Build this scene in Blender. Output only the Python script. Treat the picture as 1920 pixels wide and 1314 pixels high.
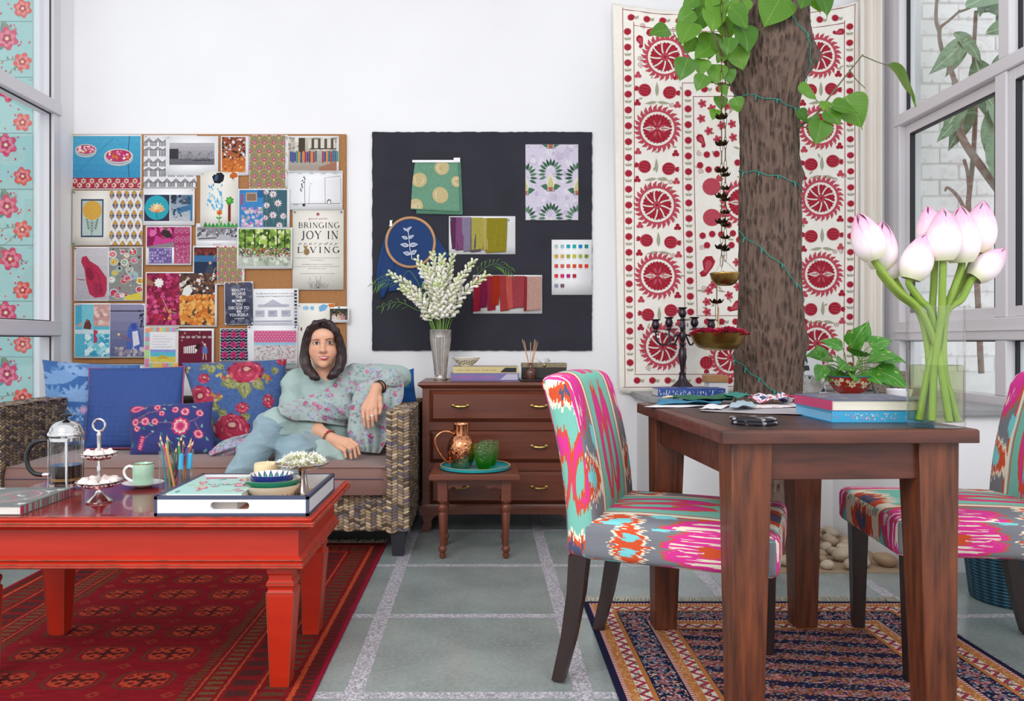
import bpy,bmesh,math,random
import numpy as np
from mathutils import Vector,Matrix
for o in list(bpy.data.objects):bpy.data.objects.remove(o)
SC=bpy.context.scene
COL=SC.collection
random.seed(7); RNG=np.random.default_rng(7)
PI=math.pi
# ---------------------------------------------------------------- camera
PX,PY,FP,EYE=908.0,640.0,1500.0,1.0  # principal point, focal length (px of 1920x1314), eye height (m)
cam=bpy.data.cameras.new('camera'); camo=bpy.data.objects.new('camera',cam); COL.objects.link(camo)
cam.sensor_fit='HORIZONTAL'; cam.sensor_width=36.0; cam.lens=36.0*FP/1920.0
cam.shift_x=(960-PX)/1920.0; cam.shift_y=-(657-PY)/1920.0
cam.clip_start=0.05
camo.location=(0,0,EYE); camo.rotation_euler=(PI/2,0,0)
SC.camera=camo
# ---------------------------------------------------------------- light
w=bpy.data.worlds.new('sky'); SC.world=w; w.use_nodes=True
bg=w.node_tree.nodes['Background']; bg.inputs[0].default_value=(0.93,0.965,1.0,1); bg.inputs[1].default_value=1.25
def area(name,loc,aim,sx,sy,power,col=(1,1,1)):
 l=bpy.data.lights.new(name,'AREA'); l.shape='RECTANGLE'; l.size=sx; l.size_y=sy; l.energy=power; l.color=col
 o=bpy.data.objects.new(name,l); COL.objects.link(o); o.location=loc
 o.rotation_euler=(Vector(aim)-Vector(loc)).to_track_quat('-Z','Y').to_euler()
 return o
area('softbox_key',(-1.7,-0.6,3.1),(0.1,3.6,0.6),2.0,1.6,90,(1,0.98,0.96))
area('added_fill',(1.9,-0.9,2.6),(0.3,3.8,1.0),1.8,1.6,34,(1,0.98,0.97))  # unseen lamp added at front right to brighten the room
SC.view_settings.view_transform='Standard'; SC.view_settings.look='None'
SC.view_settings.exposure=0.0; SC.view_settings.gamma=1.0; SC.view_settings.use_curve_mapping=False
# ---------------------------------------------------------------- helpers
def P(x,y,Y):return Vector(((x-PX)*Y/FP,Y,EYE-(y-PY)*Y/FP))
def Xp(x,Y):return(x-PX)*Y/FP
def Zp(y,Y):return EYE-(y-PY)*Y/FP
def lin(c):
 if isinstance(c,str):
  c=c.lstrip('#'); c=[int(c[i:i+2],16)/255 for i in(0,2,4)]
 return tuple((x/12.92 if x<=.04045 else((x+.055)/1.055)**2.4)for x in c[:3])
def lerp(a,b,t):return a+(b-a)*t
def hexmix(a,b,t):
 a=a.lstrip('#'); b=b.lstrip('#')
 return '#'+''.join('%02x'%int(round(lerp(int(a[i:i+2],16),int(b[i:i+2],16),t)))for i in(0,2,4))
 # ---- node expressions
class E:
 def __init__(s,nt,k):s.nt=nt; s.k=k
 def m(s,op,*a,clamp=False):
  n=s.nt.nodes.new('ShaderNodeMath'); n.operation=op; n.use_clamp=clamp
  for i,v in enumerate((s,)+a):
   if isinstance(v,E):s.nt.links.new(v.k,n.inputs[i])
   else:n.inputs[i].default_value=float(v)
  return E(s.nt,n.outputs[0])
 def __add__(s,o):return s.m('ADD',o)
 __radd__=__add__
 def __sub__(s,o):return s.m('SUBTRACT',o)
 def __rsub__(s,o):return(s*-1)+o
 def __mul__(s,o):return s.m('MULTIPLY',o)
 __rmul__=__mul__
 def __truediv__(s,o):return s.m('DIVIDE',o)
 def lt(s,o):return s.m('LESS_THAN',o)
 def gt(s,o):return s.m('GREATER_THAN',o)
 def abs(s):return s.m('ABSOLUTE')
 def sin(s):return s.m('SINE')
 def fract(s):return s.m('FRACT')
 def floor(s):return s.m('FLOOR')
 def min(s,o):return s.m('MINIMUM',o)
 def max(s,o):return s.m('MAXIMUM',o)
 def sqrt(s):return s.m('SQRT')
 def at2(s,o):return s.m('ARCTAN2',o)
 def clamp(s):return s.m('ADD',0.0,clamp=True)
 def tri(s):return((s.fract()-.5).abs())*2
 def sm(s,a,b):return((s-a)/(b-a)).clamp()
 def band(s,a,b):return s.gt(a)*s.lt(b)
class Mat:
 def __init__(s,name):
  s.m=bpy.data.materials.new(name); s.m.use_nodes=True; s.nt=s.m.node_tree
  s.b=s.nt.nodes['Principled BSDF']; s.out=s.nt.nodes['Material Output']
 def n(s,t):return s.nt.nodes.new(t)
 def coords(s,kind='Object'):
  if not hasattr(s,'_tc'):s._tc=s.n('ShaderNodeTexCoord')
  return s._tc.outputs[kind]
 def xyz(s,kind='Object'):
  n=s.n('ShaderNodeSeparateXYZ'); s.nt.links.new(s.coords(kind),n.inputs[0])
  return[E(s.nt,n.outputs[i])for i in range(3)]
 def vec(s,x,y,z=0.0):
  n=s.n('ShaderNodeCombineXYZ')
  for i,v in enumerate((x,y,z)):
   if isinstance(v,E):s.nt.links.new(v.k,n.inputs[i])
   else:n.inputs[i].default_value=v
  return n.outputs[0]
 def noise(s,vec=None,scale=5,detail=3,stretch=None,rough=.55,out=0):
  n=s.n('ShaderNodeTexNoise'); n.inputs['Scale'].default_value=scale; n.inputs['Detail'].default_value=detail
  n.inputs['Roughness'].default_value=rough
  v=vec if vec is not None else s.coords()
  if stretch:
   mp=s.n('ShaderNodeMapping'); mp.inputs['Scale'].default_value=stretch; s.nt.links.new(v,mp.inputs[0]); v=mp.outputs[0]
  s.nt.links.new(v,n.inputs['Vector']); return E(s.nt,n.outputs[out])
 def vor(s,vec=None,scale=5,out='Distance',stretch=None):
  n=s.n('ShaderNodeTexVoronoi'); n.inputs['Scale'].default_value=scale
  v=vec if vec is not None else s.coords()
  if stretch:
   mp=s.n('ShaderNodeMapping'); mp.inputs['Scale'].default_value=stretch; s.nt.links.new(v,mp.inputs[0]); v=mp.outputs[0]
  s.nt.links.new(v,n.inputs['Vector']); return E(s.nt,n.outputs[out])
 def rgb(s,c):
  n=s.n('ShaderNodeRGB'); n.outputs[0].default_value=(*lin(c),1); return n.outputs[0]
 def mix(s,f,a,b,mode='MIX'):
  n=s.n('ShaderNodeMix'); n.data_type='RGBA'; n.blend_type=mode
  if isinstance(f,E):s.nt.links.new(f.k,n.inputs[0])
  else:n.inputs[0].default_value=f
  for i,c in((6,a),(7,b)):
   if isinstance(c,(str,tuple,list)):n.inputs[i].default_value=(*lin(c),1)
   else:s.nt.links.new(c,n.inputs[i])
  return n.outputs[2]
 def base(s,c):
  if isinstance(c,(str,tuple,list)):s.b.inputs['Base Color'].default_value=(*lin(c),1)
  else:s.nt.links.new(c,s.b.inputs['Base Color'])
  return s
 def set(s,**k):
  for a,v in k.items():
   q=s.b.inputs[a.replace('_',' ')]
   if isinstance(v,E):s.nt.links.new(v.k,q)
   else:q.default_value=v
  return s
 def bump(s,h,strength=.3,dist=.01):
  n=s.n('ShaderNodeBump'); n.inputs['Strength'].default_value=strength; n.inputs['Distance'].default_value=dist
  s.nt.links.new(h.k,n.inputs['Height']); s.nt.links.new(n.outputs[0],s.b.inputs['Normal']); return s
MATS={}
def mat(name,col='#ffffff',rough=.5,metal=0,spec=.5,var=0,vscale=8,stretch=None,col2=None,bump=0,bscale=200,bstretch=None,bdist=.002,attr=False,sheen=0,coat=0,sss=0,emit=0):
 if name in MATS:return MATS[name]
 M=Mat(name); M.set(Roughness=rough,Metallic=metal); M.b.inputs['Specular IOR Level'].default_value=spec
 if attr:
  a=M.n('ShaderNodeAttribute'); a.attribute_name='Col'; c=a.outputs['Color']
  if var:c=M.mix(M.noise(scale=vscale,detail=4,stretch=stretch).sm(.35,.65)*var,c,col2 or '#000000','MIX' if col2 else 'MULTIPLY')
 elif var or col2:
  c=M.mix(M.noise(scale=vscale,detail=5,stretch=stretch).sm(.3,.7)*(var or 1),col,col2 or hexmix(col,'#000000',.5))
 else:c=col
 M.base(c)
 if bump:M.bump(M.noise(scale=bscale,detail=3,stretch=bstretch),bump,bdist)
 if sheen:M.set(Sheen_Weight=sheen)
 if coat:M.set(Coat_Weight=coat,Coat_Roughness=.08)
 if sss:M.set(Subsurface_Weight=sss); M.b.inputs['Subsurface Scale'].default_value=.01; M.b.inputs['Subsurface Radius'].default_value=(1,.35,.2)
 MATS[name]=M.m; return M.m
def thin_glass(name,tint='#ffffff',refl=.08,rough=.0,body=0.0,bodycol='#ffffff'):
 if name in MATS:return MATS[name]
 M=Mat(name); nt=M.nt; nt.nodes.remove(M.b)
 t=M.n('ShaderNodeBsdfTransparent'); t.inputs[0].default_value=(*lin(tint),1)
 g=M.n('ShaderNodeBsdfGlossy'); g.inputs['Roughness'].default_value=rough
 lw=M.n('ShaderNodeLayerWeight'); lw.inputs[0].default_value=.35
 f=(E(nt,lw.outputs['Facing']).m('POWER',3.0)*.7+refl).clamp()
 mx=M.n('ShaderNodeMixShader'); nt.links.new(f.k,mx.inputs[0]); nt.links.new(t.outputs[0],mx.inputs[1]); nt.links.new(g.outputs[0],mx.inputs[2])
 last=mx
 if body:
  d=M.n('ShaderNodeBsdfDiffuse'); d.inputs[0].default_value=(*lin(bodycol),1)
  m2=M.n('ShaderNodeMixShader'); m2.inputs[0].default_value=body
  nt.links.new(mx.outputs[0],m2.inputs[1]); nt.links.new(d.outputs[0],m2.inputs[2]); last=m2
 nt.links.new(last.outputs[0],M.out.inputs[0]); MATS[name]=M.m; return M.m
 # ---- mesh builder (world coordinates unless build(local=True))
ROOT={}
class MB:
 def __init__(s):s.v=[]; s.f=[]; s.c=[]; s.mi=[]; s.uv=None; s.col=None; s.m=0
 def add(s,vs,fs,col=None,M=None):
  o=len(s.v)
  for p in vs:
   p=Vector(p)
   s.v.append(tuple(M@p)if M is not None else tuple(p))
  for f in fs:s.f.append(tuple(i+o for i in f)); s.c.append(col if col is not None else s.col); s.mi.append(s.m)
  return s
 def box(s,lo,hi,M=None,col=None):
  (a,b,c),(d,e,f)=lo,hi
  return s.add([(a,b,c),(d,b,c),(d,e,c),(a,e,c),(a,b,f),(d,b,f),(d,e,f),(a,e,f)],[(0,3,2,1),(4,5,6,7),(0,1,5,4),(1,2,6,5),(2,3,7,6),(3,0,4,7)],col,M)
 def cbox(s,c,size,M=None,col=None):
  return s.box([c[i]-size[i]/2 for i in range(3)],[c[i]+size[i]/2 for i in range(3)],M,col)
 def frustum(s,z0,r0,z1,r1,M=None,col=None):  # r = (x0,x1,y0,y1)
  q=lambda r,z:[(r[0],r[2],z),(r[1],r[2],z),(r[1],r[3],z),(r[0],r[3],z)]
  return s.add(q(r0,z0)+q(r1,z1),[(0,3,2,1),(4,5,6,7),(0,1,5,4),(1,2,6,5),(2,3,7,6),(3,0,4,7)],col,M)
 def lathe(s,prof,n=24,c=(0,0,0),M=None,col=None,cap=True,sx=1,sy=1,flute=0,fl_n=16):
  vs=[]; k=len(prof)
  for r,z in prof:
   for i in range(n):
    a=2*PI*i/n; rr=r*(1+flute*math.cos(a*fl_n))
    vs.append((c[0]+rr*math.cos(a)*sx,c[1]+rr*math.sin(a)*sy,c[2]+z))
  fs=[(j*n+i,j*n+(i+1)%n,(j+1)*n+(i+1)%n,(j+1)*n+i)for j in range(k-1)for i in range(n)]
  if cap:
   if prof[0][0]>1e-5:fs.append(tuple(range(n))[::-1])
   if prof[-1][0]>1e-5:fs.append(tuple((k-1)*n+i for i in range(n)))
  return s.add(vs,fs,col,M)
 def tube(s,pts,r,n=8,cap=True,col=None,M=None,closed=False,flat=None):
  pts=[Vector(p)for p in pts]; k=len(pts); r=r if isinstance(r,(list,tuple))else[r]*k
  T=[]
  for i in range(k):
   if closed:t=pts[(i+1)%k]-pts[i-1]
   else:t=pts[min(i+1,k-1)]-pts[max(i-1,0)]
   T.append(t.normalized()if t.length>1e-9 else Vector((0,0,1)))
  up=Vector((0,0,1))if abs(T[0].z)<.9 else Vector((1,0,0))
  u=T[0].cross(up).normalized(); vs=[]
  for i in range(k):
   u=(u-T[i]*u.dot(T[i])); u=u.normalized()if u.length>1e-6 else T[i].orthogonal().normalized()
   w_=T[i].cross(u); fl=flat or 1
   for j in range(n):
    a=2*PI*j/n; vs.append(pts[i]+(u*math.cos(a)+w_*math.sin(a)*fl)*r[i])
  fs=[]
  for i in range(k if closed else k-1):
   for j in range(n):fs.append((i*n+j,i*n+(j+1)%n,((i+1)%k)*n+(j+1)%n,((i+1)%k)*n+j))
  if cap and not closed:fs+=[tuple(range(n))[::-1],tuple((k-1)*n+j for j in range(n))]
  return s.add(vs,fs,col,M)
 def prism(s,poly,z0,z1,M=None,col=None):  # poly in xy, extruded in z
  n=len(poly)
  return s.add([(x,y,z0)for x,y in poly]+[(x,y,z1)for x,y in poly],[tuple(range(n))[::-1],tuple(range(n,2*n))]+[(i,(i+1)%n,n+(i+1)%n,n+i)for i in range(n)],col,M)
 def grid(s,f,nu,nv,col=None,cu=False):
  vs=[f(i/nu,j/nv)for j in range(nv+1)for i in range(nu+(0 if cu else 1))]; W=nu+(0 if cu else 1)
  fs=[(j*W+i,j*W+(i+1)%W,(j+1)*W+(i+1)%W,(j+1)*W+i)for j in range(nv)for i in range(nu)]
  return s.add(vs,fs,col)
 def ball(s,c,r,nu=12,nv=8,col=None,M=None):
  r=r if isinstance(r,(list,tuple))else(r,r,r)
  vs=[]
  for j in range(nv+1):
   b=PI*j/nv-PI/2
   for i in range(nu):
    a=2*PI*i/nu; vs.append((c[0]+r[0]*math.cos(b)*math.cos(a),c[1]+r[1]*math.cos(b)*math.sin(a),c[2]+r[2]*math.sin(b)))
  fs=[(j*nu+i,j*nu+(i+1)%nu,(j+1)*nu+(i+1)%nu,(j+1)*nu+i)for j in range(nv)for i in range(nu)]
  return s.add(vs,fs,col,M)
 def build(s,name,mats,parent=None,smooth=False,bevel=0,bseg=2,local=False,sub=0,solid=0,origin=None,angle=40):
  me=bpy.data.meshes.new(name); V=np.array([tuple(p)for p in s.v],dtype=float).reshape(-1,3)
  off=Vector((0,0,0)); inv=None
  if parent is not None and not local:
   inv=ROOT.get(parent.name,Matrix()).inverted()
  elif parent is None and not local:
   lo,hi=V.min(0),V.max(0); off=Vector(((lo[0]+hi[0])/2,(lo[1]+hi[1])/2,lo[2]))if origin is None else Vector(origin)
   V=V-np.array(off)
  if inv is not None:
   A=np.array(inv); V=V@A[:3,:3].T+A[:3,3]
  me.from_pydata(V.tolist(),[],s.f)
  for m in(mats if isinstance(mats,(list,tuple))else[mats]):me.materials.append(m)
  if any(s.mi):me.polygons.foreach_set('material_index',s.mi)
  if any(c is not None for c in s.c):
   at=me.attributes.new('Col','FLOAT_COLOR','FACE')
   cc={}
   def L(c):
    if c is None:c='#ffffff'
    k=c if isinstance(c,str)else tuple(c)
    if k not in cc:cc[k]=(*lin(c),1.0)
    return cc[k]
   at.data.foreach_set('color',np.array([L(c)for c in s.c],dtype=np.float32).ravel())
  if s.uv is not None:
   ul=me.uv_layers.new(name='UVMap'); ul.data.foreach_set('uv',np.array(s.uv,dtype=np.float32).ravel())
  me.update(); me.validate()
  if smooth:
   me.polygons.foreach_set('use_smooth',[True]*len(me.polygons))
   if angle<180:me.set_sharp_from_angle(angle=math.radians(angle))
  o=bpy.data.objects.new(name,me); COL.objects.link(o); o.location=off
  if parent is not None:o.parent=parent; ROOT[o.name]=ROOT.get(parent.name,Matrix())
  else:ROOT[o.name]=Matrix.Translation(off)
  if solid:
   d=o.modifiers.new('solid','SOLIDIFY'); d.thickness=solid; d.offset=0
  if bevel:
   b=o.modifiers.new('bevel','BEVEL'); b.width=bevel; b.segments=bseg; b.limit_method='ANGLE'; b.angle_limit=.6
   me.polygons.foreach_set('use_smooth',[True]*len(me.polygons))
   me.set_sharp_from_angle(angle=math.radians(50))
  if sub:
   d=o.modifiers.new('sub','SUBSURF'); d.levels=sub; d.render_levels=sub
  return o
def tag(o,label=None,cat=None,group=None,kind=None):
 if label:o['label']=label
 if cat:o['category']=cat
 if group:o['group']=group
 if kind:o['kind']=kind
 return o
def thing(name,label,cat,loc=(0,0,0),rz=0,group=None,kind=None):
 o=bpy.data.objects.new(name,None); COL.objects.link(o); o.empty_display_size=.05
 o.location=loc; o.rotation_euler=(0,0,rz); tag(o,label,cat,group,kind)
 ROOT[o.name]=Matrix.Translation(Vector(loc))@Matrix.Rotation(rz,4,'Z'); return o
def copy_tree(o,loc=None,rot=None,label=None,parent=None,scale=None):
 c=o.copy(); COL.objects.link(c)
 if parent is not None:c.parent=parent
 if loc is not None:c.location=loc
 if rot is not None:c.rotation_euler=rot
 if scale is not None:c.scale=(scale,)*3
 if label:c['label']=label
 for ch in list(o.children):copy_tree(ch,parent=c)
 return c
def catmull(pts,n):
 pts=[np.array(p,float)for p in pts]; out=[]
 q=[2*pts[0]-pts[1]]+pts+[2*pts[-1]-pts[-2]]
 for i in range(1,len(q)-2):
  for j in range(n):
   t=j/n; a,b,c,d=q[i-1:i+3]
   out.append(.5*((2*b)+(c-a)*t+(2*a-5*b+4*c-d)*t*t+(3*b-a-3*c+d)*t**3))
 out.append(pts[-1]); return out
def rbox(lo,hi,name,m,parent=None,r=.006,seg=2,local=False):return MB().box(lo,hi).build(name,m,parent,bevel=r,bseg=seg,local=local)
# ---- flat print: coloured polygons in 2-D, drawn on a sheet or rastered on a curved cloth
class Pr:
 def __init__(s):s.p=[]
 def poly(s,pts,col):s.p.append((np.array(pts,float),col)); return s
 def rect(s,x0,y0,x1,y1,col):return s.poly([(x0,y0),(x1,y0),(x1,y1),(x0,y1)],col)
 def ell(s,cx,cy,rx,ry=None,col='#000000',n=18,rot=0,a0=0,a1=2*PI):
  ry=rx if ry is None else ry; c,d=math.cos(rot),math.sin(rot); P_=[]
  for i in range(n):
   a=a0+(a1-a0)*i/(n if abs(a1-a0-2*PI)<1e-6 else n-1); x,y=rx*math.cos(a),ry*math.sin(a); P_.append((cx+x*c-y*d,cy+x*d+y*c))
  return s.poly(P_,col)
 def flower(s,cx,cy,r,k=8,col='#cc3355',depth=.22,rot=0,n=6,sq=1.0):
  P_=[]
  for i in range(k*n):
   a=2*PI*i/(k*n); rr=r*(1-depth*(.5+.5*math.cos(k*a+PI))if False else 1-depth*abs(math.cos(k*a/2))**3)
   P_.append((cx+rr*math.cos(a+rot),cy+rr*sq*math.sin(a+rot)))
  return s.poly(P_,col)
 def line(s,pts,w,col,taper=False):
  pts=[np.array(p,float)for p in pts]; L=[]; R=[]
  for i,p in enumerate(pts):
   t=pts[min(i+1,len(pts)-1)]-pts[max(i-1,0)]; t=t/(np.linalg.norm(t)+1e-9); nn=np.array((-t[1],t[0]))
   ww=w/2*((1-.85*i/(len(pts)-1))if taper else 1); L.append(p+nn*ww); R.append(p-nn*ww)
  for i in range(len(pts)-1):s.poly([L[i],L[i+1],R[i+1],R[i]],col)
  return s
 def leaf(s,x,y,l,w_,rot,col,n=6):
  A=[]; c,d=math.cos(rot),math.sin(rot)
  for sg in(1,-1):
   for i in range(n+1):
    t=i/n if sg==1 else 1-i/n
    if sg==-1 and(i==0 or i==n):continue
    u,v_=l*t,sg*w_/2*math.sin(PI*t**.8); A.append((x+u*c-v_*d,y+u*d+v_*c))
  return s.poly(A,col)
 def ring(s,cx,cy,r0,r1,col,n=32):
  for i in range(n):
   a,b=2*PI*i/n,2*PI*(i+1)/n
   s.poly([(cx+r*math.cos(t),cy+r*math.sin(t))for r,t in((r0,a),(r1,a),(r1,b),(r0,b))],col)
  return s
 def spiral(s,cx,cy,r,w_,col,turns=1.6,rot=0,sg=1):
  return s.line([(cx+r*(.15+.85*t/16)*math.cos(rot+sg*turns*2*PI*t/16),cy+r*(.15+.85*t/16)*math.sin(rot+sg*turns*2*PI*t/16))for t in range(17)],w_,col)
 def text(s,txt,x,y,h,col,width=None,align='LEFT',shear=0,bold=0):
  c=bpy.data.curves.new('t','FONT'); c.body=txt; c.size=1; c.shear=shear; c.offset=bold; c.resolution_u=2
  o=bpy.data.objects.new('t',c); COL.objects.link(o)
  me=bpy.data.meshes.new_from_object(o.evaluated_get(bpy.context.evaluated_depsgraph_get()))
  V=np.array([v.co[:2]for v in me.vertices]); F_=[tuple(p.vertices)for p in me.polygons]
  bpy.data.objects.remove(o); bpy.data.curves.remove(c); bpy.data.meshes.remove(me)
  if not len(V):return s
  lo,hi=V.min(0),V.max(0); k=h/.72; kx=k if width is None else width/max(hi[0]-lo[0],1e-6)
  x0=x-(hi[0]-lo[0])*kx*(0 if align=='LEFT' else .5)
  for f in F_:s.poly([(x0+(V[i][0]-lo[0])*kx,y+V[i][1]*k)for i in f],col)
  return s
 def mesh(s,mp,name,m,parent,eps=.0003,local=False):
  b=MB()
  for i,(q,c)in enumerate(s.p):b.add([mp(u,v_,eps*(1+i/max(1,len(s.p))*2))for u,v_ in q],[tuple(range(len(q)))],c)
  return b.build(name,m,parent,local=local)
 def raster(s,U,V,bgc):
  out=np.zeros(U.shape+(3,)); out[:]=lin(bgc)if isinstance(bgc,(str,tuple))else bgc
  for q,c in s.p:
   lo,hi=q.min(0),q.max(0); idx=np.nonzero((U>=lo[0])&(U<=hi[0])&(V>=lo[1])&(V<=hi[1]))
   if not len(idx[0]):continue
   x,y=U[idx],V[idx]; ins=np.zeros(x.shape,bool)
   for i in range(len(q)):
    (x0,y0),(x1,y1)=q[i-1],q[i]
    if y0==y1:continue
    cr=((y0>y)!=(y1>y))&(x<(x1-x0)*(y-y0)/(y1-y0)+x0); ins^=cr
   out[tuple(k[ins]for k in idx)]=lin(c)
  return out
def point_colors(o,cols):
 at=o.data.attributes.new('Col','FLOAT_COLOR','POINT'); A=np.ones((len(cols),4),np.float32); A[:,:3]=cols; at.data.foreach_set('color',A.ravel())
INK=mat('printed_ink',attr=True,rough=.7,spec=.2,var=.22,vscale=140)
INKG=mat('printed_gloss',attr=True,rough=.35,spec=.4)
CLOTHP=mat('printed_cloth',attr=True,rough=.85,spec=.15,var=.25,vscale=260,bump=.25,bscale=700)
# ================================================================ the room
WALL_Y=4.72; LX=-2.42; RX=2.36; TOP=3.45
M_wall=mat('white_wall_paint','#f3f2f4',.8,spec=.2,var=.06,vscale=1.5,bump=.05,bscale=60)
M_frame=mat('powder_coated_window_frame','#d9d5da',.35,spec=.5)
M_gasket=mat('black_rubber_gasket','#1b1c20',.6)
def S(o):o['kind']='structure'; return o
# floor: terrazzo strips with stone tiles set in them
M=Mat('terrazzo_strip'); sp=M.vor(scale=190,out='Color'); n1=M.n('ShaderNodeRGBToBW'); M.nt.links.new(sp.k,n1.inputs[0]); g=E(M.nt,n1.outputs[0])
M.base(M.mix(g.sm(.3,.8),'#8f8d96','#d6d2d8')).set(Roughness=.35); M_terr=M.m
M=Mat('grey_green_stone_tile'); oi=M.n('ShaderNodeObjectInfo'); rnd=E(M.nt,oi.outputs['Random'])
c1=M.mix(M.noise(scale=3.2,detail=5).sm(.3,.72),'#757f7d','#a0aaa7'); c1=M.mix(M.noise(scale=70,detail=3).sm(.4,.75)*.35,c1,'#b9c1bf'); c1=M.mix(rnd*.3,c1,'#868e8b')
M.base(c1).set(Roughness=.22).bump(M.noise(scale=40,detail=4),.05,.002); M_tile=M.m
fl=S(MB().box((-3.6,-1.6,-.06),(3.6,6.2,-.0012)).build('floor',M_terr,origin=(0,0,0)))
pitch=.656; sx,sy=.056,.044
tm=None
for i in range(-5,6):
 for j in range(-5,5):
  cx=-.3725+pitch*(i+.5); cy=2.262+pitch*(j+.5)
  if cx<-3.4 or cx>3.3 or cy>4.9:continue
  if tm is None:
   tm=MB().box((-(pitch-sx)/2,-(pitch-sy)/2,-.012),((pitch-sx)/2,(pitch-sy)/2,0)).build('floor_tile',M_tile,fl,local=True); t=tm
  else:t=tm.copy(); COL.objects.link(t)
  t.location=(cx,cy,0)
S(MB().box((LX-.12,WALL_Y,0),(RX+.10,WALL_Y+.15,TOP)).build('wall_back',M_wall))
S(MB().box((LX-.12,4.55,0),(LX,WALL_Y,TOP)).build('wall_left',M_wall))
S(MB().box((-2.42,WALL_Y-.014,0),(.86,WALL_Y,.115)).build('baseboard_back',mat('baseboard_paint','#dfdfe3',.5)))
cl=MB(); cl.box((LX-.2,2.6,TOP),(.75,WALL_Y+.15,TOP+.1)); cl.box((2.0,2.6,TOP),(RX+.35,WALL_Y+.15,TOP+.1)); cl.box((.75,2.6,TOP),(2.0,3.1,TOP+.1)); cl.box((.75,4.4,TOP),(2.0,WALL_Y+.15,TOP+.1))
S(cl.build('ceiling',M_wall))
# left window (frame runs towards the camera)
M_pane=thin_glass('window_glass','#fafcfc',.03)
wl=thing('window_1','tall white framed window with three panes at the left',None,(LX,3.6,0)); S(wl)
f=MB(); y1=4.55; y0=2.4
f.box((LX-.07,y1-.075,.05),(LX+.012,y1,TOP)); f.box((LX-.07,y0,.05),(LX+.012,y0+.06,TOP)); f.build('window_frame',M_frame,wl,bevel=.004)
zt=((2.275,2.35),(1.03,1.112),(.05,.11),(TOP-.06,TOP))
for z0,z1 in zt:MB().box((LX-.07,y0,z0),(LX+.025,y1-.01,z1)).build('transom',M_frame,wl,bevel=.006)
gk=MB()
for z0,z1 in((.11,1.03),(1.112,2.275),(2.35,TOP-.06)):
 MB().box((LX-.045,y0,z0),(LX-.039,y1-.07,z1)).build('pane',M_pane,wl)
 gk.box((LX-.009,y1-.082,z0),(LX-.004,y1-.075,z1)); gk.box((LX-.009,y0,z0),(LX-.004,y1-.075,z0+.006)); gk.box((LX-.009,y0,z1-.006),(LX-.004,y1-.075,z1))
gk.build('gasket',M_gasket,wl)
# outside the left window: printed floral panels on a white wall
OY=5.42
S(MB().box((-4.6,OY,-.05),(LX-.12,OY+.1,3.7)).build('wall_outside_left',mat('outside_white','#e4e6e8',.8)))
fp=thing('floral_wall_panel','mint wall covering printed with pink and coral flowers outside left window','wall panel',(-3.5,OY-.01,0))
pw,ph=.62,.378; M_mint=mat('mint_print_ground','#9cc2be',.7,var=.25,vscale=7,col2='#8fbcc0')
def floral(seed):
 r=random.Random(seed); p=Pr()
 for i in range(5):
  pts=[(r.uniform(0,pw),r.uniform(0,ph))]; a=r.uniform(0,6.28)
  for k in range(7):a+=r.uniform(-.5,.5); pts.append((min(max(pts[-1][0]+.035*math.cos(a),0),pw),min(max(pts[-1][1]+.035*math.sin(a),0),ph)))
  p.line(pts,.004,'#7d8c7a')
  for k in range(1,8):
   u,v_=pts[k]
   if .03<u<pw-.03 and .03<v_<ph-.03:p.leaf(u,v_,.028,.014,a+r.choice((-1,1))*1.1,r.choice(('#6f8f83','#a4636f','#b8927a')))
 for i in range(46):
  u,v_=r.uniform(.02,pw-.02),r.uniform(.02,ph-.02); p.ell(u,v_,.006,.009,r.choice(('#c9445f','#d8657a')),n=7,rot=r.uniform(0,3))
 for(u,v_,R_,c)in((.47,.27,.062,'#d2486a'),(.56,.10,.05,'#e05c52'),(.34,.09,.04,'#e8b3a0'),(.18,.25,.06,'#d2486a'),(.3,.3,.035,'#e08a4a'),(.1,.09,.05,'#dd8f9c')):
  R_*=1.3; u+=r.uniform(-.03,.03); v_=min(max(v_+r.uniform(-.03,.03),R_),ph-R_); u=min(u,pw-R_)
  for k in range(3):p.leaf(u,v_,R_*1.5 if u+R_*1.5<pw else R_,R_*.7,r.uniform(1.6,4.6),r.choice(('#7c8a6c','#8d8a78','#5f8f86')))
  p.flower(u,v_,R_,6,c,.3,r.random()); p.flower(u,v_,R_*.72,6,hexmix(c,'#f3c7c4',.45),.3,r.random()); p.flower(u,v_,R_*.45,5,hexmix(c,'#8a1c3c',.4),.3,r.random()); p.ell(u,v_,R_*.16,None,'#f0d9a8',n=8)
 p.p=[(np.clip(q,(.001,.001),(pw-.001,ph-.001)),c)for q,c in p.p]
 return p
for j in range(8):
 z0=Zp(355,OY)-ph*(4-j)-.003+.004; x1=-3.055
 pn=MB().box((x1-pw,OY-.012,z0),(x1,OY,z0+ph-.004)).build('panel',M_mint,fp)
 floral(j%3).mesh(lambda u,v_,e:(x1-pw+u,OY-.0125-e,z0+v_),'print',INK,pn)
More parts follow.
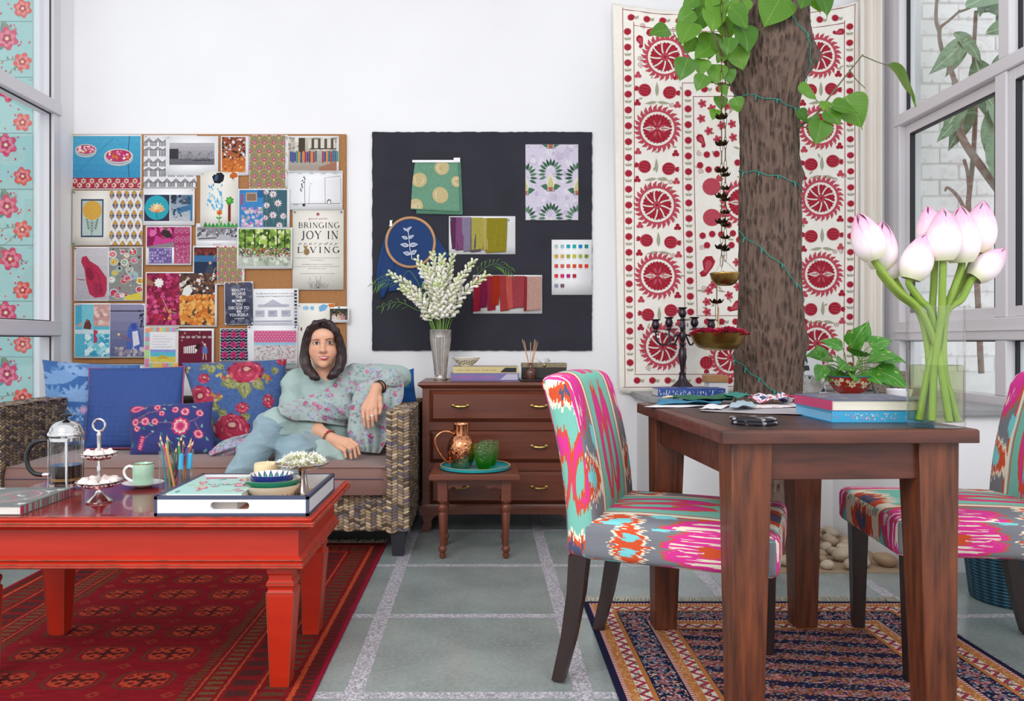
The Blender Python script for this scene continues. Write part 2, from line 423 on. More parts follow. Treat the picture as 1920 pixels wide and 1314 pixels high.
 # right window
wr=thing('window_2','tall sliding window with lilac grey frame at the right',None,(RX,3.4,0)); S(wr)
f=MB(); ya,yb=2.3,4.60
f.box((RX,yb,.68),(RX+.1,WALL_Y+.02,TOP)).build('corner_post',M_frame,wr,bevel=.004)
ZT0,ZT1,ZR0,ZR1=2.225,2.29,1.005,1.11
MB().box((RX-.005,ya,ZT0),(RX+.1,yb,ZT1)).build('transom',M_frame,wr,bevel=.006)
MB().box((RX-.005,ya,ZR0),(RX+.1,yb,ZR1)).build('transom',M_frame,wr,bevel=.006)
MB().box((RX-.012,ya,ZR0+.045),(RX-.004,yb,ZR0+.052)).build('rail_lip',M_frame,wr)
MB().box((RX,ya,.70),(RX+.1,yb,.75)).build('sill_bar',M_frame,wr,bevel=.006)
for(a,b,z0,z1)in((3.62,3.70,.75,ZR0),(3.60,3.675,ZT1,TOP),(3.62,3.70,ZR1,ZT0),(yb-.05,yb,.75,TOP),(ya,ya+.06,.75,TOP)):
 MB().box((RX,a,z0),(RX+.09,b,z1)).build('mullion',M_frame,wr,bevel=.005)
for k,(a,b)in enumerate(((3.70,yb-.05),(2.36,3.62))):  # sliding sashes
 x=RX+(.035 if k==0 else .012); s_=MB(); fw=.05
 sh=MB(); sh.box((x,a,ZR1),(x+.03,a+fw,ZT0)); sh.box((x,b-fw,ZR1),(x+.03,b,ZT0)); sh.box((x,a+fw,ZT0-.055),(x+.03,b-fw,ZT0)); sh.box((x,a+fw,ZR1),(x+.03,b-fw,ZR1+.05)); so=sh.build('sash',M_frame,wr,bevel=.004)
 MB().box((x+.012,a+fw,ZR1+.05),(x+.017,b-fw,ZT0-.055)).build('pane',M_pane,so)
 g_=MB(); g_.box((x-.001,b-fw-.008,ZR1+.05),(x+.025,b-fw,ZT0-.055)); g_.box((x-.001,a+fw,ZR1+.05),(x+.025,a+fw+.006,ZT0-.055)); g_.box((x-.001,a+fw,ZT0-.063),(x+.025,b-fw,ZT0-.055)); g_.build('gasket',M_gasket,so)
for(a,b,z0,z1)in((3.70,yb-.05,.75,ZR0),(2.36,3.62,.75,ZR0),(3.675,yb-.05,ZT1,TOP),(2.36,3.60,ZT1,TOP)):
 MB().box((RX+.05,a,z0),(RX+.055,b,z1)).build('pane',M_pane,wr)
 g_=MB(); g_.box((RX+.042,b-.012,z0),(RX+.058,b,z1)); g_.box((RX+.042,a,z1-.006),(RX+.058,b-.012,z1)); g_.build('gasket',M_gasket,wr)
S(MB().box((RX,1.2,0),(RX+.12,WALL_Y,.70)).build('wall_right',M_wall))
# outside the right window: white-washed brick wall
BY=5.62; BX0=2.93
M_mort=mat('whitewashed_mortar','#ebe8e6',.9,var=.5,vscale=14,col2='#d6d2ce',bump=.4,bscale=60)
M=Mat('whitewashed_brick'); oi=M.n('ShaderNodeObjectInfo'); rv=E(M.nt,oi.outputs['Random'])
M.base(M.mix(M.noise(scale=22,detail=6).sm(.58,.75)*.6,M.mix(rv*.5,'#f0eceb','#e2dedd'),'#b5aaa4')).set(Roughness=.9).bump(M.noise(scale=45,detail=5),.5,.006); M_brick=M.m
bw=S(MB().box((BX0,BY,-.05),(5.2,BY+.2,3.9)).build('wall_outside_brick',M_mort))
S(MB().box((BX0-.09,BY-.25,-.05),(BX0,BY+.1,3.9)).build('trim_1',mat('outside_trim','#dcdcdc',.6)))
S(MB().box((RX+.12,BY+.3,-.05),(BX0,BY+.4,3.9)).build('wall_outside_far',mat('outside_white','#e4e6e8',.8)))
bL,bH=.262,.1125; b0=None; k=0
for j in range(7,32):
 for i in range(6):
  x0=BX0+.004+i*bL-(bL/2 if j%2 else 0)+random.uniform(-.008,.008)
  if x0<BX0-.01:continue
  if x0>4.2:continue
  if b0 is None:
   b0=MB().box((0,-.012,0),(bL-.010,.05,bH-.011)).build('brick',M_brick,bw,local=True,bevel=.006,bseg=1); b_=b0
  else:b_=b0.copy(); COL.objects.link(b_)
  b_.location=(x0-ROOT[bw.name].translation.x,BY-ROOT[bw.name].translation.y+random.uniform(-.004,.004),j*bH-ROOT[bw.name].translation.z)
  # window bench with stone top
M_stone=mat('grey_stone_slab','#9a9a9b',.35,var=.6,vscale=9,col2='#7d7e82')
S(MB().box((.90,4.2,0),(RX,WALL_Y,.68)).build('wall_bench_back',M_wall))
S(MB().box((1.83,3.46,0),(RX,4.2,.68)).build('wall_bench_right',M_wall))
lg=MB(); lg.prism([(.86,4.16),(1.80,4.16),(1.80,3.42),(RX-.012,3.42),(RX-.012,WALL_Y),(.86,WALL_Y)],.68,.71)
S(lg.build('trim_bench_top',M_stone,bevel=.004))
# white garden stone kerb bed with river pebbles round the tree
M_peb=None
M=Mat('river_pebble'); oi=M.n('ShaderNodeObjectInfo'); rv=E(M.nt,oi.outputs['Random'])
M.base(M.mix(M.noise(scale=60,detail=4).sm(.3,.7)*.4,M.mix(rv,'#d9cbb4','#a4876a'),'#8d7058')).set(Roughness=.45); M_peb=M.m
pm=[]
for k in range(4):
 b=MB(); b.ball((0,0,0),(1,.8,.6),14,9); rr=random.Random(k)
 b.v=[tuple(np.array(v)*(1+.07*math.sin(3*v[0]+k)+.05*math.cos(4*v[1]+2*k)))for v in b.v]
 b.v=[tuple(np.array(v)*.05)for v in b.v]
 me=b.build('river_pebble',M_peb,smooth=True,local=True,angle=180); pm.append(me.data); bpy.data.objects.remove(me)
r=random.Random(3); placed=[]
for k in range(600):
 if len(placed)>=75:break
 x,y=r.uniform(1.22,1.78),r.uniform(3.49,4.14); sc_=r.uniform(.6,1.1)
 if(x-1.335)**2+(y-3.76)**2<.19**2:continue
 if any((x-a)**2+(y-b)**2<(.047*(sc_+c))**2 for a,b,c,_ in placed):continue
 z=.031*sc_+.003
 placed.append((x,y,sc_,z))
 o=bpy.data.objects.new('river_pebble',r.choice(pm)); COL.objects.link(o); o.location=(x,y,z); o.scale=(sc_,)*3; o.rotation_euler=(r.uniform(-.2,.2),r.uniform(-.2,.2),r.uniform(0,6.28))
 tag(o,'smooth beige river pebble in the bed at the foot of the tree','pebble','pebbles around the tree')
S(MB().prism([(1.18,3.45),(1.83,3.45),(1.83,4.2),(1.18,4.2)],0,.004).build('trim_pebble_bed',mat('bed_soil','#a58d72',.9)))
# ================================================================ rugs
def hash2(a,b):return((a*12.9898+b*78.233).sin()*4375.85).fract()
M=Mat('red_bokhara_pile'); x,y,z=M.xyz(); HX,HY=.7275,1.2
wob=(M.noise(scale=120,detail=1)-.5)*.012
x=x+wob; y=y+wob
ax,ay=x.abs(),y.abs()
field=ax.lt(.345)*ay.lt(.86)
cx=((x/.21+.5).fract()-.5)*.21; cy=((y/.2+.5).fract()-.5)*.2
dd=(cx.abs()/.083).max(cy.abs()/.062).max((cx.abs()+cy.abs())/.118)
ground=M.mix(M.noise(scale=14,detail=4,stretch=(1,4,1)).sm(.3,.7),'#760f1a','#8e1722')
c=M.mix(dd.band(.9,1.0),ground,'#5c3a26'); c=M.mix(dd.lt(.78),c,'#b3432c')
bl=((cx*150).sin()*(cy*190).sin()).gt(.25)*dd.lt(.72); c=M.mix(bl,c,'#5e1a1b')
c=M.mix(dd.lt(.74)*(cx.abs().lt(.006)+cy.abs().lt(.005)).clamp(),c,'#4c191a')
dm=(((x/.21).fract()-.5).abs()*.21+(((y/.2).fract()-.5).abs())*.2); c=M.mix(dm.lt(.022)*dm.gt(.010),c,'#8d3526')
# borders, by distance from the nearest edge
ex,ey=ax*-1+HX,ay*-1+HY; e=ex.min(ey*1.0); side=ex.lt(ey)
al=y*side+x*(side*-1+1)
b=M.mix(M.noise(scale=20,detail=3).sm(.3,.7),'#6e1216','#801c1e')
mot=lambda per,w_:((al/per).tri()+(M.noise(scale=60,detail=2)-.5)*.5).gt(w_)
for lo,hi,col,per,th in((.0,.012,'#9a1436',0,0),(.02,.05,'#4b2220',.03,.35),(.055,.07,'#b34a2a',0,0),(.085,.15,'#5a3a28',.045,.45),(.165,.172,'#b34a2a',0,0),(.185,.25,'#4a2422',.07,.4),(.262,.27,'#a8482c',0,0),(.28,.325,'#6b4a30',.035,.45),(.335,.342,'#a8482c',0,0),(.352,.378,'#5e4029',.022,.4)):
 k=e.band(lo,hi)
 if per:k=k*mot(per,th)
 b=M.mix(k,b,col)
c=M.mix(field,b,c)
M.base(M.mix(M.noise(scale=300,detail=2).sm(.35,.7)*.35,c,'#3a0d12')).set(Roughness=.95); M.b.inputs['Specular IOR Level'].default_value=.1
M.bump(M.noise(scale=500,detail=2),.4,.003)
RUGY0,RUGY1=1.55,3.95
rug=thing('area_rug','deep red rug with rows of octagon medallions under the coffee table','rug',(-1.2075,2.75,0))
MB().box((-1.935,RUGY0,.001),(-.48,RUGY1,.006)).build('pile',M.m,None,bevel=.003)
o=bpy.data.objects['pile']; o.location=(0,0,.001); o.parent=rug
def fringe(x0,x1,y,sgn,n,name,m,parent,L=.07,seed=1):
 r=random.Random(seed); b=MB()
 for i in range(n):
  x=lerp(x0,x1,(i+r.random())/n); dx=r.uniform(-.02,.02); l=L*r.uniform(.6,1.1)
  b.tube([(x,y,.008),(x+dx*.4,y+sgn*l*.5,.007+r.random()*.006),(x+dx,y+sgn*l,.004)],.0022,3)
 q=b.build(name,m,parent); q['kind']='stuff'; return q
M_fr=mat('wool_fringe','#cfc6b4',.95)
fringe(-1.92,-.49,RUGY1,1,260,'fringe',M_fr,rug)
M=Mat('navy_kilim_pile'); x,y,z=M.xyz(); HX,HY=.6175,1.08
ax,ay=x.abs(),y.abs(); ex,ey=ax*-1+HX,ay*-1+HY; e=ex.min(ey); side=ex.lt(ey); al=y*side+x*(side*-1+1)
u1,v1=(x/.03),(y/.014); hh=hash2(u1.floor(),v1.floor())
row=((y+x*.12)/.085).fract()
sp=hash2((x/.0065).floor(),(y/.0055).floor()); dg=(((x*1.0-y*1.4)/.05).fract()).gt(.45)
c=M.mix(row.band(.12,.62),'#232341','#8a5a3c'); c=M.mix(row.band(.12,.62)*dg*sp.gt(.35),c,'#3a2a45')
c=M.mix(sp.gt(.62)*row.band(.05,.7),c,'#c48a8a'); c=M.mix(sp.gt(.8)*row.band(.15,.6),c,'#b5576a'); c=M.mix(sp.lt(.1)*row.gt(.7),c,'#a9794f'); c=M.mix(sp.gt(.93),c,'#7f9aa6')
b='#1d1d3a'
zig=((al/.05).tri()-.5)
def strp(b,lo,hi,col):return M.mix(e.band(lo,hi),b,col)
b=M.mix(e.band(.0,.5),b,'#1d1d3a')
for o_ in(.022,.205):
 b=strp(b,o_,o_+.012,'#a33b4a'); b=M.mix(e.band(o_,o_+.012)*(al/.012).fract().gt(.5),b,'#e0c9b8')
 b=strp(b,o_+.012,o_+.04,'#b9763f'); b=M.mix(e.band(o_+.012,o_+.04)*sp.gt(.82),b,'#d9a878')
 b=strp(b,o_+.04,o_+.075,'#e2cfc0'); b=M.mix(e.band(o_+.04,o_+.075)*((e-(o_+.0575))/.03-zig).abs().lt(.28),b,'#a8324a'); b=M.mix(e.band(o_+.04,o_+.075)*sp.gt(.86),b,'#2c5a55')
 b=strp(b,o_+.075,o_+.09,'#b9763f')
b=M.mix(e.band(.115,.20)*(((e-.157)/.04).abs()+(al/.055).tri()).lt(.95)*sp.gt(.3),b,'#96555c'); b=M.mix(e.band(.115,.20)*sp.gt(.8),b,'#c9a79a'); b=M.mix(e.band(.115,.2)*sp.lt(.12),b,'#5d83a0')
c=M.mix(e.gt(.297),b,c)
M.base(M.mix(M.noise(scale=400,detail=2).sm(.4,.7)*.25,c,'#15142a')).set(Roughness=.95); M.b.inputs['Specular IOR Level'].default_value=.1; M.bump(M.noise(scale=500,detail=2),.4,.003)
rug2=thing('area_rug','navy and rust woven rug with striped borders under the dining table','rug',(.9925,1.98,0))
MB().box((.375,.90,.001),(1.61,3.06,.006)).build('pile',M.m,None,bevel=.003)
o=bpy.data.objects['pile.001']; o.location=(0,0,.001); o.parent=rug2
fringe(.385,1.60,3.06,1,230,'fringe',M_fr,rug2,.06,5)
# ================================================================ coffee table
def worn(name,col,edge,rough,colvar=None,coat=0):
 M=Mat(name); base=M.mix(M.noise(scale=5,detail=4,stretch=(1,6,6)).sm(.25,.75),col,colvar or col)
 M.base(M.mix(M.noise(scale=40,detail=5).sm(.70,.76)*.5,base,edge)).set(Roughness=rough)
 if coat:M.set(Coat_Weight=coat,Coat_Roughness=.03)
 return M.m
M_red=worn('worn_red_lacquer','#b0260f','#7a3a24',.35,'#bf2c16')
M_redtop=worn('glossy_red_lacquer_top','#7a1219','#7a4a34',.18,'#8e1a1c',coat=.4)
CT=thing('coffee_table','red lacquered wooden coffee table with worn edges on the red rug','coffee table',(-1.02,2.53,.0065))
tx0,tx1,ty0,ty1=-1.565,-.475,2.22,2.84; TZ=.5086
t=MB()
prof=[(0,.4835),(-.0,.4925),(-.006,.497),(-.004,.502),(-.012,TZ-.002),(-.016,TZ)]
def moulding(b,x0,x1,y0,y1,prof,cap=True):  # prof: (outset, z) loops stacked from bottom to top
 vs=[]
 for o_,z_ in prof:vs+=[(x0-o_,y0-o_,z_),(x1+o_,y0-o_,z_),(x1+o_,y1+o_,z_),(x0-o_,y1+o_,z_)]
 n=len(prof); fs=[(j*4+i,j*4+(i+1)%4,(j+1)*4+(i+1)%4,(j+1)*4+i)for j in range(n-1)for i in range(4)]
 if cap:fs+=[(3,2,1,0),tuple(4*(n-1)+i for i in range(4))]
 return b.add(vs,fs)
moulding(MB(),tx0,tx1,ty0,ty1,[(-.03,.470),(-.006,.4835),(0,.486),(0,.494),(-.008,.497),(-.004,.503),(-.012,.5065),(-.018,TZ-.001)]).build('top_edge',M_red,CT)
moulding(MB(),tx0,tx1,ty0,ty1,[(-.016,.49),(-.016,TZ),(-.02,TZ+.0005)]).build('tabletop',M_redtop,CT)
ax0,ax1,ay0,ay1=tx0+.05,tx1-.05,ty0+.04,ty1-.04
moulding(MB(),ax0,ax1,ay0,ay1,[(0,.365),(0,.478)]).build('apron',M_red,CT)
moulding(MB(),ax0,ax1,ay0,ay1,[(-.01,.355),(.006,.358),(.014,.364),(.014,.372),(.006,.378),(.012,.384),(.004,.391),(0,.394)]).build('apron_moulding',M_red,CT)
for ix in(0,1):
 for iy in(0,1):
  sgx=-1 if ix==0 else 1; sgy=-1 if iy==0 else 1
  ox=tx0+.068 if ix==0 else tx1-.068; oy=ty0+.058 if iy==0 else ty1-.058  # outer corner of leg top
  def loop(w_,ins,z_):  # outer corner inset 'ins', width w_
   xa,ya=ox-sgx*ins,oy-sgy*ins; xb,yb_=xa-sgx*w_,ya-sgy*w_
   return[(min(xa,xb),min(ya,yb_),z_),(max(xa,xb),min(ya,yb_),z_),(max(xa,xb),max(ya,yb_),z_),(min(xa,xb),max(ya,yb_),z_)]
  L=[loop(.052,.02,.0068),loop(.078,0,.272),loop(.078,0,.283),loop(.068,.006,.290),loop(.072,.004,.298),loop(.078,0,.304),loop(.078,0,.312),loop(.066,.007,.320),loop(.066,.007,.332),loop(.074,.003,.338),loop(.074,.003,.356)]
  b=MB(); vs=sum(L,[]); n=len(L)
  b.add(vs,[(j*4+i,j*4+(i+1)%4,(j+1)*4+(i+1)%4,(j+1)*4+i)for j in range(n-1)for i in range(4)]+[(3,2,1,0),tuple(4*(n-1)+i for i in range(4))]); lg_=b.build('leg',M_red,CT)
  b=MB()
  for i in range(4):
   b.tube([L[0][i],L[1][i],L[2][i]],.0014,5)
  for j in(2,5,6):edge_bars_q=[b.tube([L[j][i],L[j][(i+1)%4]],.0011,4)for i in range(4)]
  b.build('worn_edge',mat('worn_bare_edge_leg','#7a4a36',.6,var=.6,vscale=24,col2='#a8442e'),lg_)
def rim_loop(x0,x1,y0,y1,z_):return[(x0,y0,z_),(x1,y0,z_),(x1,y1,z_),(x0,y1,z_)]
M=Mat('worn_bare_edge'); M.base(M.mix(M.noise(scale=24,detail=5).sm(.42,.62),'#b5503a','#6a4634')).set(Roughness=.6); M_worn=M.m
def edge_bars(b,L,r=.0014):
 for i in range(4):b.tube([L[i],L[(i+1)%4]],r,5)
for o_,z_,x0,x1,y0,y1,r_ in((.0,.494,tx0,tx1,ty0,ty1,.0022),(.0,.4862,tx0,tx1,ty0,ty1,.0012),(-.0165,TZ,tx0,tx1,ty0,ty1,.0016),(.0142,.372,ax0,ax1,ay0,ay1,.0015),(.0142,.364,ax0,ax1,ay0,ay1,.0015),(.012,.3845,ax0,ax1,ay0,ay1,.0013)):
 b=MB(); edge_bars(b,rim_loop(x0-o_,x1+o_,y0-o_,y1+o_,z_),r_); b.build('worn_edge',M_worn,CT)
 # ================================================================ sofa
SF=thing('wicker_sofa','woven wicker sofa with brown seat cushion on dark legs along the white wall','sofa',(-1.35,4.15,0))
M_wick=mat('wicker_core','#54443a',.9); M_weave=mat('seagrass_strand',attr=True,rough=.6,spec=.3)
WC=['#b39a7c','#a58b6e','#c4ab8b','#8e7862','#77685a','#6b6472','#9c8a80','#59493d','#d0b896']
def weave(b,o,ux,uz,nrm,w_,h,cw=.026,chh=.0125,seed=0,dark=0.0):
 o,ux,uz,nrm=Vector(o),Vector(ux).normalized(),Vector(uz).normalized(),Vector(nrm).normalized(); r=random.Random(seed)
 nc,nr=max(1,round(w_/cw)),max(1,round(h/chh)); cw,chh=w_/nc,h/nr
 for i in range(nc):
  for j in range(nr):
   sl=.45 if i%2 else-.45; ca,sa=math.cos(sl),math.sin(sl)
   c0=o+ux*(cw*(i+.5))+uz*(chh*(j+.5+(.5 if(i//2)%2 else 0)))
   if(j+1)*chh+(chh/2 if(i//2)%2 else 0)>h+chh*.6:continue
   da=ux*ca+uz*sa; db=uz*ca-ux*sa; la,lb=cw*.62,chh*.56
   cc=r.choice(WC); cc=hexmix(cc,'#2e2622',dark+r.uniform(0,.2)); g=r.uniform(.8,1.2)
   vs=[c0-da*la,c0+da*la]
   for t_,k_ in((-.55,.8),(0,1),(.55,.8)):
    for s_,q in((-1,.0),(-.5,.8),(.5,.8),(1,.0)):vs.append(c0+da*(la*t_)+db*(lb*s_*k_)+nrm*(.0062*g*q*k_+.0004))
   fs=[(0,3,2),(0,4,3),(0,5,4),(1,10,11),(1,11,12),(1,12,13)]
   for a in(2,6):
    for k_ in range(3):fs.append((a+k_,a+k_+1,a+k_+5,a+k_+4))
   b.add(vs,fs,cc)
RA0,RA1,SY0,SY1=-.452,-.352,3.71,4.60
core=MB(); core.box((RA0,SY0,.112),(RA1,SY1,.672)).build('armrest',M_wick,SF,bevel=.012,bseg=3)
wv=MB(); weave(wv,(RA0-.004,SY0,.112),(1,0,0),(0,0,1),(0,-1,0),RA1-RA0+.008,.56,.026,.0135,1)
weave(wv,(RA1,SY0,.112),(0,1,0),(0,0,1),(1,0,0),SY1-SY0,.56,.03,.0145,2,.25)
weave(wv,(RA0,SY0,.672),(0,1,0),(1,0,0),(0,0,1),SY1-SY0,RA1-RA0,.03,.0145,3)
q=wv.build('weave',M_weave,SF,smooth=True); q['kind']='stuff'
LA0,LA1=-2.36,-2.21
MB().box((LA0,3.66,.112),(LA1,SY1,.70)).build('armrest',M_wick,SF,bevel=.02,bseg=3)
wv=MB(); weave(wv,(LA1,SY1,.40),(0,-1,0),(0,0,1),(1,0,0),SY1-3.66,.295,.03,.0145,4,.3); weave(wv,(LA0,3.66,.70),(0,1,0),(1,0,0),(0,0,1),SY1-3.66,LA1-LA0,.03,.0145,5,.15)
weave(wv,(LA0,3.66,.112),(1,0,0),(0,0,1),(0,-1,0),LA1-LA0,.585,.03,.0145,6)
q=wv.build('weave',M_weave,SF,smooth=True); q['kind']='stuff'
MB().box((LA1,SY0+.03,.112),(RA0,SY1,.29)).build('base',M_wick,SF,bevel=.008)
wv=MB(); weave(wv,(LA1,SY0+.03,.112),(1,0,0),(0,0,1),(0,-1,0),RA0-LA1,.182,.026,.0135,7)
q=wv.build('weave',M_weave,SF,smooth=True); q['kind']='stuff'
MB().box((LA1,4.48,.29),(RA0,SY1,.69)).build('backrest',M_wick,SF,bevel=.02,bseg=3)
M_leg=mat('black_stained_wood','#22222a',.45)
for x_ in(-.436,-2.33):
 for y_ in(SY0+.01,SY1-.08):MB().frustum(.0065 if x_<-1 else 0.0,(x_+.008,x_+.058,y_+.006,y_+.056),.112,(x_,x_+.068,y_,y_+.068)).build('leg',M_leg,SF)
M_cush=mat('brown_slub_silk','#7a5750',.7,var=.6,vscale=60,stretch=(1,1,12),col2='#946b60',bump=.25,bscale=300,bstretch=(1,1,.2),sheen=.3)
def cushion(lo,hi,puff,name,m,parent,nx=40,ny=16):
 (x0,y0,z0),(x1,y1,z1)=lo,hi; b=MB()
 def top(u,v_):
  e=lambda t:1-abs(2*t-1)**6
  k=(e(u)*e(v_)); return(lerp(x0,x1,u),lerp(y0,y1,v_),z1-.02*(1-k)+puff*(math.sin(PI*u)*math.sin(PI*v_))**.5+.004*math.sin(9*u+4*v_))
 b.grid(top,nx,ny)
 def side(u,v_):
 # perimeter strip
  t=u*2*((x1-x0)+(y1-y0)); L=[x1-x0,y1-y0,x1-x0,y1-y0]
  P4=[(x0,y0),(x1,y0),(x1,y1),(x0,y1)]; k=0
  while t>L[k]+1e-9 and k<3:t-=L[k]; k+=1
  a,c_=P4[k],P4[(k+1)%4]; f_=t/L[k]; n_=((c_[1]-a[1])/L[k],-(c_[0]-a[0])/L[k]); bul=.014*math.sin(PI*v_)
  zz=lerp(z0,z1-.02,v_); return(lerp(a[0],c_[0],f_)+n_[0]*bul,lerp(a[1],c_[1],f_)+n_[1]*bul,zz)
 b.grid(side,120,6)
 return b.build(name,m,parent,smooth=True,angle=70)
sc_=cushion((LA1+.004,SY0-.02,.291),(RA0-.004,4.47,.437),.012,'seat_cushion',M_cush,SF)
pp=MB(); zpp=.368
pp.tube([(LA1+.01,SY0-.0365,zpp),(RA0-.01,SY0-.0365,zpp)],.0022,5).build('zip',mat('zip_tape','#4a4456',.6),SF)
pp=MB(); pp.tube([(LA1+.006,SY0-.022,.419),(RA0-.006,SY0-.022,.419)],.004,6).build('piping',M_cush,SF)
# ================================================================ chest of drawers
M_mah=mat('mahogany_stain','#5c2917',.36,var=.75,vscale=3.5,stretch=(1,4,14),col2='#733822',coat=.1)
CH=thing('chest_of_drawers','mahogany chest of three drawers with brass handles under the dark board','chest',(.08,4.45,0))
cx0,cx1,cy0,cy1=-.325,.49,4.2,4.69
MB().box((cx0,cy0+.012,.095),(cx1,cy1,.76)).build('carcass',M_mah,CH,bevel=.003)
fr=MB(); fr.box((cx0,cy0,.095),(cx0+.036,cy0+.014,.76)); fr.box((cx1-.036,cy0,.095),(cx1,cy0+.014,.76))
for z0,z1 in((.745,.76),(.534,.575),(.322,.363),(.095,.146)):fr.box((cx0+.036,cy0,z0),(cx1-.036,cy0+.014,z1))
fr.build('face_frame',M_mah,CH)
moulding(MB(),cx0,cx1,cy0,cy1-.02,[(.0,.752),(.006,.758),(.012,.762),(.02,.766),(.024,.774),(.022,.782),(.014,.786)]).build('top',M_mah,CH)
moulding(MB(),cx0,cx1,cy0,cy1,[(.012,.095),(.012,.128),(.004,.136),(0,.146)]).build('plinth',M_mah,CH)
M_brass=mat('aged_brass','#b79a5c',.3,1,var=.4,vscale=40,col2='#8a6f3c')
for z0,z1 in((.579,.741),(.367,.530),(.150,.318)):
 d=MB(); xa,xb=cx0+.04,cx1-.04
 vs=[(xa,cy0+.006,z0),(xb,cy0+.006,z0),(xb,cy0+.006,z1),(xa,cy0+.006,z1)]+[(xa+.012,cy0-.004,z0+.012),(xb-.012,cy0-.004,z0+.012),(xb-.012,cy0-.004,z1-.012),(xa+.012,cy0-.004,z1-.012)]+[(xa+.018,cy0-.010,z0+.018),(xb-.018,cy0-.010,z0+.018),(xb-.018,cy0-.010,z1-.018),(xa+.018,cy0-.010,z1-.018)]
 d.add(vs,[(i,(i+1)%4,(i+1)%4+4,i+4)for i in range(4)]+[(i+4,(i+1)%4+4,(i+1)%4+8,i+8)for i in range(4)]+[(8,9,10,11)]); dr=d.build('drawer',M_mah,CH)
 for hx in(-.125,.288):
  hz=(z0+z1)/2+.004; hb=MB()
  pts=catmull([(hx-.034,cy0-.012,hz),(hx-.030,cy0-.026,hz-.002),(hx,cy0-.032,hz-.004),(hx+.030,cy0-.026,hz-.002),(hx+.034,cy0-.012,hz)],4)
  hb.tube(pts,[.004+.003*math.sin(PI*i/(len(pts)-1))for i in range(len(pts))],8)
  for s_ in(-1,1):hb.ball((hx+s_*.037,cy0-.013,hz),(.011,.004,.009),10,6)
  hb.build('handle',M_brass,dr,smooth=True)
for ix in(cx0-.01,cx1+.01):
 for iy in(cy0-.01,cy1-.05):
  s_=1 if ix<0 else-1; b=MB()
  pf=[(0,.096),(.10,.096),(.075,.082),(.055,.06),(.06,.035),(.052,.018),(.045,0),(.012,0),(.004,.02),(.018,.05),(.012,.075)]
  b.add([(ix+s_*a,iy,z_)for a,z_ in pf]+[(ix+s_*a,iy+.05,z_)for a,z_ in pf],[tuple(range(len(pf))),tuple(range(len(pf),2*len(pf)))[::-1]]+[(i,(i+1)%len(pf),len(pf)+(i+1)%len(pf),len(pf)+i)for i in range(len(pf))]); b.build('foot',M_mah,CH)
  # ================================================================ little stool-table
ST=thing('side_table','small turned leg wooden side table in front of the chest','side table',(-.046,3.81,0))
M_st=mat('reddish_teak','#65301f',.4,var=.7,vscale=4,stretch=(2,6,12),col2='#7a3f2a',coat=.08)
sx0,sx1,sy0,sy1=-.252,.162,3.63,3.99; SZ=.395
moulding(MB(),sx0,sx1,sy0,sy1,[(-.004,SZ-.028),(0,SZ-.022),(0,SZ-.006),(-.006,SZ)]).build('top',M_st,ST)
lp=[(.006,0),(.013,.004),(.016,.022),(.010,.028),(.018,.034),(.021,.044),(.017,.054),(.010,.060),(.012,.064),(.015,.12),(.020,.205),(.017,.213),(.019,.218),(.024,.232),(.021,.246),(.013,.253),(.020,.259),(.020,.266)]
for x_ in(-.192,.1):
 for y_ in(3.69,3.93):
  b=MB(); b.lathe(lp,18,(x_,y_,0)); lo=b.build('leg',M_st,ST,smooth=True)
  MB().box((x_-.023,y_-.023,.266),(x_+.023,y_+.023,SZ-.028)).build('leg_block',M_st,lo,bevel=.002)
def scallop(a,b_,y_,ax_):
 n=24; top=SZ-.028; pts=[]
 for i in range(n+1):
  t_=i/n; k=.022+.012*(1 if .28<t_<.72 else 0)-(.012 if t_<.06 or t_>.94 else 0)+.005*math.cos(t_*4*PI); pts.append((lerp(a,b_,t_),top-.06+k))
 poly=[(a,top)]+[(b_,top)]+pts[::-1]
 m=MB(); n2=len(poly)
 f0=[(p,y_,q)if ax_==0 else(y_,p,q)for p,q in poly]; f1=[(p,y_+.014,q)if ax_==0 else(y_+.014,p,q)for p,q in poly]
 return m.add(f0+f1,[tuple(range(n2)),tuple(range(n2,2*n2))[::-1]]+[(i,(i+1)%n2,n2+(i+1)%n2,n2+i)for i in range(n2)])
scallop(-.169,.077,3.682,0).build('apron',M_st,ST); scallop(-.169,.077,3.93,0).build('apron',M_st,ST); scallop(3.713,3.907,-.2,1).build('apron',M_st,ST); scallop(3.713,3.907,.094,1).build('apron',M_st,ST)
# ================================================================ dining table
M=Mat('sheesham_wood'); gx=M.noise(scale=2.2,detail=6,stretch=(8,8,1)); n2=M.noise(scale=11,detail=5,stretch=(5,5,.5))
M.base(M.mix(n2.sm(.35,.75)*.75,M.mix(gx.sm(.3,.7),'#2c130c','#66341f'),'#8a4a28')).set(Roughness=.42,Coat_Weight=.08); M_sh=M.m
M=Mat('sheesham_wood_rail'); gx=M.noise(scale=2.2,detail=6,stretch=(1,8,8)); n2=M.noise(scale=9,detail=5,stretch=(.6,5,5))
M.base(M.mix(n2.sm(.35,.75)*.6,M.mix(gx.sm(.3,.7),'#2c130e','#5a2b1d'),'#733b27')).set(Roughness=.42,Coat_Weight=.08); M_shr=M.m
M=Mat('dark_tooled_tabletop'); x,y,z=M.xyz(); wv_=((x/.022+(y/.012).floor()*.5).tri())*((y/.012).tri())
M.base(M.mix(M.noise(scale=8,detail=4).sm(.3,.7),'#2b1d1b','#46302a')).set(Roughness=.3).bump(wv_,.6,.004); M_tt=M.m
DT=thing('dining_table','dark wooden dining table with chunky tapered legs on the navy rug','table',(.8885,2.42,.0065),math.radians(2.6))
DZ=.782-.0065; hw,hd=.325,.445
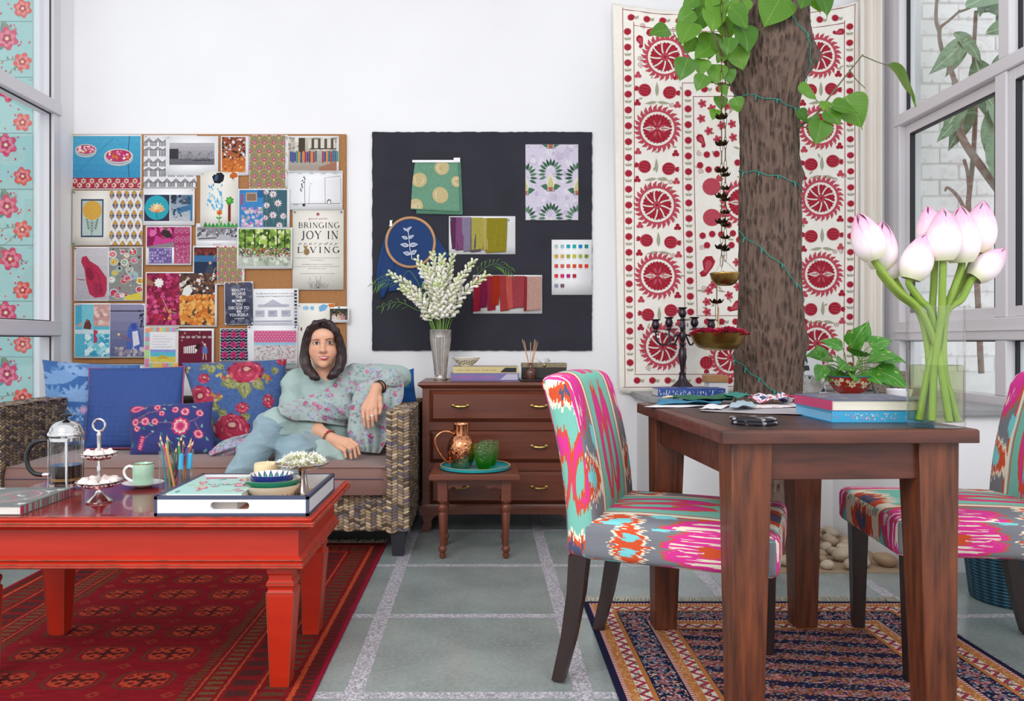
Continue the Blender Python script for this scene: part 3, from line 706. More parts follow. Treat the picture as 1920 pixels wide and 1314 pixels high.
moulding(MB(),-hw,hw,-hd,hd,[(0,DZ-.035),(0,DZ-.004),(-.004,DZ)]).build('top_frame',M_shr,DT,local=True,bevel=.002)
MB().box((-hw+.04,-hd+.012,DZ-.002),(hw-.04,hd-.012,DZ+.0008)).build('inlay',M_tt,DT,local=True)
rail=.03
for(a,b_)in(((-hw+rail+.1,-hd+.045,.645),(hw-rail-.1,-hd+.075,DZ-.035)),((-hw+rail+.1,hd-.075,.645),(hw-rail-.1,hd-.045,DZ-.035)),((-hw+.05,-hd+.12,.645),(-hw+.08,hd-.12,DZ-.035)),((hw-.08,-hd+.12,.645),(hw-.05,hd-.12,DZ-.035))):
 MB().box(a,b_).build('apron',M_shr,DT,local=True,bevel=.002)
for sx_ in(-1,1):
 for sy_ in(-1,1):
  xo,yo=sx_*(hw-.033),sy_*(hd-.03); xi,yi=xo-sx_*.105,yo-sy_*.10
  R_=lambda xa,xb,ya,yb:(min(xa,xb),max(xa,xb),min(ya,yb),max(ya,yb))
  MB().frustum(0,R_(xo-sx_*.006,xi+sx_*.022,yo,yi+sy_*.03),DZ-.035,R_(xo,xi,yo,yi)).build('leg',M_sh,DT,local=True,bevel=.003)
  # ================================================================ ikat chairs
M=Mat('ikat_cotton'); uvn=M.n('ShaderNodeUVMap'); sep=M.n('ShaderNodeSeparateXYZ'); M.nt.links.new(uvn.outputs[0],sep.inputs[0])
u,v=E(M.nt,sep.outputs[0])*.68,E(M.nt,sep.outputs[1])*.68
hj=hash2((u*300).floor(),(u*0))-.5
nj=M.noise(M.vec(u*60,v*2.0),1,2)-.5
v2=v+hj*.022+nj*.07; u2=u+(M.noise(M.vec(u*6,v*6),1,2)-.5)*.02
pu,pv=.36,.46
um=((u2/pu+.5).fract()-.5)*pu; vm=((v2/pv+.5).fract()-.5)*pv
ub=((u2/pu).fract()-.5)*pu; vb=((v2/pv+.22).fract()-.5)*pv
def el(a,b_,ca,cb,ra,rb):return(((a-ca)/ra)*((a-ca)/ra)+((b_-cb)/rb)*((b_-cb)/rb)).sqrt()
TQ,OR,PK,CR,GR='#7fc4b4','#d9552f','#e23a98','#f3e8d2','#7e8088'
c=M.mix(um.abs().lt(.098),GR,TQ)
c=M.mix(um.abs().band(.090,.100),c,CR); c=M.mix(um.abs().band(.100,.106),c,OR); c=M.mix(um.abs().band(.082,.086),c,OR)
# motif A on turquoise: pink oval, split
for s_ in(-1,1):
 d=el(um,vm,s_*.028,0,.025,.105); c=M.mix(d.lt(1.18),c,OR); c=M.mix(d.lt(1.0),c,PK)
 d2=el(um,vm,s_*.024,-.02,.012,.055); c=M.mix(d2.lt(1.35),c,OR); c=M.mix(d2.lt(1),c,TQ)
d=el(um,vm,0,.23,.085,.045).min(el(um,vm,0,-.23,.085,.045)); c=M.mix(d.lt(1.15),c,CR); c=M.mix(d.lt(.8),c,OR); c=M.mix(d.lt(.45),c,'#4f5a78')
# motif B on grey: pink sunburst with cream streaks
d=el(ub,vb,0,.02,.074,.115); c=M.mix(d.lt(1.06),c,OR); c=M.mix(d.lt(1.0),c,PK)
st=(M.noise(M.vec(u*95,v*9),1,2)).gt(.52); c=M.mix(d.lt(.86)*st*((ub*40).tri()+d*.35).gt(.45),c,CR); c=M.mix(d.lt(.3),c,OR)
d=el(ub,vb,.0,-.185,.075,.04); c=M.mix(d.lt(1.2),c,CR); c=M.mix(d.lt(1.0),c,OR); c=M.mix(el(ub,vb,.03,-.185,.018,.022).min(el(ub,vb,-.03,-.185,.018,.022)).lt(1),c,'#7fd4d8')
c=M.mix(el(ub,vb,.068,.13,.014,.03).min(el(ub,vb,-.068,.13,.014,.03)).min(el(ub,vb,.072,-.1,.012,.026)).lt(1),c,'#7fd4d8')
M.base(M.mix(M.noise(scale=420,detail=1).sm(.4,.7)*.16,c,'#5f5a58')).set(Roughness=.85); M.b.inputs['Specular IOR Level'].default_value=.15
M.bump(M.noise(scale=700,detail=1),.25,.002); M_ikat=M.m
M_dleg=mat('dark_espresso_wood','#241a1a',.38,var=.6,vscale=5,stretch=(6,6,1),col2='#3c2420')
def upholstered(name,f,nu,nv,nw,uvf,parent):
 """rounded box: f maps (a,b,c) in [-1,1]^3 to a point; uvf maps (point, dominant axis) to uv"""
 b=MB(); ids={}
 def vid(a,bb,c_):
  k=(round(a,4),round(bb,4),round(c_,4))
  if k not in ids:ids[k]=len(b.v); b.v.append(tuple(f(a,bb,c_)))
  return ids[k]
 uv=[]; g=lambda n:[-1+2*i/n for i in range(n+1)]
 for ax_,(n1,n2)in((0,(nv,nw)),(1,(nu,nw)),(2,(nu,nv))):
  for sg in(-1,1):
   A,B_=g(n1),g(n2)
   for i in range(n1):
    for j in range(n2):
     q=[(A[i],B_[j]),(A[i+1],B_[j]),(A[i+1],B_[j+1]),(A[i],B_[j+1])]
     if(sg==-1)^(ax_==1):q=q[::-1]
     pt=[((sg,a,c_)if ax_==0 else(a,sg,c_)if ax_==1 else(a,c_,sg))for a,c_ in q]
     b.f.append(tuple(vid(*p_)for p_ in pt)); b.c.append(None); b.mi.append(0)
     for p_ in pt:uv.append(uvf(b.v[vid(*p_)],ax_,sg))
 b.uv=uv; return b.build(name,M_ikat,parent,smooth=True,local=True,angle=180)
def rnd_(a,bb,c_,h,r):  # superellipse-like rounding of a unit box with half sizes h and edge radius r
 p_=np.array((a*h[0],bb*h[1],c_*h[2])); inner=np.array([max(k-r,0)for k in h]); q=np.clip(p_,-inner,inner); d=p_-q; n=np.linalg.norm(d)
 return q+d/n*r if n>1e-9 else p_
def make_chair(label,loc,rz,seed):
 t=thing('dining_chair',label,'chair',loc,rz,'ikat dining chairs')
 def fs(a,bb,c_):
  p_=rnd_(a,bb,c_,(.273,.262,.058),.026); x_,y_,z_=p_+np.array((.038,0,.425))
  if c_>0:z_+=.018*(1-a*a)*(1-bb*bb)
  return(x_,y_,z_-.012*max(0,-0))
 upholstered('seat',fs,30,28,6,lambda p_,ax_,sg:(p_[1]+.02,p_[0]+.04)if ax_==2 else(((p_[2]-.425)*2+.2647,(p_[0]-.14)*1.35+.2188)if ax_==1 else(p_[1]+.02,-p_[2]+.75)),t)
 def fb(a,bb,c_):
  p_=rnd_(a,bb,c_,(.046,.262,.268),.034); z_=p_[2]; k=(z_+.268)/.536
  return(p_[0]-.228-.085*k**1.5+.012*math.sin(PI*k),p_[1],z_+.635-(.012*bb*bb if c_>.8 else 0))
 upholstered('backrest',fb,6,28,30,lambda p_,ax_,sg:(p_[1]+.0,p_[2]+.0)if ax_==0 else(((p_[0]+.25)*1.4,(p_[2]-.62)*1.5+.676)if ax_==1 else(p_[1],p_[0]+1.1)),t)
 for sy_ in(-1,1):
  y_=sy_*.225
  MB().frustum(.0,(.235,.272,y_-.018,y_+.018),.372,(.225,.28,y_-.027,y_+.027)).build('leg',M_dleg,t,local=True,bevel=.002)
  pts=[(-.300,0),(-.268,.13),(-.246,.26),(-.236,.375)]; b=MB(); vs=[]
  for i,(xx,zz)in enumerate(pts):
   w_=lerp(.018,.027,i/3); vs+=[(xx-w_,y_-w_,zz),(xx+w_,y_-w_,zz),(xx+w_,y_+w_,zz),(xx-w_,y_+w_,zz)]
  b.add(vs,[(j*4+i,j*4+(i+1)%4,(j+1)*4+(i+1)%4,(j+1)*4+i)for j in range(3)for i in range(4)]+[(3,2,1,0),(12,13,14,15)]); b.build('leg',M_dleg,t,local=True,smooth=True,angle=35)
 return t
make_chair('ikat upholstered chair nearest the chest of drawers, left of the dining table',(.584,2.445,.0065),math.radians(-23),0)
make_chair('ikat upholstered chair at the window side, right of the dining table',(1.53,2.54,.0065),math.radians(173.5),1)
# ================================================================ cork board with pinned sheets
BYD=WALL_Y-.022
M_cork=mat('cork_board','#b07c4d',.9,var=.6,vscale=120,col2='#8f6038',bump=.3,bscale=300)
CK=MB(); CK.box((Xp(139,WALL_Y),BYD,Zp(681,WALL_Y)),(Xp(650,WALL_Y),WALL_Y-.001,Zp(253,WALL_Y)))
tag(CK.build('pin_board',M_cork,bevel=.002),'brown cork board on the white wall behind the sofa','pin board')
M_paper=mat('white_paper','#efeef0',.75,spec=.2); M_paperc=mat('cream_paper','#e9e4da',.75,spec=.2)
LAY=[0]
M_pin=mat('pin_plastic',attr=True,rough=.3)
def blobs(p,x0,y0,x1,y1,cols,n,s0,s1,seed,sq=1.0):
 r=random.Random(seed)
 for i in range(n):
  cx,cy=r.uniform(x0,x1),r.uniform(y0,y1); s_=r.uniform(s0,s1); k=6; pts=[]
  for a in range(k):t=a*2*PI/k+r.uniform(-.3,.3); q=s_*r.uniform(.7,1.2); pts.append((min(max(cx+q*math.cos(t),x0),x1),min(max(cy+q*sq*math.sin(t),y0),y1)))
  p.poly(pts,r.choice(cols))
 return p
def sheet(name,label,cat,x0,y0,x1,y1,pr=None,m=None,rot=0.0,Y=None,lay=None,pins=((.5,.02),),pc='#d9d9e0',curl=.004,group='sheets pinned to the cork board'):
 if lay is None:LAY[0]+=1; lay=LAY[0]
 Yw=(Y or BYD)-.0008-.0007*lay
 cx,cy=(x0+x1)/2,(y0+y1)/2; c_,s_=math.cos(rot),math.sin(rot)
 def mp(px,py,e=0.0):
  dx,dy=px-cx,py-cy; X_,Y_=cx+dx*c_-dy*s_,cy+dx*s_+dy*c_
  t=(py-y0)/(y1-y0); w_=Yw-curl*t
  q=P(X_,Y_,WALL_Y); return(q.x,w_-e,q.z)
 b=MB(); n=4; b.grid(lambda u,v_:mp(lerp(x0,x1,u),lerp(y1,y0,v_)),1,n)
 o=b.build(name,m or M_paper,smooth=True,angle=180,solid=.0004); tag(o,label,cat,group)
 if pr is not None:
  pr.p=[(np.clip(q,(x0+.2,y0+.2),(x1-.2,y1-.2)),c)for q,c in pr.p]
  pb=MB()
  for i,(q,c)in enumerate(pr.p):  # keep pieces short in y so that they follow the curl
   pb.add([mp(u,v_,.0005+.0009*i/len(pr.p))for u,v_ in q],[tuple(range(len(q)))],c)
  ROOT.setdefault(o.name,Matrix.Translation(o.location)); pb.build('print',INK,o)['kind']='stuff'
 for(u,v_)in pins:
  k=MB(); q=mp(lerp(x0,x1,u),lerp(y0,y1,v_)); k.lathe([(0,0),(.0045,.001),(.0045,.003),(.003,.004),(.003,.009),(.0045,.010),(.004,.012),(0,.0125)],8,M=Matrix.Translation(q)@Matrix.Rotation(PI/2,4,'X'),col=pc)
  k.build('push_pin',M_pin,o,smooth=True)
 return o
def sky_photo(x0,y0,x1,y1,top,bot,n=6):
 p=Pr()
 for i in range(n):p.rect(x0,lerp(y0,y1,i/n),x1,lerp(y0,y1,(i+1)/n),hexmix(top,bot,i/(n-1)))
 return p
R=random.Random(11)
TL=(.04,.03); TR=(.96,.03); BLp=(.04,.97); BR=(.96,.97)
# 1 blue table with bowls of petals
p=sky_photo(141,257,267,335,'#4fa8cc','#3d92bd'); p.line([(150,325),(190,285),(215,262)],.8,'#2c7ba0'); p.line([(246,257),(243,300),(246,334)],1.2,'#1d4e68'); p.line([(160,275),(140,300)],.7,'#2c7ba0')
for cx,cy,rx,ry in((165,282,20,11),(226,294,27,15)):
 p.ell(cx,cy+4,rx,ry,'#c7c3c0'); p.ell(cx,cy+2,rx*.95,ry*.9,'#8a9fae'); p.ell(cx,cy,rx,ry*.9,'#d8d2cc'); p.ell(cx,cy,rx*.88,ry*.78,'#b83d6e'); blobs(p,cx-rx*.75,cy-ry*.6,cx+rx*.75,cy+ry*.55,['#d9447f','#c2265d','#e57aa3','#f2c4c9','#d8742f','#f0e2d8'],46,1.5,3.6,int(cx))
p.rect(141,335,267,355,'#a8354a');
for i in range(16):p.flower(145+i*8+(i%2),345+(4 if i%2 else-4),5.2,6,'#e0c4b0',.35); p.ell(145+i*8,345+(4 if i%2 else-4),2.2,None,'#b8485a',n=8)
sheet('photo_print','photo of bowls of pink petals on a blue table, top left of board','paper',139,254,269,357,p,pins=(TL,BLp),pc='#d8c65a')
# 2 geometric maze
p=Pr(); p.rect(274,257,371,352,'#e9e7ea')
for j in range(5):
 for i in range(6):
  cx=274+i*17; y_=257+j*19
  for k in range(3):q=2.6*k; p.line([(cx+q,y_+19),(cx+q,y_+12-(j%2)*5),(cx+8.5,y_+2+q+(1-j%2)*2),(cx+17-q,y_+12-(j%2)*5),(cx+17-q,y_+19)],1.35,'#262230')
sheet('pattern_print','black and white geometric maze pattern sheet near top of board','paper',273,255,372,354,p,pins=(TL,),pc='#c9c9cf')
# 3 river photo
p=sky_photo(321,270,405,311,'#b9b4bb','#85828a'); p.rect(321,281,338,303,'#3a3840'); blobs(p,336,286,404,300,['#8d8a91','#a29fa6','#77757c'],40,1,3,2); p.rect(321,300,405,311,'#6c6a72'); p.line([(365,303),(398,302)],1.6,'#2f2d33'); blobs(p,340,298,404,304,['#4a484f','#5d5b62'],26,.6,1.6,3)
sheet('photo_print','white sheet with a grey riverside photo over the maze pattern','paper',314,257,412,331,p,pins=(TL,BR))
# 4 orange crowd
p=sky_photo(419,259,463,325,'#8d4a34','#d0783a'); blobs(p,419,259,463,300,['#22202a','#e6e0df','#3a2c30','#b5533a','#c7c2c4'],90,1,3,4); blobs(p,419,298,463,325,['#d9803c','#c9682e','#e39a52','#b9552e'],60,1.5,4,5)
sheet('photo_print','photo of a crowd around orange marigold heaps, upper right of board','paper',417,257,469,331,p,pins=((.5,.03),BR))
# 5 arches
def arches(p,x0,y0,x1,y1,s_=1.0):
 p.rect(x0,y0,x1,y1,'#8f8d72'); px,py=18*s_,20*s_; j=0; y_=y0-4
 while y_<y1+py:
  x_=x0-px+(px/2 if j%2 else 0)
  while x_<x1+px:
   if x0-4<x_<x1+4:
    p.line([(x_+px/2*math.sin(t*.7854)*(1 if t else 1),y_-py*.6*math.cos(t*.7854))for t in range(-2,3)],1.3*s_,'#c99a48'); p.line([(x_+px/2*math.sin(t*.7854),y_+2-py*.5*math.cos(t*.7854))for t in range(-2,3)],.8*s_,'#a9794a')
    p.flower(x_,y_+2,4.2*s_,6,'#c0476a',.35); p.flower(x_,y_+2,2*s_,5,'#e39aa8',.3); p.leaf(x_,y_+11*s_,5*s_,2*s_,-PI/2,'#d9d4c0',3); p.leaf(x_-4*s_,y_+6*s_,4*s_,1.6*s_,1,'#6d7a5c',3); p.leaf(x_+4*s_,y_+6*s_,4*s_,1.6*s_,2.1,'#6d7a5c',3)
   x_+=px
  y_+=py*.78; j+=1
 return p
sheet('pattern_print','olive scalloped arch pattern with pink blossoms at the top edge of board','paper',470,255,542,357,arches(Pr(),471,256,537,354),pins=(TR,))
# 6 cloth stall
p=sky_photo(543,260,633,322,'#c9c2b2','#a89c90'); blobs(p,543,260,633,285,['#d8d2c4','#b5ab9c','#e8e4da','#9a8f84'],40,3,7,6)
p.rect(562,261,574,288,'#4b4038'); p.rect(580,264,630,282,'#ddd6c9'); p.rect(583,280,632,282,'#4b4038');
for x_ in(586,598,610,622):p.rect(x_,262,x_+5,280,'#5c5046')
for i in range(22):x_=546+i*3.9+(9 if i>12 else 0); p.rect(x_,286-.12*i+(i%3),x_+3.2,305+(i%2)*2,R.choice(['#2f6a8f','#b03a3a','#d98a2f','#3e8f86','#7a3a6e','#c9b03a','#a83a5c','#3a4a8f']))
p.poly([(600,316),(633,304),(633,322),(600,322)],'#a5755f')
sheet('photo_print','photo of bright folded cloths against an old building, top right corner','paper',541,257,637,325,p,pins=(TL,TR))
# 7 line drawing
p=Pr(); p.line([(574,386),(573,335)],.8,'#55525a'); p.line([(581,385),(583,350),(588,346),(582,345)],.6,'#8d8a92'); p.line([(612,383),(611,335),(640,332)],.8,'#77747c'); p.line([(548,384),(640,383)],.8,'#55525a'); p.line([(640,335),(642,383)],.6,'#77747c')
for i in range(9):p.ell(571+R.uniform(-5,5),334+i*3.2,1.5,None,'#403d45',n=6)
for i in range(4):p.ell(564+i*22,327,5,1.2,'#c5c3c9',n=10); p.ell(619,380,4,5,'#55525a',n=9); p.ell(619,381,2.8,3.6,'#efeef0',n=9); p.ell(572,386,3,None,'#403d45',n=7); p.text('CO',553,384,4,'#8d8a92')
sheet('sketch_sheet','white sheet with a thin pencil line sketch, right side of board','paper',541,322,644,395,p,pins=(TL,TR))
# 8 poster : thick and thin serif letters
def serif(p,txt,x0,x1,yb,h,col,gap=.16):
 W={'I':.35,'J':.5,'L':.62,'B':.68,'R':.72,'N':.8,'G':.8,'O':.84,'Y':.76,'V':.78,' ':.35}
 tot=sum(W[c]for c in txt)+gap*(len(txt)-1); k=(x1-x0)/tot; x_=x0
 def st(pts,w_):p.line([(x_+a*k,yb-b_*h)for a,b_ in pts],w_,col)
 T,t=k*.13,k*.045
 for c in txt:
  w_=W[c]; sf=lambda a,b_:st([(a-.1,b_),(a+.1,b_)],t*1.2)
  if c in 'IBRLN':
   a=.17 if c=='I' else .12
   st([(a,0),(a,1)],T if c!='N' else t); sf(a,0.015); sf(a,.985)
  if c=='N':st([(.1,1),(.68,0)],T); st([(.68,0),(.68,1)],t); sf(.68,.985)
  if c=='L':st([(.12,.02),(.58,.02)],t); st([(.57,0),(.59,.2)],t)
  if c in 'BR':
   st([(.12,.98),(.4,.97),(.55,.86),(.57,.76),(.54,.62),(.4,.53),(.12,.52)],T*.6)
  if c=='B':st([(.4,.52),(.58,.45),(.64,.27),(.58,.1),(.4,.02),(.12,.02)],T*.65)
  if c=='R':st([(.36,.52),(.7,0.02)],T)
  if c in 'OG':
   a0=0 if c=='O' else .9; pts=[(.41+.37*math.cos(a),.5+.51*math.sin(a))for a in[a0+(2*PI-a0*1.25)*i/20 for i in range(21)]]
   for i in range(20):p.line([(x_+pts[i][0]*k,yb-pts[i][1]*h),(x_+pts[i+1][0]*k,yb-pts[i+1][1]*h)],lerp(t,T,abs(pts[i][0]-.41)/.37),col)
  if c=='G':st([(.7,.05),(.7,.42)],T); st([(.56,.42),(.8,.42)],t)
  if c=='J':st([(.34,1),(.34,.15),(.26,-.1),(.08,-.14)],T); sf(.34,.985)
  if c=='Y':st([(.05,1),(.38,.48)],T); st([(.38,.48),(.7,1)],t); st([(.38,.5),(.38,0)],T); sf(.38,.015); sf(.08,.985); sf(.68,.985)
  if c=='V':st([(.06,1),(.4,0)],T); st([(.4,0),(.72,1)],t); sf(.08,.985); sf(.7,.985)
  x_+=(w_+gap)*k
 return p
p=Pr()
for i in range(8):p.leaf(598,403,4,1.6,i*PI/4,'#b0475a',3)
flipy=lambda pr,y0:[(np.array([(a,2*y0-b_)for a,b_ in q]),c)for q,c in pr]
def txt(p,t,x,y,h,col,**k):
 q=Pr(); q.text(t,x,y,h,col,**k); p.p+=flipy(q.p,y); return p
txt(p,'good earth',598,413,4.4,'#b0566a',width=35,align='C')
serif(p,'BRINGING',562,638,428.5,10,'#262428'); serif(p,'JOY IN',566,636,449,14.5,'#262428'); txt(p,'e v e r y d a y',599,460,5.4,'#6b676e',width=74,align='C',shear=.4); serif(p,'LOVING'.replace('O',' '),560,638,475,11,'#262428',gap=.3)
p.ell(577,473,5.5,6.5,'#9a7a55',n=12); p.ell(575,465,3,None,'#9a7a55',n=8); p.leaf(573,464,4,2,-2,'#9a7a55',3); p.leaf(577,464,4,2,-1.2,'#9a7a55',3)
for y_,w_ in((484,84),(488,30),(496,60),(500,84),(504,36),(513,66)):
 for i in range(int(w_/2.6)):p.rect(598-w_/2+i*2.6,y_,598-w_/2+i*2.6+R.uniform(1.2,2.3),y_+1.1,'#a5a2a6')
for i in range(16):x_=584+i*2; p.line([(x_,542),(x_+R.uniform(-4,4),542-R.uniform(6,25))],.55,'#8f8c86'); p.leaf(x_,542,R.uniform(6,18),1.6,-PI/2+R.uniform(-.5,.5),'#a9a59c',3)
sheet('poster','cream lettered poster reading bringing joy in everyday living','poster',551,394.5,646,544,p,m=M_paperc,pins=(TL,TR,(.5,.97)),pc='#2f4a7a')
# 10 boats sheet, 9 child's drawing
p=Pr(); p.rect(373,427,448,452,'#8f8c93'); p.rect(373,440,448,452,'#b9b6bc'); blobs(p,373,430,448,446,['#3a383e','#5c5a60','#77747a','#c9c6cb'],70,1,3.5,9); p.line([(376,449),(410,447)],1.6,'#2b292e'); txt(p,'good earth',411,460,2.4,'#b0566a',width=16,align='C')
sheet('photo_print','grey photo of boats below the child drawing','paper',371,420,450,464,p,pins=())
p=Pr(); p.poly([(401,333),(407,327),(418,325),(424,331),(422,341),(415,346),(405,345)],'#1c1c28'); p.poly([(407,332),(413,330),(410,341),(405,340)],'#3a5a7c'); p.poly([(434,330),(440,324),(447,327),(449,333),(440,337),(434,335)],'#c9642a'); p.poly([(437,334),(443,343),(440,336)],'#3a2420')
for i in range(46):a=R.uniform(0,1); x_=lerp(395,424,R.random())-4*a; y_=lerp(348,396,a); p.ell(x_,y_,1.5,3.2,R.choice(['#7cc0e6','#9ad0ee','#5aa9da']),n=7,rot=R.uniform(-.4,.4))
p.rect(431,384,436,417,'#7a2a24'); p.flower(434,378,8,7,'#3d9a36',.3); p.flower(433,377,4,6,'#6cc04a',.3); p.flower(415,400,6,6,'#d9802f',.35); p.ell(415,401,2,None,'#c03a2a',n=7); p.line([(415,405),(414,420)],1.2,'#3d9a36'); p.leaf(414,412,7,3,-.6,'#3d9a36',4); p.leaf(414,412,7,3,-2.5,'#3d9a36',4)
for i in range(9):x_=385+i*7.2; p.poly([(x_,427),(x_+4,413+R.uniform(0,7)),(x_+8,427)],R.choice(['#2f9a3c','#3fae45','#23802f']))
sheet('child_drawing',"child's crayon drawing of a waterfall, palm and green grass",'paper',379,324,450,428,p,m=M_paperc,pins=(TL,))
# 11 gold moon page + block print page
p=Pr(); p.rect(157,375,199,446,'#3f4266'); p.rect(159.5,378,196.5,443,'#b8cbc6'); p.ell(178,396,18,None,'#d9a94a',n=28); p.line([(178,414),(177,444)],1.1,'#4a5348')
for i in range(4):
 for s_ in(-1,1):p.line([(178,436-i*5),(178+s_*(7+i),430-i*5)],.7,'#4a5348'); p.leaf(178+s_*(5+i),431-i*5,6,2.4,-PI/2+s_*.7,'#5f6b58',3)
sheet('book_page','page with a golden moon over a plant in a dark frame','paper',141,359,211,461.5,p,m=M_paperc,pins=(TL,BLp),pc='#3a8a5a')
p=Pr(); p.rect(211,360,271,460,'#e6e0da')
for j in range(6):
 for i in range(5):
  x_,y_=214+i*14+(7 if j%2 else 0),366+j*19
  if x_>270:continue
  p.leaf(x_,y_+9,18,11,-PI/2,'#7d7a8e',5); p.flower(x_,y_-3,4,6,'#c9963c',.3); p.ell(x_-3,y_+2,1.6,None,'#4a4a72',n=6); p.ell(x_+3,y_+2,1.6,None,'#4a4a72',n=6); p.ell(x_,y_+4,1.8,None,'#c9963c',n=6); p.line([(x_,y_+9),(x_+1,y_+12)],.8,'#55536a')
sheet('pattern_print','cream page of small blue and ochre block printed plants','paper',210.5,358.5,272,461,p,m=M_paperc,pins=())
# 12 lotus and boat
p=Pr(); p.rect(275,367,322,416,'#33344c'); p.ell(298.5,391,22.5,23,'#2fa3b4',n=30)
for i in range(7):p.leaf(299,398,17,7,-PI/2+(i-3)*.42,hexmix('#f0d9a6','#e0a877',abs(i-3)/3),4)
p.ell(299,398,4,3,'#d98a4a',n=8); p.line([(299,400),(298,406),(301,413)],1,'#33344c')
p2=sky_photo(323,367,365,416,'#7f93a8','#b9bcc2'); p.p+=p2.p; blobs(p,325,367,364,385,['#2c3442','#45566b','#5d7085'],30,2,5,12); p.poly([(334,392),(363,385),(362,395),(338,402)],'#3f6f9a'); p.rect(361,367,365,416,'#3c7aa3'); blobs(p,326,390,345,410,['#34435a','#6d7f95'],14,1,3,13)
sheet('photo_print','sheet with a cream lotus on a turquoise disc beside a boat photo','paper',273,355,369,424,p,pins=(TR,))
# 13 blue house and lotuses
p=Pr(); p.rect(452,358,497,427,'#3e86c4'); p.rect(464,363,485,380,'#b9a58c'); p.rect(466,365,483,378,'#8d6f5c'); p.rect(455,366,459,386,'#b04a6a'); blobs(p,456,390,496,427,['#c9a3c4','#b583b0','#d8c2d0','#8fae9a','#e0d0d4'],70,2,4.5,14); p.rect(486,358,497,372,'#2f6297')
p.rect(497,358,541,427,'#3f6470')
for(x_,y_,s_)in((502,362,6),(515,366,8),(503,387,7),(524,383,8),(515,405,8),(534,407,7),(501,410,6),(527,424,7)):
 for i in range(9):p.leaf(x_,y_,s_,s_*.4,i*.7,R.choice(['#e6d3d6','#d9b3bd','#f0e6e4']),3)
 p.ell(x_,y_,s_*.25,None,'#b07a8a',n=6); p.line([(x_,y_),(x_+1,y_+16)],.7,'#7d9a8a')
sheet('photo_print','print of a blue shopfront with lotus flowers beside it','paper',450,356,546,429,p,pins=(TL,))
# 14 pink textiles
p=Pr(); p.rect(280,427,331,464,'#b32a72'); blobs(p,280,427,331,464,['#c9408a','#9a1f5e','#d96aa2','#8a1850','#7a5a4a'],40,3,9,15); p.poly([(310,432),(322,434),(328,446),(318,448),(306,440)],'#3a2a2c'); p.poly([(281,463),(331,455),(331,465),(281,466)],'#8d7f84')
p.rect(331,427,361,495,'#a83a68')
for i in range(12):x_,y_=336+(i%3)*10,433+(i//3)*17; p.ell(x_,y_,4.5,6.5,'#c96a92',n=9,rot=.5); p.ell(x_,y_,2.4,4,'#8f2a55',n=8,rot=.5); p.ell(x_,y_,1,1.6,'#e0a3bd',n=6)
p.rect(284,466,327,495,'#7d6aa2')
for j in range(5):
 for i in range(9):p.rect(285+i*4.7,468+j*5.4,287.6+i*4.7,471+j*5.4,R.choice(['#c9bcd9','#5a4a86','#b59ac0']))
p.rect(331,465,361,495,'#b5587c'); blobs(p,331,465,361,495,['#d08aa6','#983a62'],40,1,2.4,16)
sheet('photo_print','collage of magenta and violet textiles at the middle of board','paper',278,425,363,498,p,pins=(TL,))
# 17 singer + arches
p=Pr(); p.rect(368,465,411,532,'#26344f'); p.rect(368,465,411,479,'#5a2a2c'); blobs(p,368,465,411,480,['#7a3030','#3a1f22','#8f4038'],24,2,4,17); p.rect(368,480,411,492,'#3c6d9a'); p.poly([(390,508),(396,495),(403,500),(405,514),(388,516)],'#3d4658'); p.ell(398,494,3,None,'#c9a38a',n=8); blobs(p,368,514,411,532,['#c0441f','#d9602a','#a83418','#e0783a'],36,2,4.5,18)
arches(p,412,465,457,531,.8)
sheet('photo_print','photo of a seated figure beside an arch pattern, centre of board','paper',366,462,462,535,p,pins=(TL,))
# 15 group photo
p=sky_photo(451,431,548,500,'#4c6b2c','#8fae5a',4); blobs(p,451,431,548,466,['#a5c45a','#6d9038','#3d5a26','#c2d67a','#86a84a','#e0e6b0'],150,2,6,19)
for x_ in(462,480,505,522,536):p.rect(x_,433,x_+2,466,'#3a3424')
p.rect(451,480,548,500,'#b9bfb0'); blobs(p,451,484,548,500,['#d9dcd2','#9aa58c'],20,3,7,20); blobs(p,453,466,547,483,['#b53a3a','#2a2a34','#d9d4d0','#3a5a8f','#c98a3a','#7a4a5c','#e8e4e2','#c9a38a','#8f2f55'],230,.9,2,21)
sheet('photo_print','group photo of many people under green trees','paper',448,428,551,505,p,pins=(TL,BR))
# 16 red veil + market
p=sky_photo(148,466,208,562,'#c9c4c9','#b3aeb6'); p.poly([(160,483),(168,481),(174,490),(190,500),(206,522),(206,545),(202,557),(184,559),(174,552),(168,530),(164,505),(158,492)],'#b52f50'); p.poly([(168,500),(178,506),(184,520),(176,528),(168,518)],'#8f2340'); p.poly([(180,528),(198,535),(200,552),(184,555)],'#a02a4c'); p.line([(168,490),(192,520),(196,552)],1.2,'#8a2040'); p.line([(165,526),(150,524)],2,'#9a6a58'); p.ell(151,524,2.5,None,'#d98a9a',n=7)
sheet('photo_print','photo of a figure wrapped in a crimson veil','paper',145,464,209,565,p,pins=(TL,),pc='#3a8a5a')
p=Pr(); p.rect(210,465,271,563,'#8a8a86')
for i in range(26):x_,y_,s_=R.uniform(214,268),R.uniform(469,560),R.uniform(4,9); c=R.choice(['#d9d4cc','#c9a3b0','#a3bfae','#e6e2da','#b5c9d0','#c0a48a']); p.ell(x_,y_,s_,s_*.9,c,n=12); p.ell(x_,y_,s_*.75,s_*.66,R.choice(['#c23a5c','#d96a8a','#7aa592','#e0dcd4','#d9b03a','#8fb5c4']),n=10); blobs(p,x_-s_*.4,y_-s_*.4,x_+s_*.4,y_+s_*.4,['#e8e2dc','#c23a5c','#8a2f4c','#c9c43a'],5,.8,1.8,i)
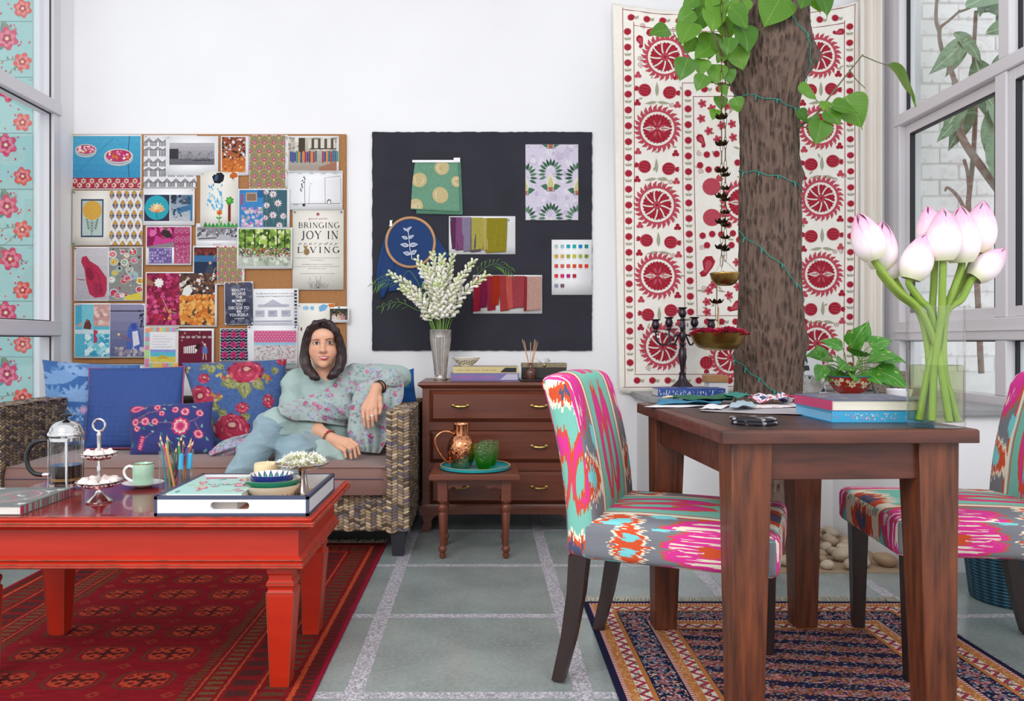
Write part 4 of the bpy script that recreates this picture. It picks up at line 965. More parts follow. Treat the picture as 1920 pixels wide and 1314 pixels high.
blobs(p,212,466,270,562,['#2c2a30','#e3dfdb','#b83a4a'],30,1,3,22); p.poly([(240,556),(271,548),(271,563),(240,563)],'#d9c44a')
sheet('photo_print','photo of market bowls heaped with pale flowers','paper',209,464,273,564.5,p,pins=())
# 18 roses and marigolds
p=Pr(); p.rect(280,513,341,610,'#7d1f3e'); blobs(p,280,513,341,610,['#b52f62','#94204c','#c9447a','#6d1834','#d9608f','#a82440'],200,2.5,5.5,23); p.flower(303,531,9,9,'#f0eae6',.25); p.poly([(280,522),(294,530),(291,538),(280,533)],'#9a6a50'); blobs(p,312,575,326,600,['#d98a2f','#e0a04a'],8,2,4,24)
p.line([(310,560),(320,583),(336,588)],1.3,'#b5a8a0')
p.rect(341,513,407,610,'#5c4038'); blobs(p,341,513,407,556,['#e3dedb','#2a242a','#c9b8a8','#6d4a3a','#b58a6a','#3c3034'],110,1.5,4.5,25); blobs(p,341,552,407,610,['#d98234','#e09a4a','#c96a28','#e8b062'],170,2.5,6,26); p.poly([(350,540),(360,534),(366,546),(358,556),(346,553)],'#e6e2e0'); p.ell(357,531,4,None,'#2c2220',n=8)
sheet('photo_print','two photos of crimson roses and orange marigolds','paper',278,511,411,613,p,pins=(TR,))
# 20 framework
p=Pr()
txt(p,'The HBS team developed a framework to guide',520,552,2.6,'#34323a',width=74,align='C'); txt(p,'the design of the Triangulated store experience',520,557,2.6,'#34323a',width=70,align='C')
p.poly([(515,562),(492,575),(540,575)],'#c4c3d0'); p.rect(487,571,545,576,'#bdbccb')
for x_ in(482,506,531):p.rect(x_,582,x_+17,594,'#bcbbcb');
for x_ in(484,508,533):p.rect(x_,585,x_+12,586,'#8d8c9c'); p.rect(x_,588,x_+10,589,'#8d8c9c')
p.rect(480,601,551,604,'#b5b4c6'); p.rect(480,606,551,609,'#c4c3d2')
for i in range(11):p.rect(555,545+i*6.4,560,549+i*6.4,R.choice(['#3a3840','#8d8c9c']));
sheet('printed_document','white printed document with a grey triangle diagram','paper',477,542,563,619,p,pins=(TR,),rot=-.01)
# 19 beauty poster
p=sky_photo(426,530,478,608,'#55566c','#3a3e52'); blobs(p,426,565,478,608,['#4c5066','#31354a','#6a6d80'],40,2,6,27); blobs(p,430,532,476,560,['#6d6e82','#4a4b60'],20,3,7,28)
for i,t in enumerate(('BEAUTY','BEGINS','THE','MOMENT','YOU','DECIDE TO','BE','YOURSELF.')):txt(p,t,452,547+i*6.6,5.3,'#f0eef2',width=len(t)*4.2 if t!='YOURSELF.' else 37,align='C',bold=.012)
p.rect(443,597,462,598.2,'#c4c3cc')
sheet('poster','dark slate poster reading beauty begins the moment you decide to be yourself','poster',425,529,479,609,p,pins=(TL,TR,BLp,BR),rot=-.02)
# 21 blank with blue strokes
p=Pr(); p.ell(576,578,6,4,'#9cc9e6',n=9); p.ell(588,578,4,4,'#8cc0e2',n=8); p.poly([(600,576),(608,571),(618,573),(612,582),(602,585)],'#7cb6de'); p.ell(568,617,1.6,4,'#7a2f2a',n=6); p.poly([(618,571),(629,569),(630,576),(620,577)],'#d9782f')
sheet('child_drawing','mostly blank drawing sheet with pale blue strokes behind the woman','paper',561,569,630,690,p,pins=(TL,),m=M_paperc)
p=sky_photo(621,579,654,600,'#3c4636','#6a5a48',3)
for x_ in(629,637,645):p.ell(x_,589,2.6,3.2,'#c99a80',n=8); p.rect(x_-4,592,x_+4,600,R.choice(['#e0d4d0','#c98a9a','#d9cdb5'])); p.ell(x_,587,2.8,2,'#241c1c',n=8)
blobs(p,621,579,654,600,['#2c3428','#b57a5a','#4a4038'],20,.8,1.8,29)
sheet('instant_photo','small instant photo with white border at the board right edge','photo',619,575,657,605,p,pins=((.5,.06),),pc='#2f4a8f')
# 23 blue pages
p=Pr(); p.rect(148,571,212,668,'#5ab4cc'); p.rect(148,571,212,612,'#c99a94'); p.poly([(148,575),(160,571),(166,600),(148,612)],'#4fa8c4'); p.rect(160,571,182,622,'#7ac4d4'); blobs(p,182,576,212,610,['#d9b0a4','#c08a84','#e6c9c0'],14,4,8,30); p.poly([(163,616),(166,604),(174,600),(178,610),(177,618)],'#6d3a34'); p.ell(170,601,2.6,None,'#8a5a48',n=7); p.rect(148,618,212,626,'#c9dce0'); p.poly([(182,618),(190,620),(188,650),(183,650)],'#b83a5c'); blobs(p,166,626,212,668,['#a3d9e0','#3d9ab8','#d9ecee','#78c4d4'],40,3,8,31)
sheet('photo_print','photo of a reader on a turquoise balcony ledge, lower left of board','paper',146,569,212.5,671,p,pins=(TL,))
p=sky_photo(213,571,276,668,'#8f8ca8','#5c6288'); p.rect(213,582,276,585,'#4a4a68'); p.poly([(244,640),(247,615),(252,606),(262,606),(270,630),(273,655),(244,658)],'#4a62b0'); p.poly([(254,622),(264,620),(268,645),(256,650)],'#d9d6de'); p.ell(257,612,5,6,'#3a4c9a',n=9); p.line([(252,640),(232,628)],3,'#8a5a6a'); p.ell(229,627,2.5,None,'#f0c48a',n=7); blobs(p,222,650,276,668,['#b5aab0','#8d8494','#c9c0c4'],24,2,6,32); blobs(p,266,580,276,615,['#2c2c40','#3d3d55'],14,1,3,33)
sheet('photo_print','photo of a figure in a blue shawl by a violet lake','paper',212.5,569.5,278,670,p,pins=(TR,))
# 26, 27
p=Pr(); p.rect(418,617,469,676,'#2c2a3c')
for j in range(11):
 p.line([(418+i*4.3,618+j*5.6+(2.6 if i%2 else 0))for i in range(13)],1.1,'#c9c6d4')
for j in range(3):
 for i in range(3):p.flower(426+i*16.5,627+j*19,6.6,9,'#c4306e',.3); p.ell(426+i*16.5,627+j*19,2.2,None,'#8a1a4a',n=7)
sheet('pattern_print','navy zigzag pattern with magenta flowers, bottom of board','paper',417,616,470,677,p,pins=(TL,BLp))
p=Pr(); p.rect(480,620,559,642,'#d4608c')
for j in range(5):
 for i in range(14):p.ell(483+i*5.8+(2.9 if j%2 else 0),622+j*4.6,1.9,1.4,'#e89ab8',n=4)
p.rect(480,642,559,647,'#9cc9e4'); p.rect(480,647,559,680,'#d9d0cc'); blobs(p,481,647,558,679,['#c9a3a8','#b58a94','#e6ded8','#8d8a94','#d98aa0','#a8b4c0','#f0eae4','#7a6a70'],190,.9,2.2,34,.7)
p.rect(480,680,559,684,'#8fa8a4')
sheet('illustration_print','white sheet with pink trellis above a pale city illustration','paper',468,611,561,691,p,pins=(TL,TR),pc='#2f4a8f')
# 24, 25
p=Pr(); p.rect(277,613,340,690,'#e6dcc8');
for i in range(9):
 c=R.choice(['#e89a7a','#9ad0b0','#e8c46a','#d98ab0','#8ac0d9','#f0d98a','#b0d98a'])
 p.rect(278,616+i*8,286,624+i*8,c); p.rect(286+i*6,614,292+i*6,622,R.choice(['#e89a7a','#9ad0b0','#e8c46a','#d98ab0','#8ac0d9'])); p.rect(286+i*6,680,292+i*6,689,R.choice(['#e89a7a','#9ad0b0','#e8c46a','#d98ab0']))
p.rect(288,623,335,655,'#ece8ea');
for i in range(5):p.rect(292,630+i*5,292+R.uniform(22,40),630.8+i*5,'#b5b0c0')
p.rect(288,655,335,660,'#8a9ad9'); p.rect(288,660,335,668,'#5abcd0'); p.rect(288,668,335,678,'#d9c95a'); p.poly([(300,672),(312,664),(324,672)],'#c9a83a')
sheet('letter','letter framed in rainbow crayon patches, bottom of board','paper',277,613,340.5,691,p,m=M_paperc,pins=(TR,BR),pc='#c03a4a',rot=.01)
p=Pr(); p.rect(340,620,402,690,'#6d1c34');
for i in range(6):p.ell(348+i*10,632,4,2.4,'#b5a0a4',n=8)
p.poly([(350,650),(372,647),(376,655),(372,662),(350,662)],'#e8e2e0')
for i in range(6):p.line([(352+i*3.6,649),(352+i*3.6,662)],1.1,'#6d1c34')
p.poly([(370,652),(378,643),(382,646),(376,656)],'#2a1a22'); p.ell(389,646,2.6,None,'#d9b8b0',n=7); p.poly([(385,650),(393,650),(395,662),(384,662)],'#5a74b8'); p.line([(387,662),(386,674)],1.8,'#d9b8b0'); p.line([(391,662),(392,674)],1.8,'#d9b8b0'); p.line([(392,652),(384,640)],1.4,'#d9b8b0'); blobs(p,342,622,400,640,['#8a3048','#5a1428','#a8945a'],22,.8,2.4,35)
sheet('photo_print','maroon print of a striped animal and a small blue figure','paper',338,616,406,691,p,pins=(TL,))
# ================================================================ dark cloth board
DBY=WALL_Y-.014
M=Mat('charcoal_canvas'); M.base(M.mix(M.noise(scale=5,detail=3).sm(.3,.7),'#26252f','#2e2d38')).set(Roughness=.9).bump(M.noise(scale=600,detail=1),.2,.001)
b=MB(); x0,x1,z0,z1=Xp(698.5,WALL_Y),Xp(1109.5,WALL_Y),Zp(657,WALL_Y),Zp(248.5,WALL_Y)
n=60; edge=[(lerp(x0,x1,i/n),z0+R.uniform(-.002,.002))for i in range(n+1)]+[(x1+R.uniform(-.002,.002),lerp(z0,z1,i/n))for i in range(1,n)]+[(lerp(x1,x0,i/n),z1+R.uniform(-.002,.002))for i in range(n+1)]+[(x0+R.uniform(-.002,.002),lerp(z1,z0,i/n))for i in range(1,n)]
m=len(edge); b.add([(x,DBY,z)for x,z in edge]+[(x,WALL_Y-.001,z)for x,z in edge],[tuple(range(m))[::-1]]+[(i,(i+1)%m,m+(i+1)%m,m+i)for i in range(m)])
tag(b.build('canvas_board',M.m),'large charcoal canvas board with frayed edges above the chest','notice board')
SW='samples pinned to the charcoal board'
# lilac palm paper
p=Pr(); p.rect(985,272,1083,413,'#d9d0e2'); blobs(p,986,273,1082,412,['#cfc4da','#e3dcea','#c9bcd4'],90,3,8,40)
def palm(p,x,y,s_):
 for k in range(13):
  a=-PI/2+(k-6)*.33; r0=8*s_; xx,yy=x+math.cos(a)*r0,y-10*s_+math.sin(a)*12*s_
  p.leaf(xx,yy,13*s_,4.6*s_,a,R.choice(['#3f6a4c','#2f5540','#5c8465']),4)
 for k in range(4):
  for sg in(-1,1):p.leaf(x+sg*4*s_,y+(8+k*3)*s_,13*s_,4*s_,(0.2-k*.25)if sg>0 else PI-.2+k*.25,'#4a7356',4)
 p.leaf(x,y+17*s_,30*s_,13*s_,-PI/2,'#e3e0d2',6); p.leaf(x,y+17*s_,22*s_,9*s_,-PI/2,'#cfc98a',6); p.poly([(x-4*s_,y+12*s_),(x+4*s_,y+12*s_),(x+3*s_,y+18*s_),(x-3*s_,y+18*s_)],'#b8664a'); p.line([(x-7*s_,y+18.5*s_),(x+7*s_,y+18.5*s_)],1,'#5c4a40')
for(x_,y_)in((1032,338),(984,345),(1082,345),(1032,420),(984,424),(1082,424),(1032,258)):palm(p,x_,y_,1.15)
sheet('wallpaper_sample','lilac paper sample with green palm motifs, right on the dark board','paper',985,272,1083.5,413.5,p,Y=DBY,lay=1,pins=((.05,.02),(.95,.02)),group=SW,curl=.003)
# colour chart
p=Pr(); rows=[['#b9cbbf','#a8c4d4','#22a8c0','#22b0b0','#1f86c0','#1f8a80'],['#d9a83a','#d0b060','#a8b03a','#c9c040','#a0b83a','#7a8c2a'],['#d9553f','#d9665c','#e0603f','#e0552a','#e04a2a','#d93a2a'],['#e03a4a','#d92a6e','#b02a80','#b82a4a'],['#8a97a8','#7a5c62']]
for j,rw in enumerate(rows):
 for i,c in enumerate(rw):x_,y_=1039+i*11.3,459+j*18.4; p.rect(x_,y_,x_+7,y_+7,c); p.rect(x_+1,y_+8.4,x_+6,y_+9.2,'#c4c2c8')
sheet('colour_chart','white colour chart with rows of small swatch squares','paper',1034,450,1109,553,p,Y=DBY,lay=1,pins=(),group=SW,curl=.003)
def cloth(name,label,cat,outline,col,wave=.004,lay=2,m=None,pr=None,parent=None,Y=None,seed=0):
 """hanging scrap: outline = left edge px list and right edge px list from top to bottom"""
 L,Rr=outline; L=catmull(L,6); Rr=catmull(Rr,6); n=len(L); nu=26; b=MB(); Yc=(Y or DBY)-.002-.0025*lay; r=random.Random(seed); ph=[r.uniform(0,6)for _ in range(4)]
 def f(u,v_):
  i=v_*(n-1); k=min(int(i),n-2); t=i-k; a=L[k]*(1-t)+L[k+1]*t; c_=Rr[k]*(1-t)+Rr[k+1]*t; q=a*(1-u)+c_*u
  w_=wave*(v_**.7)*(math.sin(7*u+ph[0])+.6*math.sin(15*u+ph[1]+v_*2)+.4*math.sin(5*v_+ph[2])); e=P(q[0],q[1],WALL_Y); return(e.x,Yc-abs(w_)-.004*v_,e.z)
 nv=24; b.grid(lambda u,v_:f(u,1-v_),nu,nv)
 o=b.build(name,m or mat('cloth_'+col,col,.85,spec=.15,var=.3,vscale=90,bump=.3,bscale=500),parent,smooth=True,angle=180,solid=.0008)
 if label:tag(o,label,cat,SW)
 if pr is not None:
  pb=MB()
  for i,(q,c)in enumerate(pr.p):pb.add([np.array(f(u,v_))-np.array((0,.0012+.0006*i/len(pr.p),0))for u,v_ in q],[tuple(range(len(q)))],c)
  pb.build('gold_discs',CLOTHP,o)['kind']='stuff'
 return o
p=Pr()
for u,v_,s_ in((.62,.14,.17),(.14,.42,.17),(.6,.70,.17),(.95,.42,.12),(.1,.93,.15)):
 for k in range(3):
  q=s_*(1-.3*k)
  p.p.append((np.array([(min(max(u+q*math.cos(a*PI/12)*.98,0.0),1),min(max(v_+q*.92*math.sin(a*PI/12),0),.98))for a in range(24)]),('#cbb98a','#d9c9a0','#c2ad7c')[k]))
SCf=cloth('silk_scarf','sage green silk scarf with gold discs pinned on the dark board','scarf',([(779,304),(774,345),(771,394)],[(860,303),(861,350),(863,399)]),'#6f9c82',.003,3,pr=p)
cloth('under_layer',None,None,([(790,306),(785,350),(781,402)],[(864,303),(866,350),(868,404)]),'#5d8c74',.002,1,parent=SCf)
b=MB(); b.box((P(774,305,WALL_Y).x,DBY-.016,Zp(306.5,WALL_Y)),(P(863,300,WALL_Y).x,DBY-.0135,Zp(302,WALL_Y))); b.box((P(851,300,WALL_Y).x,DBY-.019,Zp(305,WALL_Y)),(P(863,300,WALL_Y).x,DBY-.016,Zp(298,WALL_Y)))
tag(b.build('paper_strip',M_paper),'white paper hanging strip along the top of the green scarf','paper strip',SW)
# embroidery hoop and its blue cloth
BLU=mat('royal_blue_linen','#163a70',.85,var=.4,vscale=120,col2='#102c58',bump=.3,bscale=600)
HP=thing('embroidery_hoop','wooden embroidery hoop with royal blue cloth and white stitched sprig','embroidery hoop',P(770,560,WALL_Y),0,SW)
hc=P(770.5,455.5,WALL_Y); hr=45*WALL_Y/FP
b=MB(); b.tube([(hc.x+hr*math.cos(a*PI/24),DBY-.016,hc.z+hr*1.02*math.sin(a*PI/24))for a in range(48)],.0052,8,closed=True,flat=1.6); b.build('hoop',mat('beech_wood','#c08d5f',.5,var=.4,vscale=20),HP,smooth=True)
b=MB(); b.cbox((hc.x-hr*.72-.012,DBY-.018,hc.z+hr*.74+.006),(.012,.012,.034),M=None); b.tube([(hc.x-hr*.72-.024,DBY-.018,hc.z+hr*.74-.012),(hc.x-hr*.72-.002,DBY-.018,hc.z+hr*.74+.026)],.003,6); b.build('screw',mat('steel','#b9b9bd',.3,1),HP)
b=MB(); b.lathe([(0,.0),(hr*.98,.0),(hr*.98,.006)],48,M=Matrix.Translation((hc.x,DBY-.014,hc.z))@Matrix.Rotation(PI/2,4,'X'),cap=False); b.build('stretched_cloth',BLU,HP)
cloth('hanging_cloth',None,None,([(736,432),(722,445),(707,510),(716,562)],[(752,424),(745,470),(738,510),(722,558)]),'#1c4a86',.004,1,m=BLU,parent=HP,seed=1)
cloth('hanging_cloth',None,None,([(735,480),(733,520),(728,548)],[(806,480),(800,520),(796,538)]),'#1c4a86',.005,1,m=BLU,parent=HP,seed=2)
cloth('hanging_cloth',None,None,([(800,430),(808,455),(800,500)],[(816,440),(828,458),(845,482)]),'#1c4a86',.004,1,m=BLU,parent=HP,seed=3)
p=Pr(); p.line([(774,488),(770,470),(768,450),(766,432)],1.4,'#d6d8e6')
for(x_,y_,l,w_,a)in((764,434,9,4.5,-2.5),(766,432,9,4.5,-.7),(766,437,9,5,-1.6),(766,449,13,6.5,-2.8),(767,448,12,6,-.5),(768,462,17,8,3.3),(768,461,17,8.5,-.1),(771,478,15,8,-2.9),(771,478,14,8,-.6)):
 p.leaf(x_,y_,l,w_,a,'#d6d8e6',5); p.leaf(x_+.15*l*math.cos(a),y_+.15*l*math.sin(a),l*.72,w_*.55,a,'#7d8fb8',5); p.line([(x_,y_),(x_+l*.8*math.cos(a),y_+l*.8*math.sin(a))],.7,'#d6d8e6')
pb=MB()
for i,(q,c)in enumerate(p.p):pb.add([(lambda e:(e.x,DBY-.0212-.0008*i/len(p.p),e.z))(P(u,v_,WALL_Y))for u,v_ in q],[tuple(range(len(q)))],c)
pb.build('embroidery',CLOTHP,HP)['kind']='stuff'
# swatch cards
def card(label,x0,y0,x1,y1,sw,rot=0.0):
 o=sheet('swatch_card',label,'swatch card',x0,y0,x1,y1,None,Y=DBY,lay=1,pins=((.03,.1),(.9,.1)),pc='#3a8a5a',group=SW,curl=0,rot=rot)
 for i,(a,b_,top,bot,c,sk)in enumerate(sw):
  cloth('fabric_swatch',None,None,([(a,top),(a+sk*.3,(top+bot)/2),(a+sk,bot)],[(b_,top),(b_+sk*.4,(top+bot)/2),(b_+sk*1.2,bot-2)]),c,.0018,1.4+.45*i,parent=o,seed=i)
 return o
card('white card of plum, lilac and olive velvet swatches',842,406,966,477,[(844,857,408,468,'#5a2f4e',4),(855,870,408,471,'#7d4a74',-1),(866,883,408,473,'#857a94',3),(883,903,409,474,'#5c5464',-1),(884,906,409,470,'#a8a04c',0),(904,916,410,471,'#b5a35c',3),(913,951,410,475,'#8f8324',-2)])
card('white card of red, coral and blush fabric swatches',887,516,1016,588,[(888,903,519,585,'#9a2036',-2),(902,916,518,578,'#7d1c44',-3),(913,928,518,583,'#9c2a3c',1),(924,938,517,574,'#a83018',-3),(936,952,517,584,'#a83a3c',2),(948,964,518,580,'#c25850',3),(960,984,518,578,'#a04048',1),(982,990,519,584,'#8f2c34',0),(988,1015,519,583,'#bd958a',-1)])
# ================================================================ suzani hanging
TPY=WALL_Y-.045
TP=thing('suzani_hanging','cream embroidered wall hanging with crimson medallions behind the tree','wall hanging',P(1385,735,WALL_Y))
def tpt(x,y,e=0.0):
 t=(x-1150)/462; v_=y/735
 w_=.006*math.sin(x*.075)*(.3+.7*(1-v_))+.002*math.sin(x*.19+y*.006)*max(0,1-4*v_)+.008*math.sin(y*.012+x*.01)+.012*math.sin(x*.02)
 xx=x+(1-abs(2*t-1))*0+14*v_*(1-t)*.9
 q=P(xx,y,TPY); return(q.x,TPY-w_*.8-e,q.z)
def ytop(x):t=(x-1150)/462; return 2+24*math.sin(PI*min(max(t,0),1))**.8
b=MB(); b.grid(lambda u,v_:tpt(lerp(1149,1613,u),lerp(735+3*math.sin(u*20),ytop(lerp(1149,1613,u)),v_)),110,60)
M=Mat('cream_cotton'); M.base(M.mix(M.noise(scale=30,detail=3).sm(.3,.7)*.6,'#f8f3ea','#efe7dc')).set(Roughness=.9).bump(M.noise(scale=500,detail=2),.3,.002)
b.build('cloth',M.m,TP,smooth=True,angle=180,solid=.0012)
class PrL(Pr):
 cur=0
 def __init__(s):s.p=[]; s.lv=[]
 def poly(s,pts,col,lv=None):s.p.append((np.array(pts,float),col)); s.lv.append(s.cur if lv is None else lv); return s
p=PrL(); RD,PKc,DK,SG,LN='#b02a3c','#cb5262','#93202f','#b7b49c','#9a3040'
def medallion(x,y,r,kind):
 p.cur=1
 for k in range(26):
  a=2*PI*k/26; c_,s_=math.cos(a),math.sin(a); t_=(-s_,c_); r0,r1=r*.80,r*1.06
  pts=[(x+c_*r0-t_[0]*r*.085,y+s_*r0-t_[1]*r*.085),(x+c_*(r0+.14*r)-t_[0]*r*.05,y+s_*(r0+.14*r)-t_[1]*r*.05),(x+c_*r1+t_[0]*r*.13,y+s_*r1+t_[1]*r*.13),(x+c_*(r0+.10*r)+t_[0]*r*.09,y+s_*(r0+.10*r)+t_[1]*r*.09),(x+c_*r0+t_[0]*r*.1,y+s_*r0+t_[1]*r*.1)]
  p.poly(pts,PKc)
 p.ring(x,y,r*.74,r*.82,PKc,40); p.cur=2; p.flower(x,y,r*.645,26,RD,.09,0,4); p.cur=3
 for k in range(26):
  a=2*PI*k/26
  if k%2:p.line([(x+r*.2*math.cos(a),y+r*.2*math.sin(a)),(x+r*.6*math.cos(a),y+r*.6*math.sin(a))],r*.035,'#c03e4e')
 p.cur=4
 if kind==0:
  for k in range(9):
   a=2*PI*k/9; p.line([(x+r*rr*math.cos(a+.55*rr),y+r*rr*math.sin(a+.55*rr))for rr in(.18,.32,.46,.58,.65)],r*.065,'#f3ece2',taper=False)
  p.cur=5; p.ell(x,y,r*.17,None,PKc,n=14); p.cur=6; p.ell(x,y,r*.07,None,RD,n=8)
 else:
  for k in range(8):a=2*PI*k/8+.39; p.leaf(x+r*.1*math.cos(a),y+r*.1*math.sin(a),r*.34,r*.1,a,'#d2606e',4)
  for sg in(0,PI):p.leaf(x+.06*r*math.cos(sg),y,r*.56,r*.2,sg,'#f3ece2',6); p.cur=5; p.leaf(x+.12*r*math.cos(sg),y,r*.42,r*.08,sg,'#c98a8a',6); p.cur=4
  p.cur=6; p.ell(x,y,r*.08,None,PKc,n=10)
 p.cur=0
def pom(x,y,r,a,c=None):
 c=c or RD; ca,sa=math.cos(a),math.sin(a); p.cur=1
 for d in(-.5,0,.5):p.leaf(x+ca*r*.9,y+sa*r*.9,r*.75,r*.4,a+d,c,4)
 p.ell(x,y,r,r*.96,PKc,n=16); p.cur=2; p.ell(x-ca*r*.06,y-sa*r*.06,r*.86,r*.84,c,n=14); p.cur=3
 for d in(-.4,0,.4):p.line([(x-ca*r*.6-sa*d*r,y-sa*r*.6+ca*d*r),(x+ca*r*.6-sa*d*r,y+sa*r*.6+ca*d*r)],r*.09,PKc)
 p.cur=0
def dotleaf(x,y,r=7.0,vert=True):
 p.cur=1; p.ell(x,y,r,r*.95,PKc,n=12); p.cur=2; p.ell(x+.5,y+.5,r*.8,r*.76,RD,n=12); p.cur=0
 if vert:p.leaf(x,y+r+9,8,5,-PI/2-1.0,SG,4); p.leaf(x,y+r+9,8,5,-PI/2+1.0,SG,4); p.line([(x,y+r),(x,y+r+9)],.7,SG)
 else:p.leaf(x+r+3,y+4,8,5,-2.0,SG,4); p.leaf(x+r+3,y+4,8,5,-1.0,SG,4)
def bud(x,y,s_,c=None):
 for k in range(3):p.ell(x+s_*.5*math.cos(k*2.1-1.57),y+s_*.5*math.sin(k*2.1-1.57),s_*.52,None,c or PKc,n=9)
def flow(x,y,s_,c=None):
 p.cur=1; p.flower(x,y,s_,5,c or PKc,.4); p.cur=2; p.ell(x,y,s_*.3,None,RD,n=7); p.cur=0
 # frame lines (outer, inner, and inner field)
wv_=lambda x0,y0,x1,y1,n=24:[(lerp(x0,x1,i/n),lerp(y0,y1,i/n)+(ytop(lerp(x0,x1,i/n))-2 if y0<60 and y1<60 else 0))for i in range(n+1)]
for pts in(wv_(1168,11,1602,7),wv_(1188,39,1584,36),wv_(1168,12,1160,725,40),wv_(1188,40,1180,700,40),wv_(1602,8,1600,725,40),wv_(1584,38,1582,700,40),wv_(1156,726,1602,722),wv_(1178,702,1584,700),wv_(1276,157,1276,700,30),wv_(1297,182,1299,590,30),wv_(1276,157,1500,155),wv_(1297,182,1490,180),wv_(1297,592,1490,592),wv_(1286,615,1490,615),wv_(1498,157,1498,700,30)):p.line(pts,1.1,LN)
for i,(x,y)in enumerate(((1245,107),(1229,241),(1227,384),(1226,517),(1233,650))):medallion(x,y,43,i%2)
for i,(x,y)in enumerate(((1536,104),(1538,238),(1538,372),(1538,514),(1531,644))):medallion(x,y,41,i%2)
medallion(1388,380,42,1); medallion(1362,670,40,0); medallion(1460,670,40,0); medallion(1390,110,40,0)
for(xa,ya,xb,yb)in((1206,169,1253,174),(1204,312,1250,316),(1206,450,1252,454),(1206,590,1250,582),(1520,168,1560,166),(1520,308,1561,302),(1519,443,1561,439),(1519,580,1565,578)):
 pom(xa,ya,12.5,PI+.2); pom(xb,yb,12.5,.1); xm=(xa+xb)/2
 p.leaf(xm,ya+12,28,7,-PI/2,SG,5); p.leaf(xm,ya+22,24,6,PI-.15,SG,5); p.leaf(xm,ya+22,24,6,.15,SG,5)
 bud(xa-14,ya+24,7,RD); bud(xb+14,yb+24,7); bud(xb+13,yb-28,7,RD); bud(xa-12,ya-28,7); p.spiral(xb+4,ya+28,5,.9,LN)
for i in range(22):dotleaf(1176-.3*i*.9+0,58+i*29.6,7)
for i in range(22):dotleaf(1593,50+i*30.2,6.4)
for i in range(14):x=1183+i*29.5; dotleaf(x,24+ytop(x)*.8,6.6,False)
for i in range(14):dotleaf(1183+i*29.5,713,6.6,False)
for i in range(15):dotleaf(1286.5,176+i*29.2,7)
for i in range(8):dotleaf(1318+i*27,168,6.6,False); dotleaf(1318+i*27,603,6.6,False)
for(x,y)in((1314,195),(1332,204),(1312,223),(1326,246),(1360,200),(1342,262),(1372,258),(1350,236),(1370,233),(1322,545),(1318,566),(1318,585),(1360,554),(1377,538),(1376,492),(1330,535)):flow(x,y,8.5)
for(x,y)in((1322,290),(1340,289),(1309,310),(1325,318),(1342,318),(1380,305),(1312,442),(1330,439),(1347,440),(1361,422),(1381,450),(1320,460),(1366,460),(1369,438)):p.cur=1; p.ell(x,y,6.4,None,PKc,n=12); p.cur=2; p.ell(x,y,5,None,RD,n=10); p.cur=0
pom(1330,350,17,-.8,PKc); pom(1330,408,17,-.3,PKc); pom(1316,680,13,PI/2); pom(1420,690,13,PI/2)
def paisley(x,y,s_,rot):
 c_,d=math.cos(rot),math.sin(rot); pts=[(0,1),(.55,.75),(.7,.2),(.45,-.3),(.15,-.75),(.35,-1.05),(.6,-1.0),(.3,-1.3),(-.1,-1.1),(-.25,-.6),(-.45,0),(-.5,.6)]
 p.poly([(x+s_*(a*c_-b_*d),y+s_*(a*d+b_*c_))for a,b_ in pts],RD,1); p.poly([(x+.6*s_*(a*c_-(b_-.1)*d),y+.6*s_*(a*d+(b_-.1)*c_))for a,b_ in pts],PKc,2)
for a in((1222,58,12,1.2),(1200,76,11,2.9),(1312,262,12,2.6),(1322,498,19,3.5),(1375,575,15,4.2),(1575,60,10,4.5),(1320,640,11,1),(1505,60,10,2)):paisley(*a)
for a in((1204,48),(1198,110),(1262,56),(1198,122),(1308,288),(1310,322),(1195,660),(1204,690),(1575,470),(1500,420),(1515,66),(1310,465),(1312,540),(1272,690),(1345,690),(1203,630),(1505,340),(1580,330)):p.spiral(a[0],a[1],5.5,.9,LN,rot=a[0])
for i in range(70):x,y=R.uniform(1303,1492),R.uniform(190,585); p.leaf(x,y,R.uniform(8,16),4.2,R.uniform(0,6.28),SG,4)
for i in range(60):x,y=R.choice((R.uniform(1190,1272),R.uniform(1503,1580))),R.uniform(50,695); p.leaf(x,y,R.uniform(7,12),3.6,R.uniform(0,6.28),SG,4)
pb=MB()
for i,(q,c)in enumerate(p.p):
 e=.0016+.0007*p.lv[i]; ce=q.mean(0); rad=np.abs(q-ce).max(); k=len(q)
 if rad<7:pb.add([tpt(u,v_,e)for u,v_ in q],[tuple(range(k))],c); continue
 nr=2 if rad<16 else 5; vs=[]
 for j in range(nr):
  t=1-j/nr; vs+=[tpt(*(ce+(w_-ce)*t),e)for w_ in q]
 vs.append(tpt(*ce,e)); fs=[(j*k+i_,j*k+(i_+1)%k,(j+1)*k+(i_+1)%k,(j+1)*k+i_)for j in range(nr-1)for i_ in range(k)]+[((nr-1)*k+i_,(nr-1)*k+(i_+1)%k,nr*k)for i_ in range(k)]
 pb.add(vs,fs,c)
pb.build('embroidery',CLOTHP,TP)['kind']='stuff'
# pale curtain in the window corner
CU=MB();
def cf(u,v_):x=lerp(1606,1652,u); q=P(x,lerp(640,-30,v_),WALL_Y-.03); return(q.x,WALL_Y-.06-.022*math.sin(u*17)-.01*math.sin(u*31+1),lerp(.72,3.2,v_))
CU.grid(cf,40,8)
tag(CU.build('curtain',mat('ivory_curtain','#f0eae2',.85,bump=.2,bscale=500),smooth=True,angle=180,solid=.001),'narrow ivory curtain gathered in the corner by the right window','curtain')
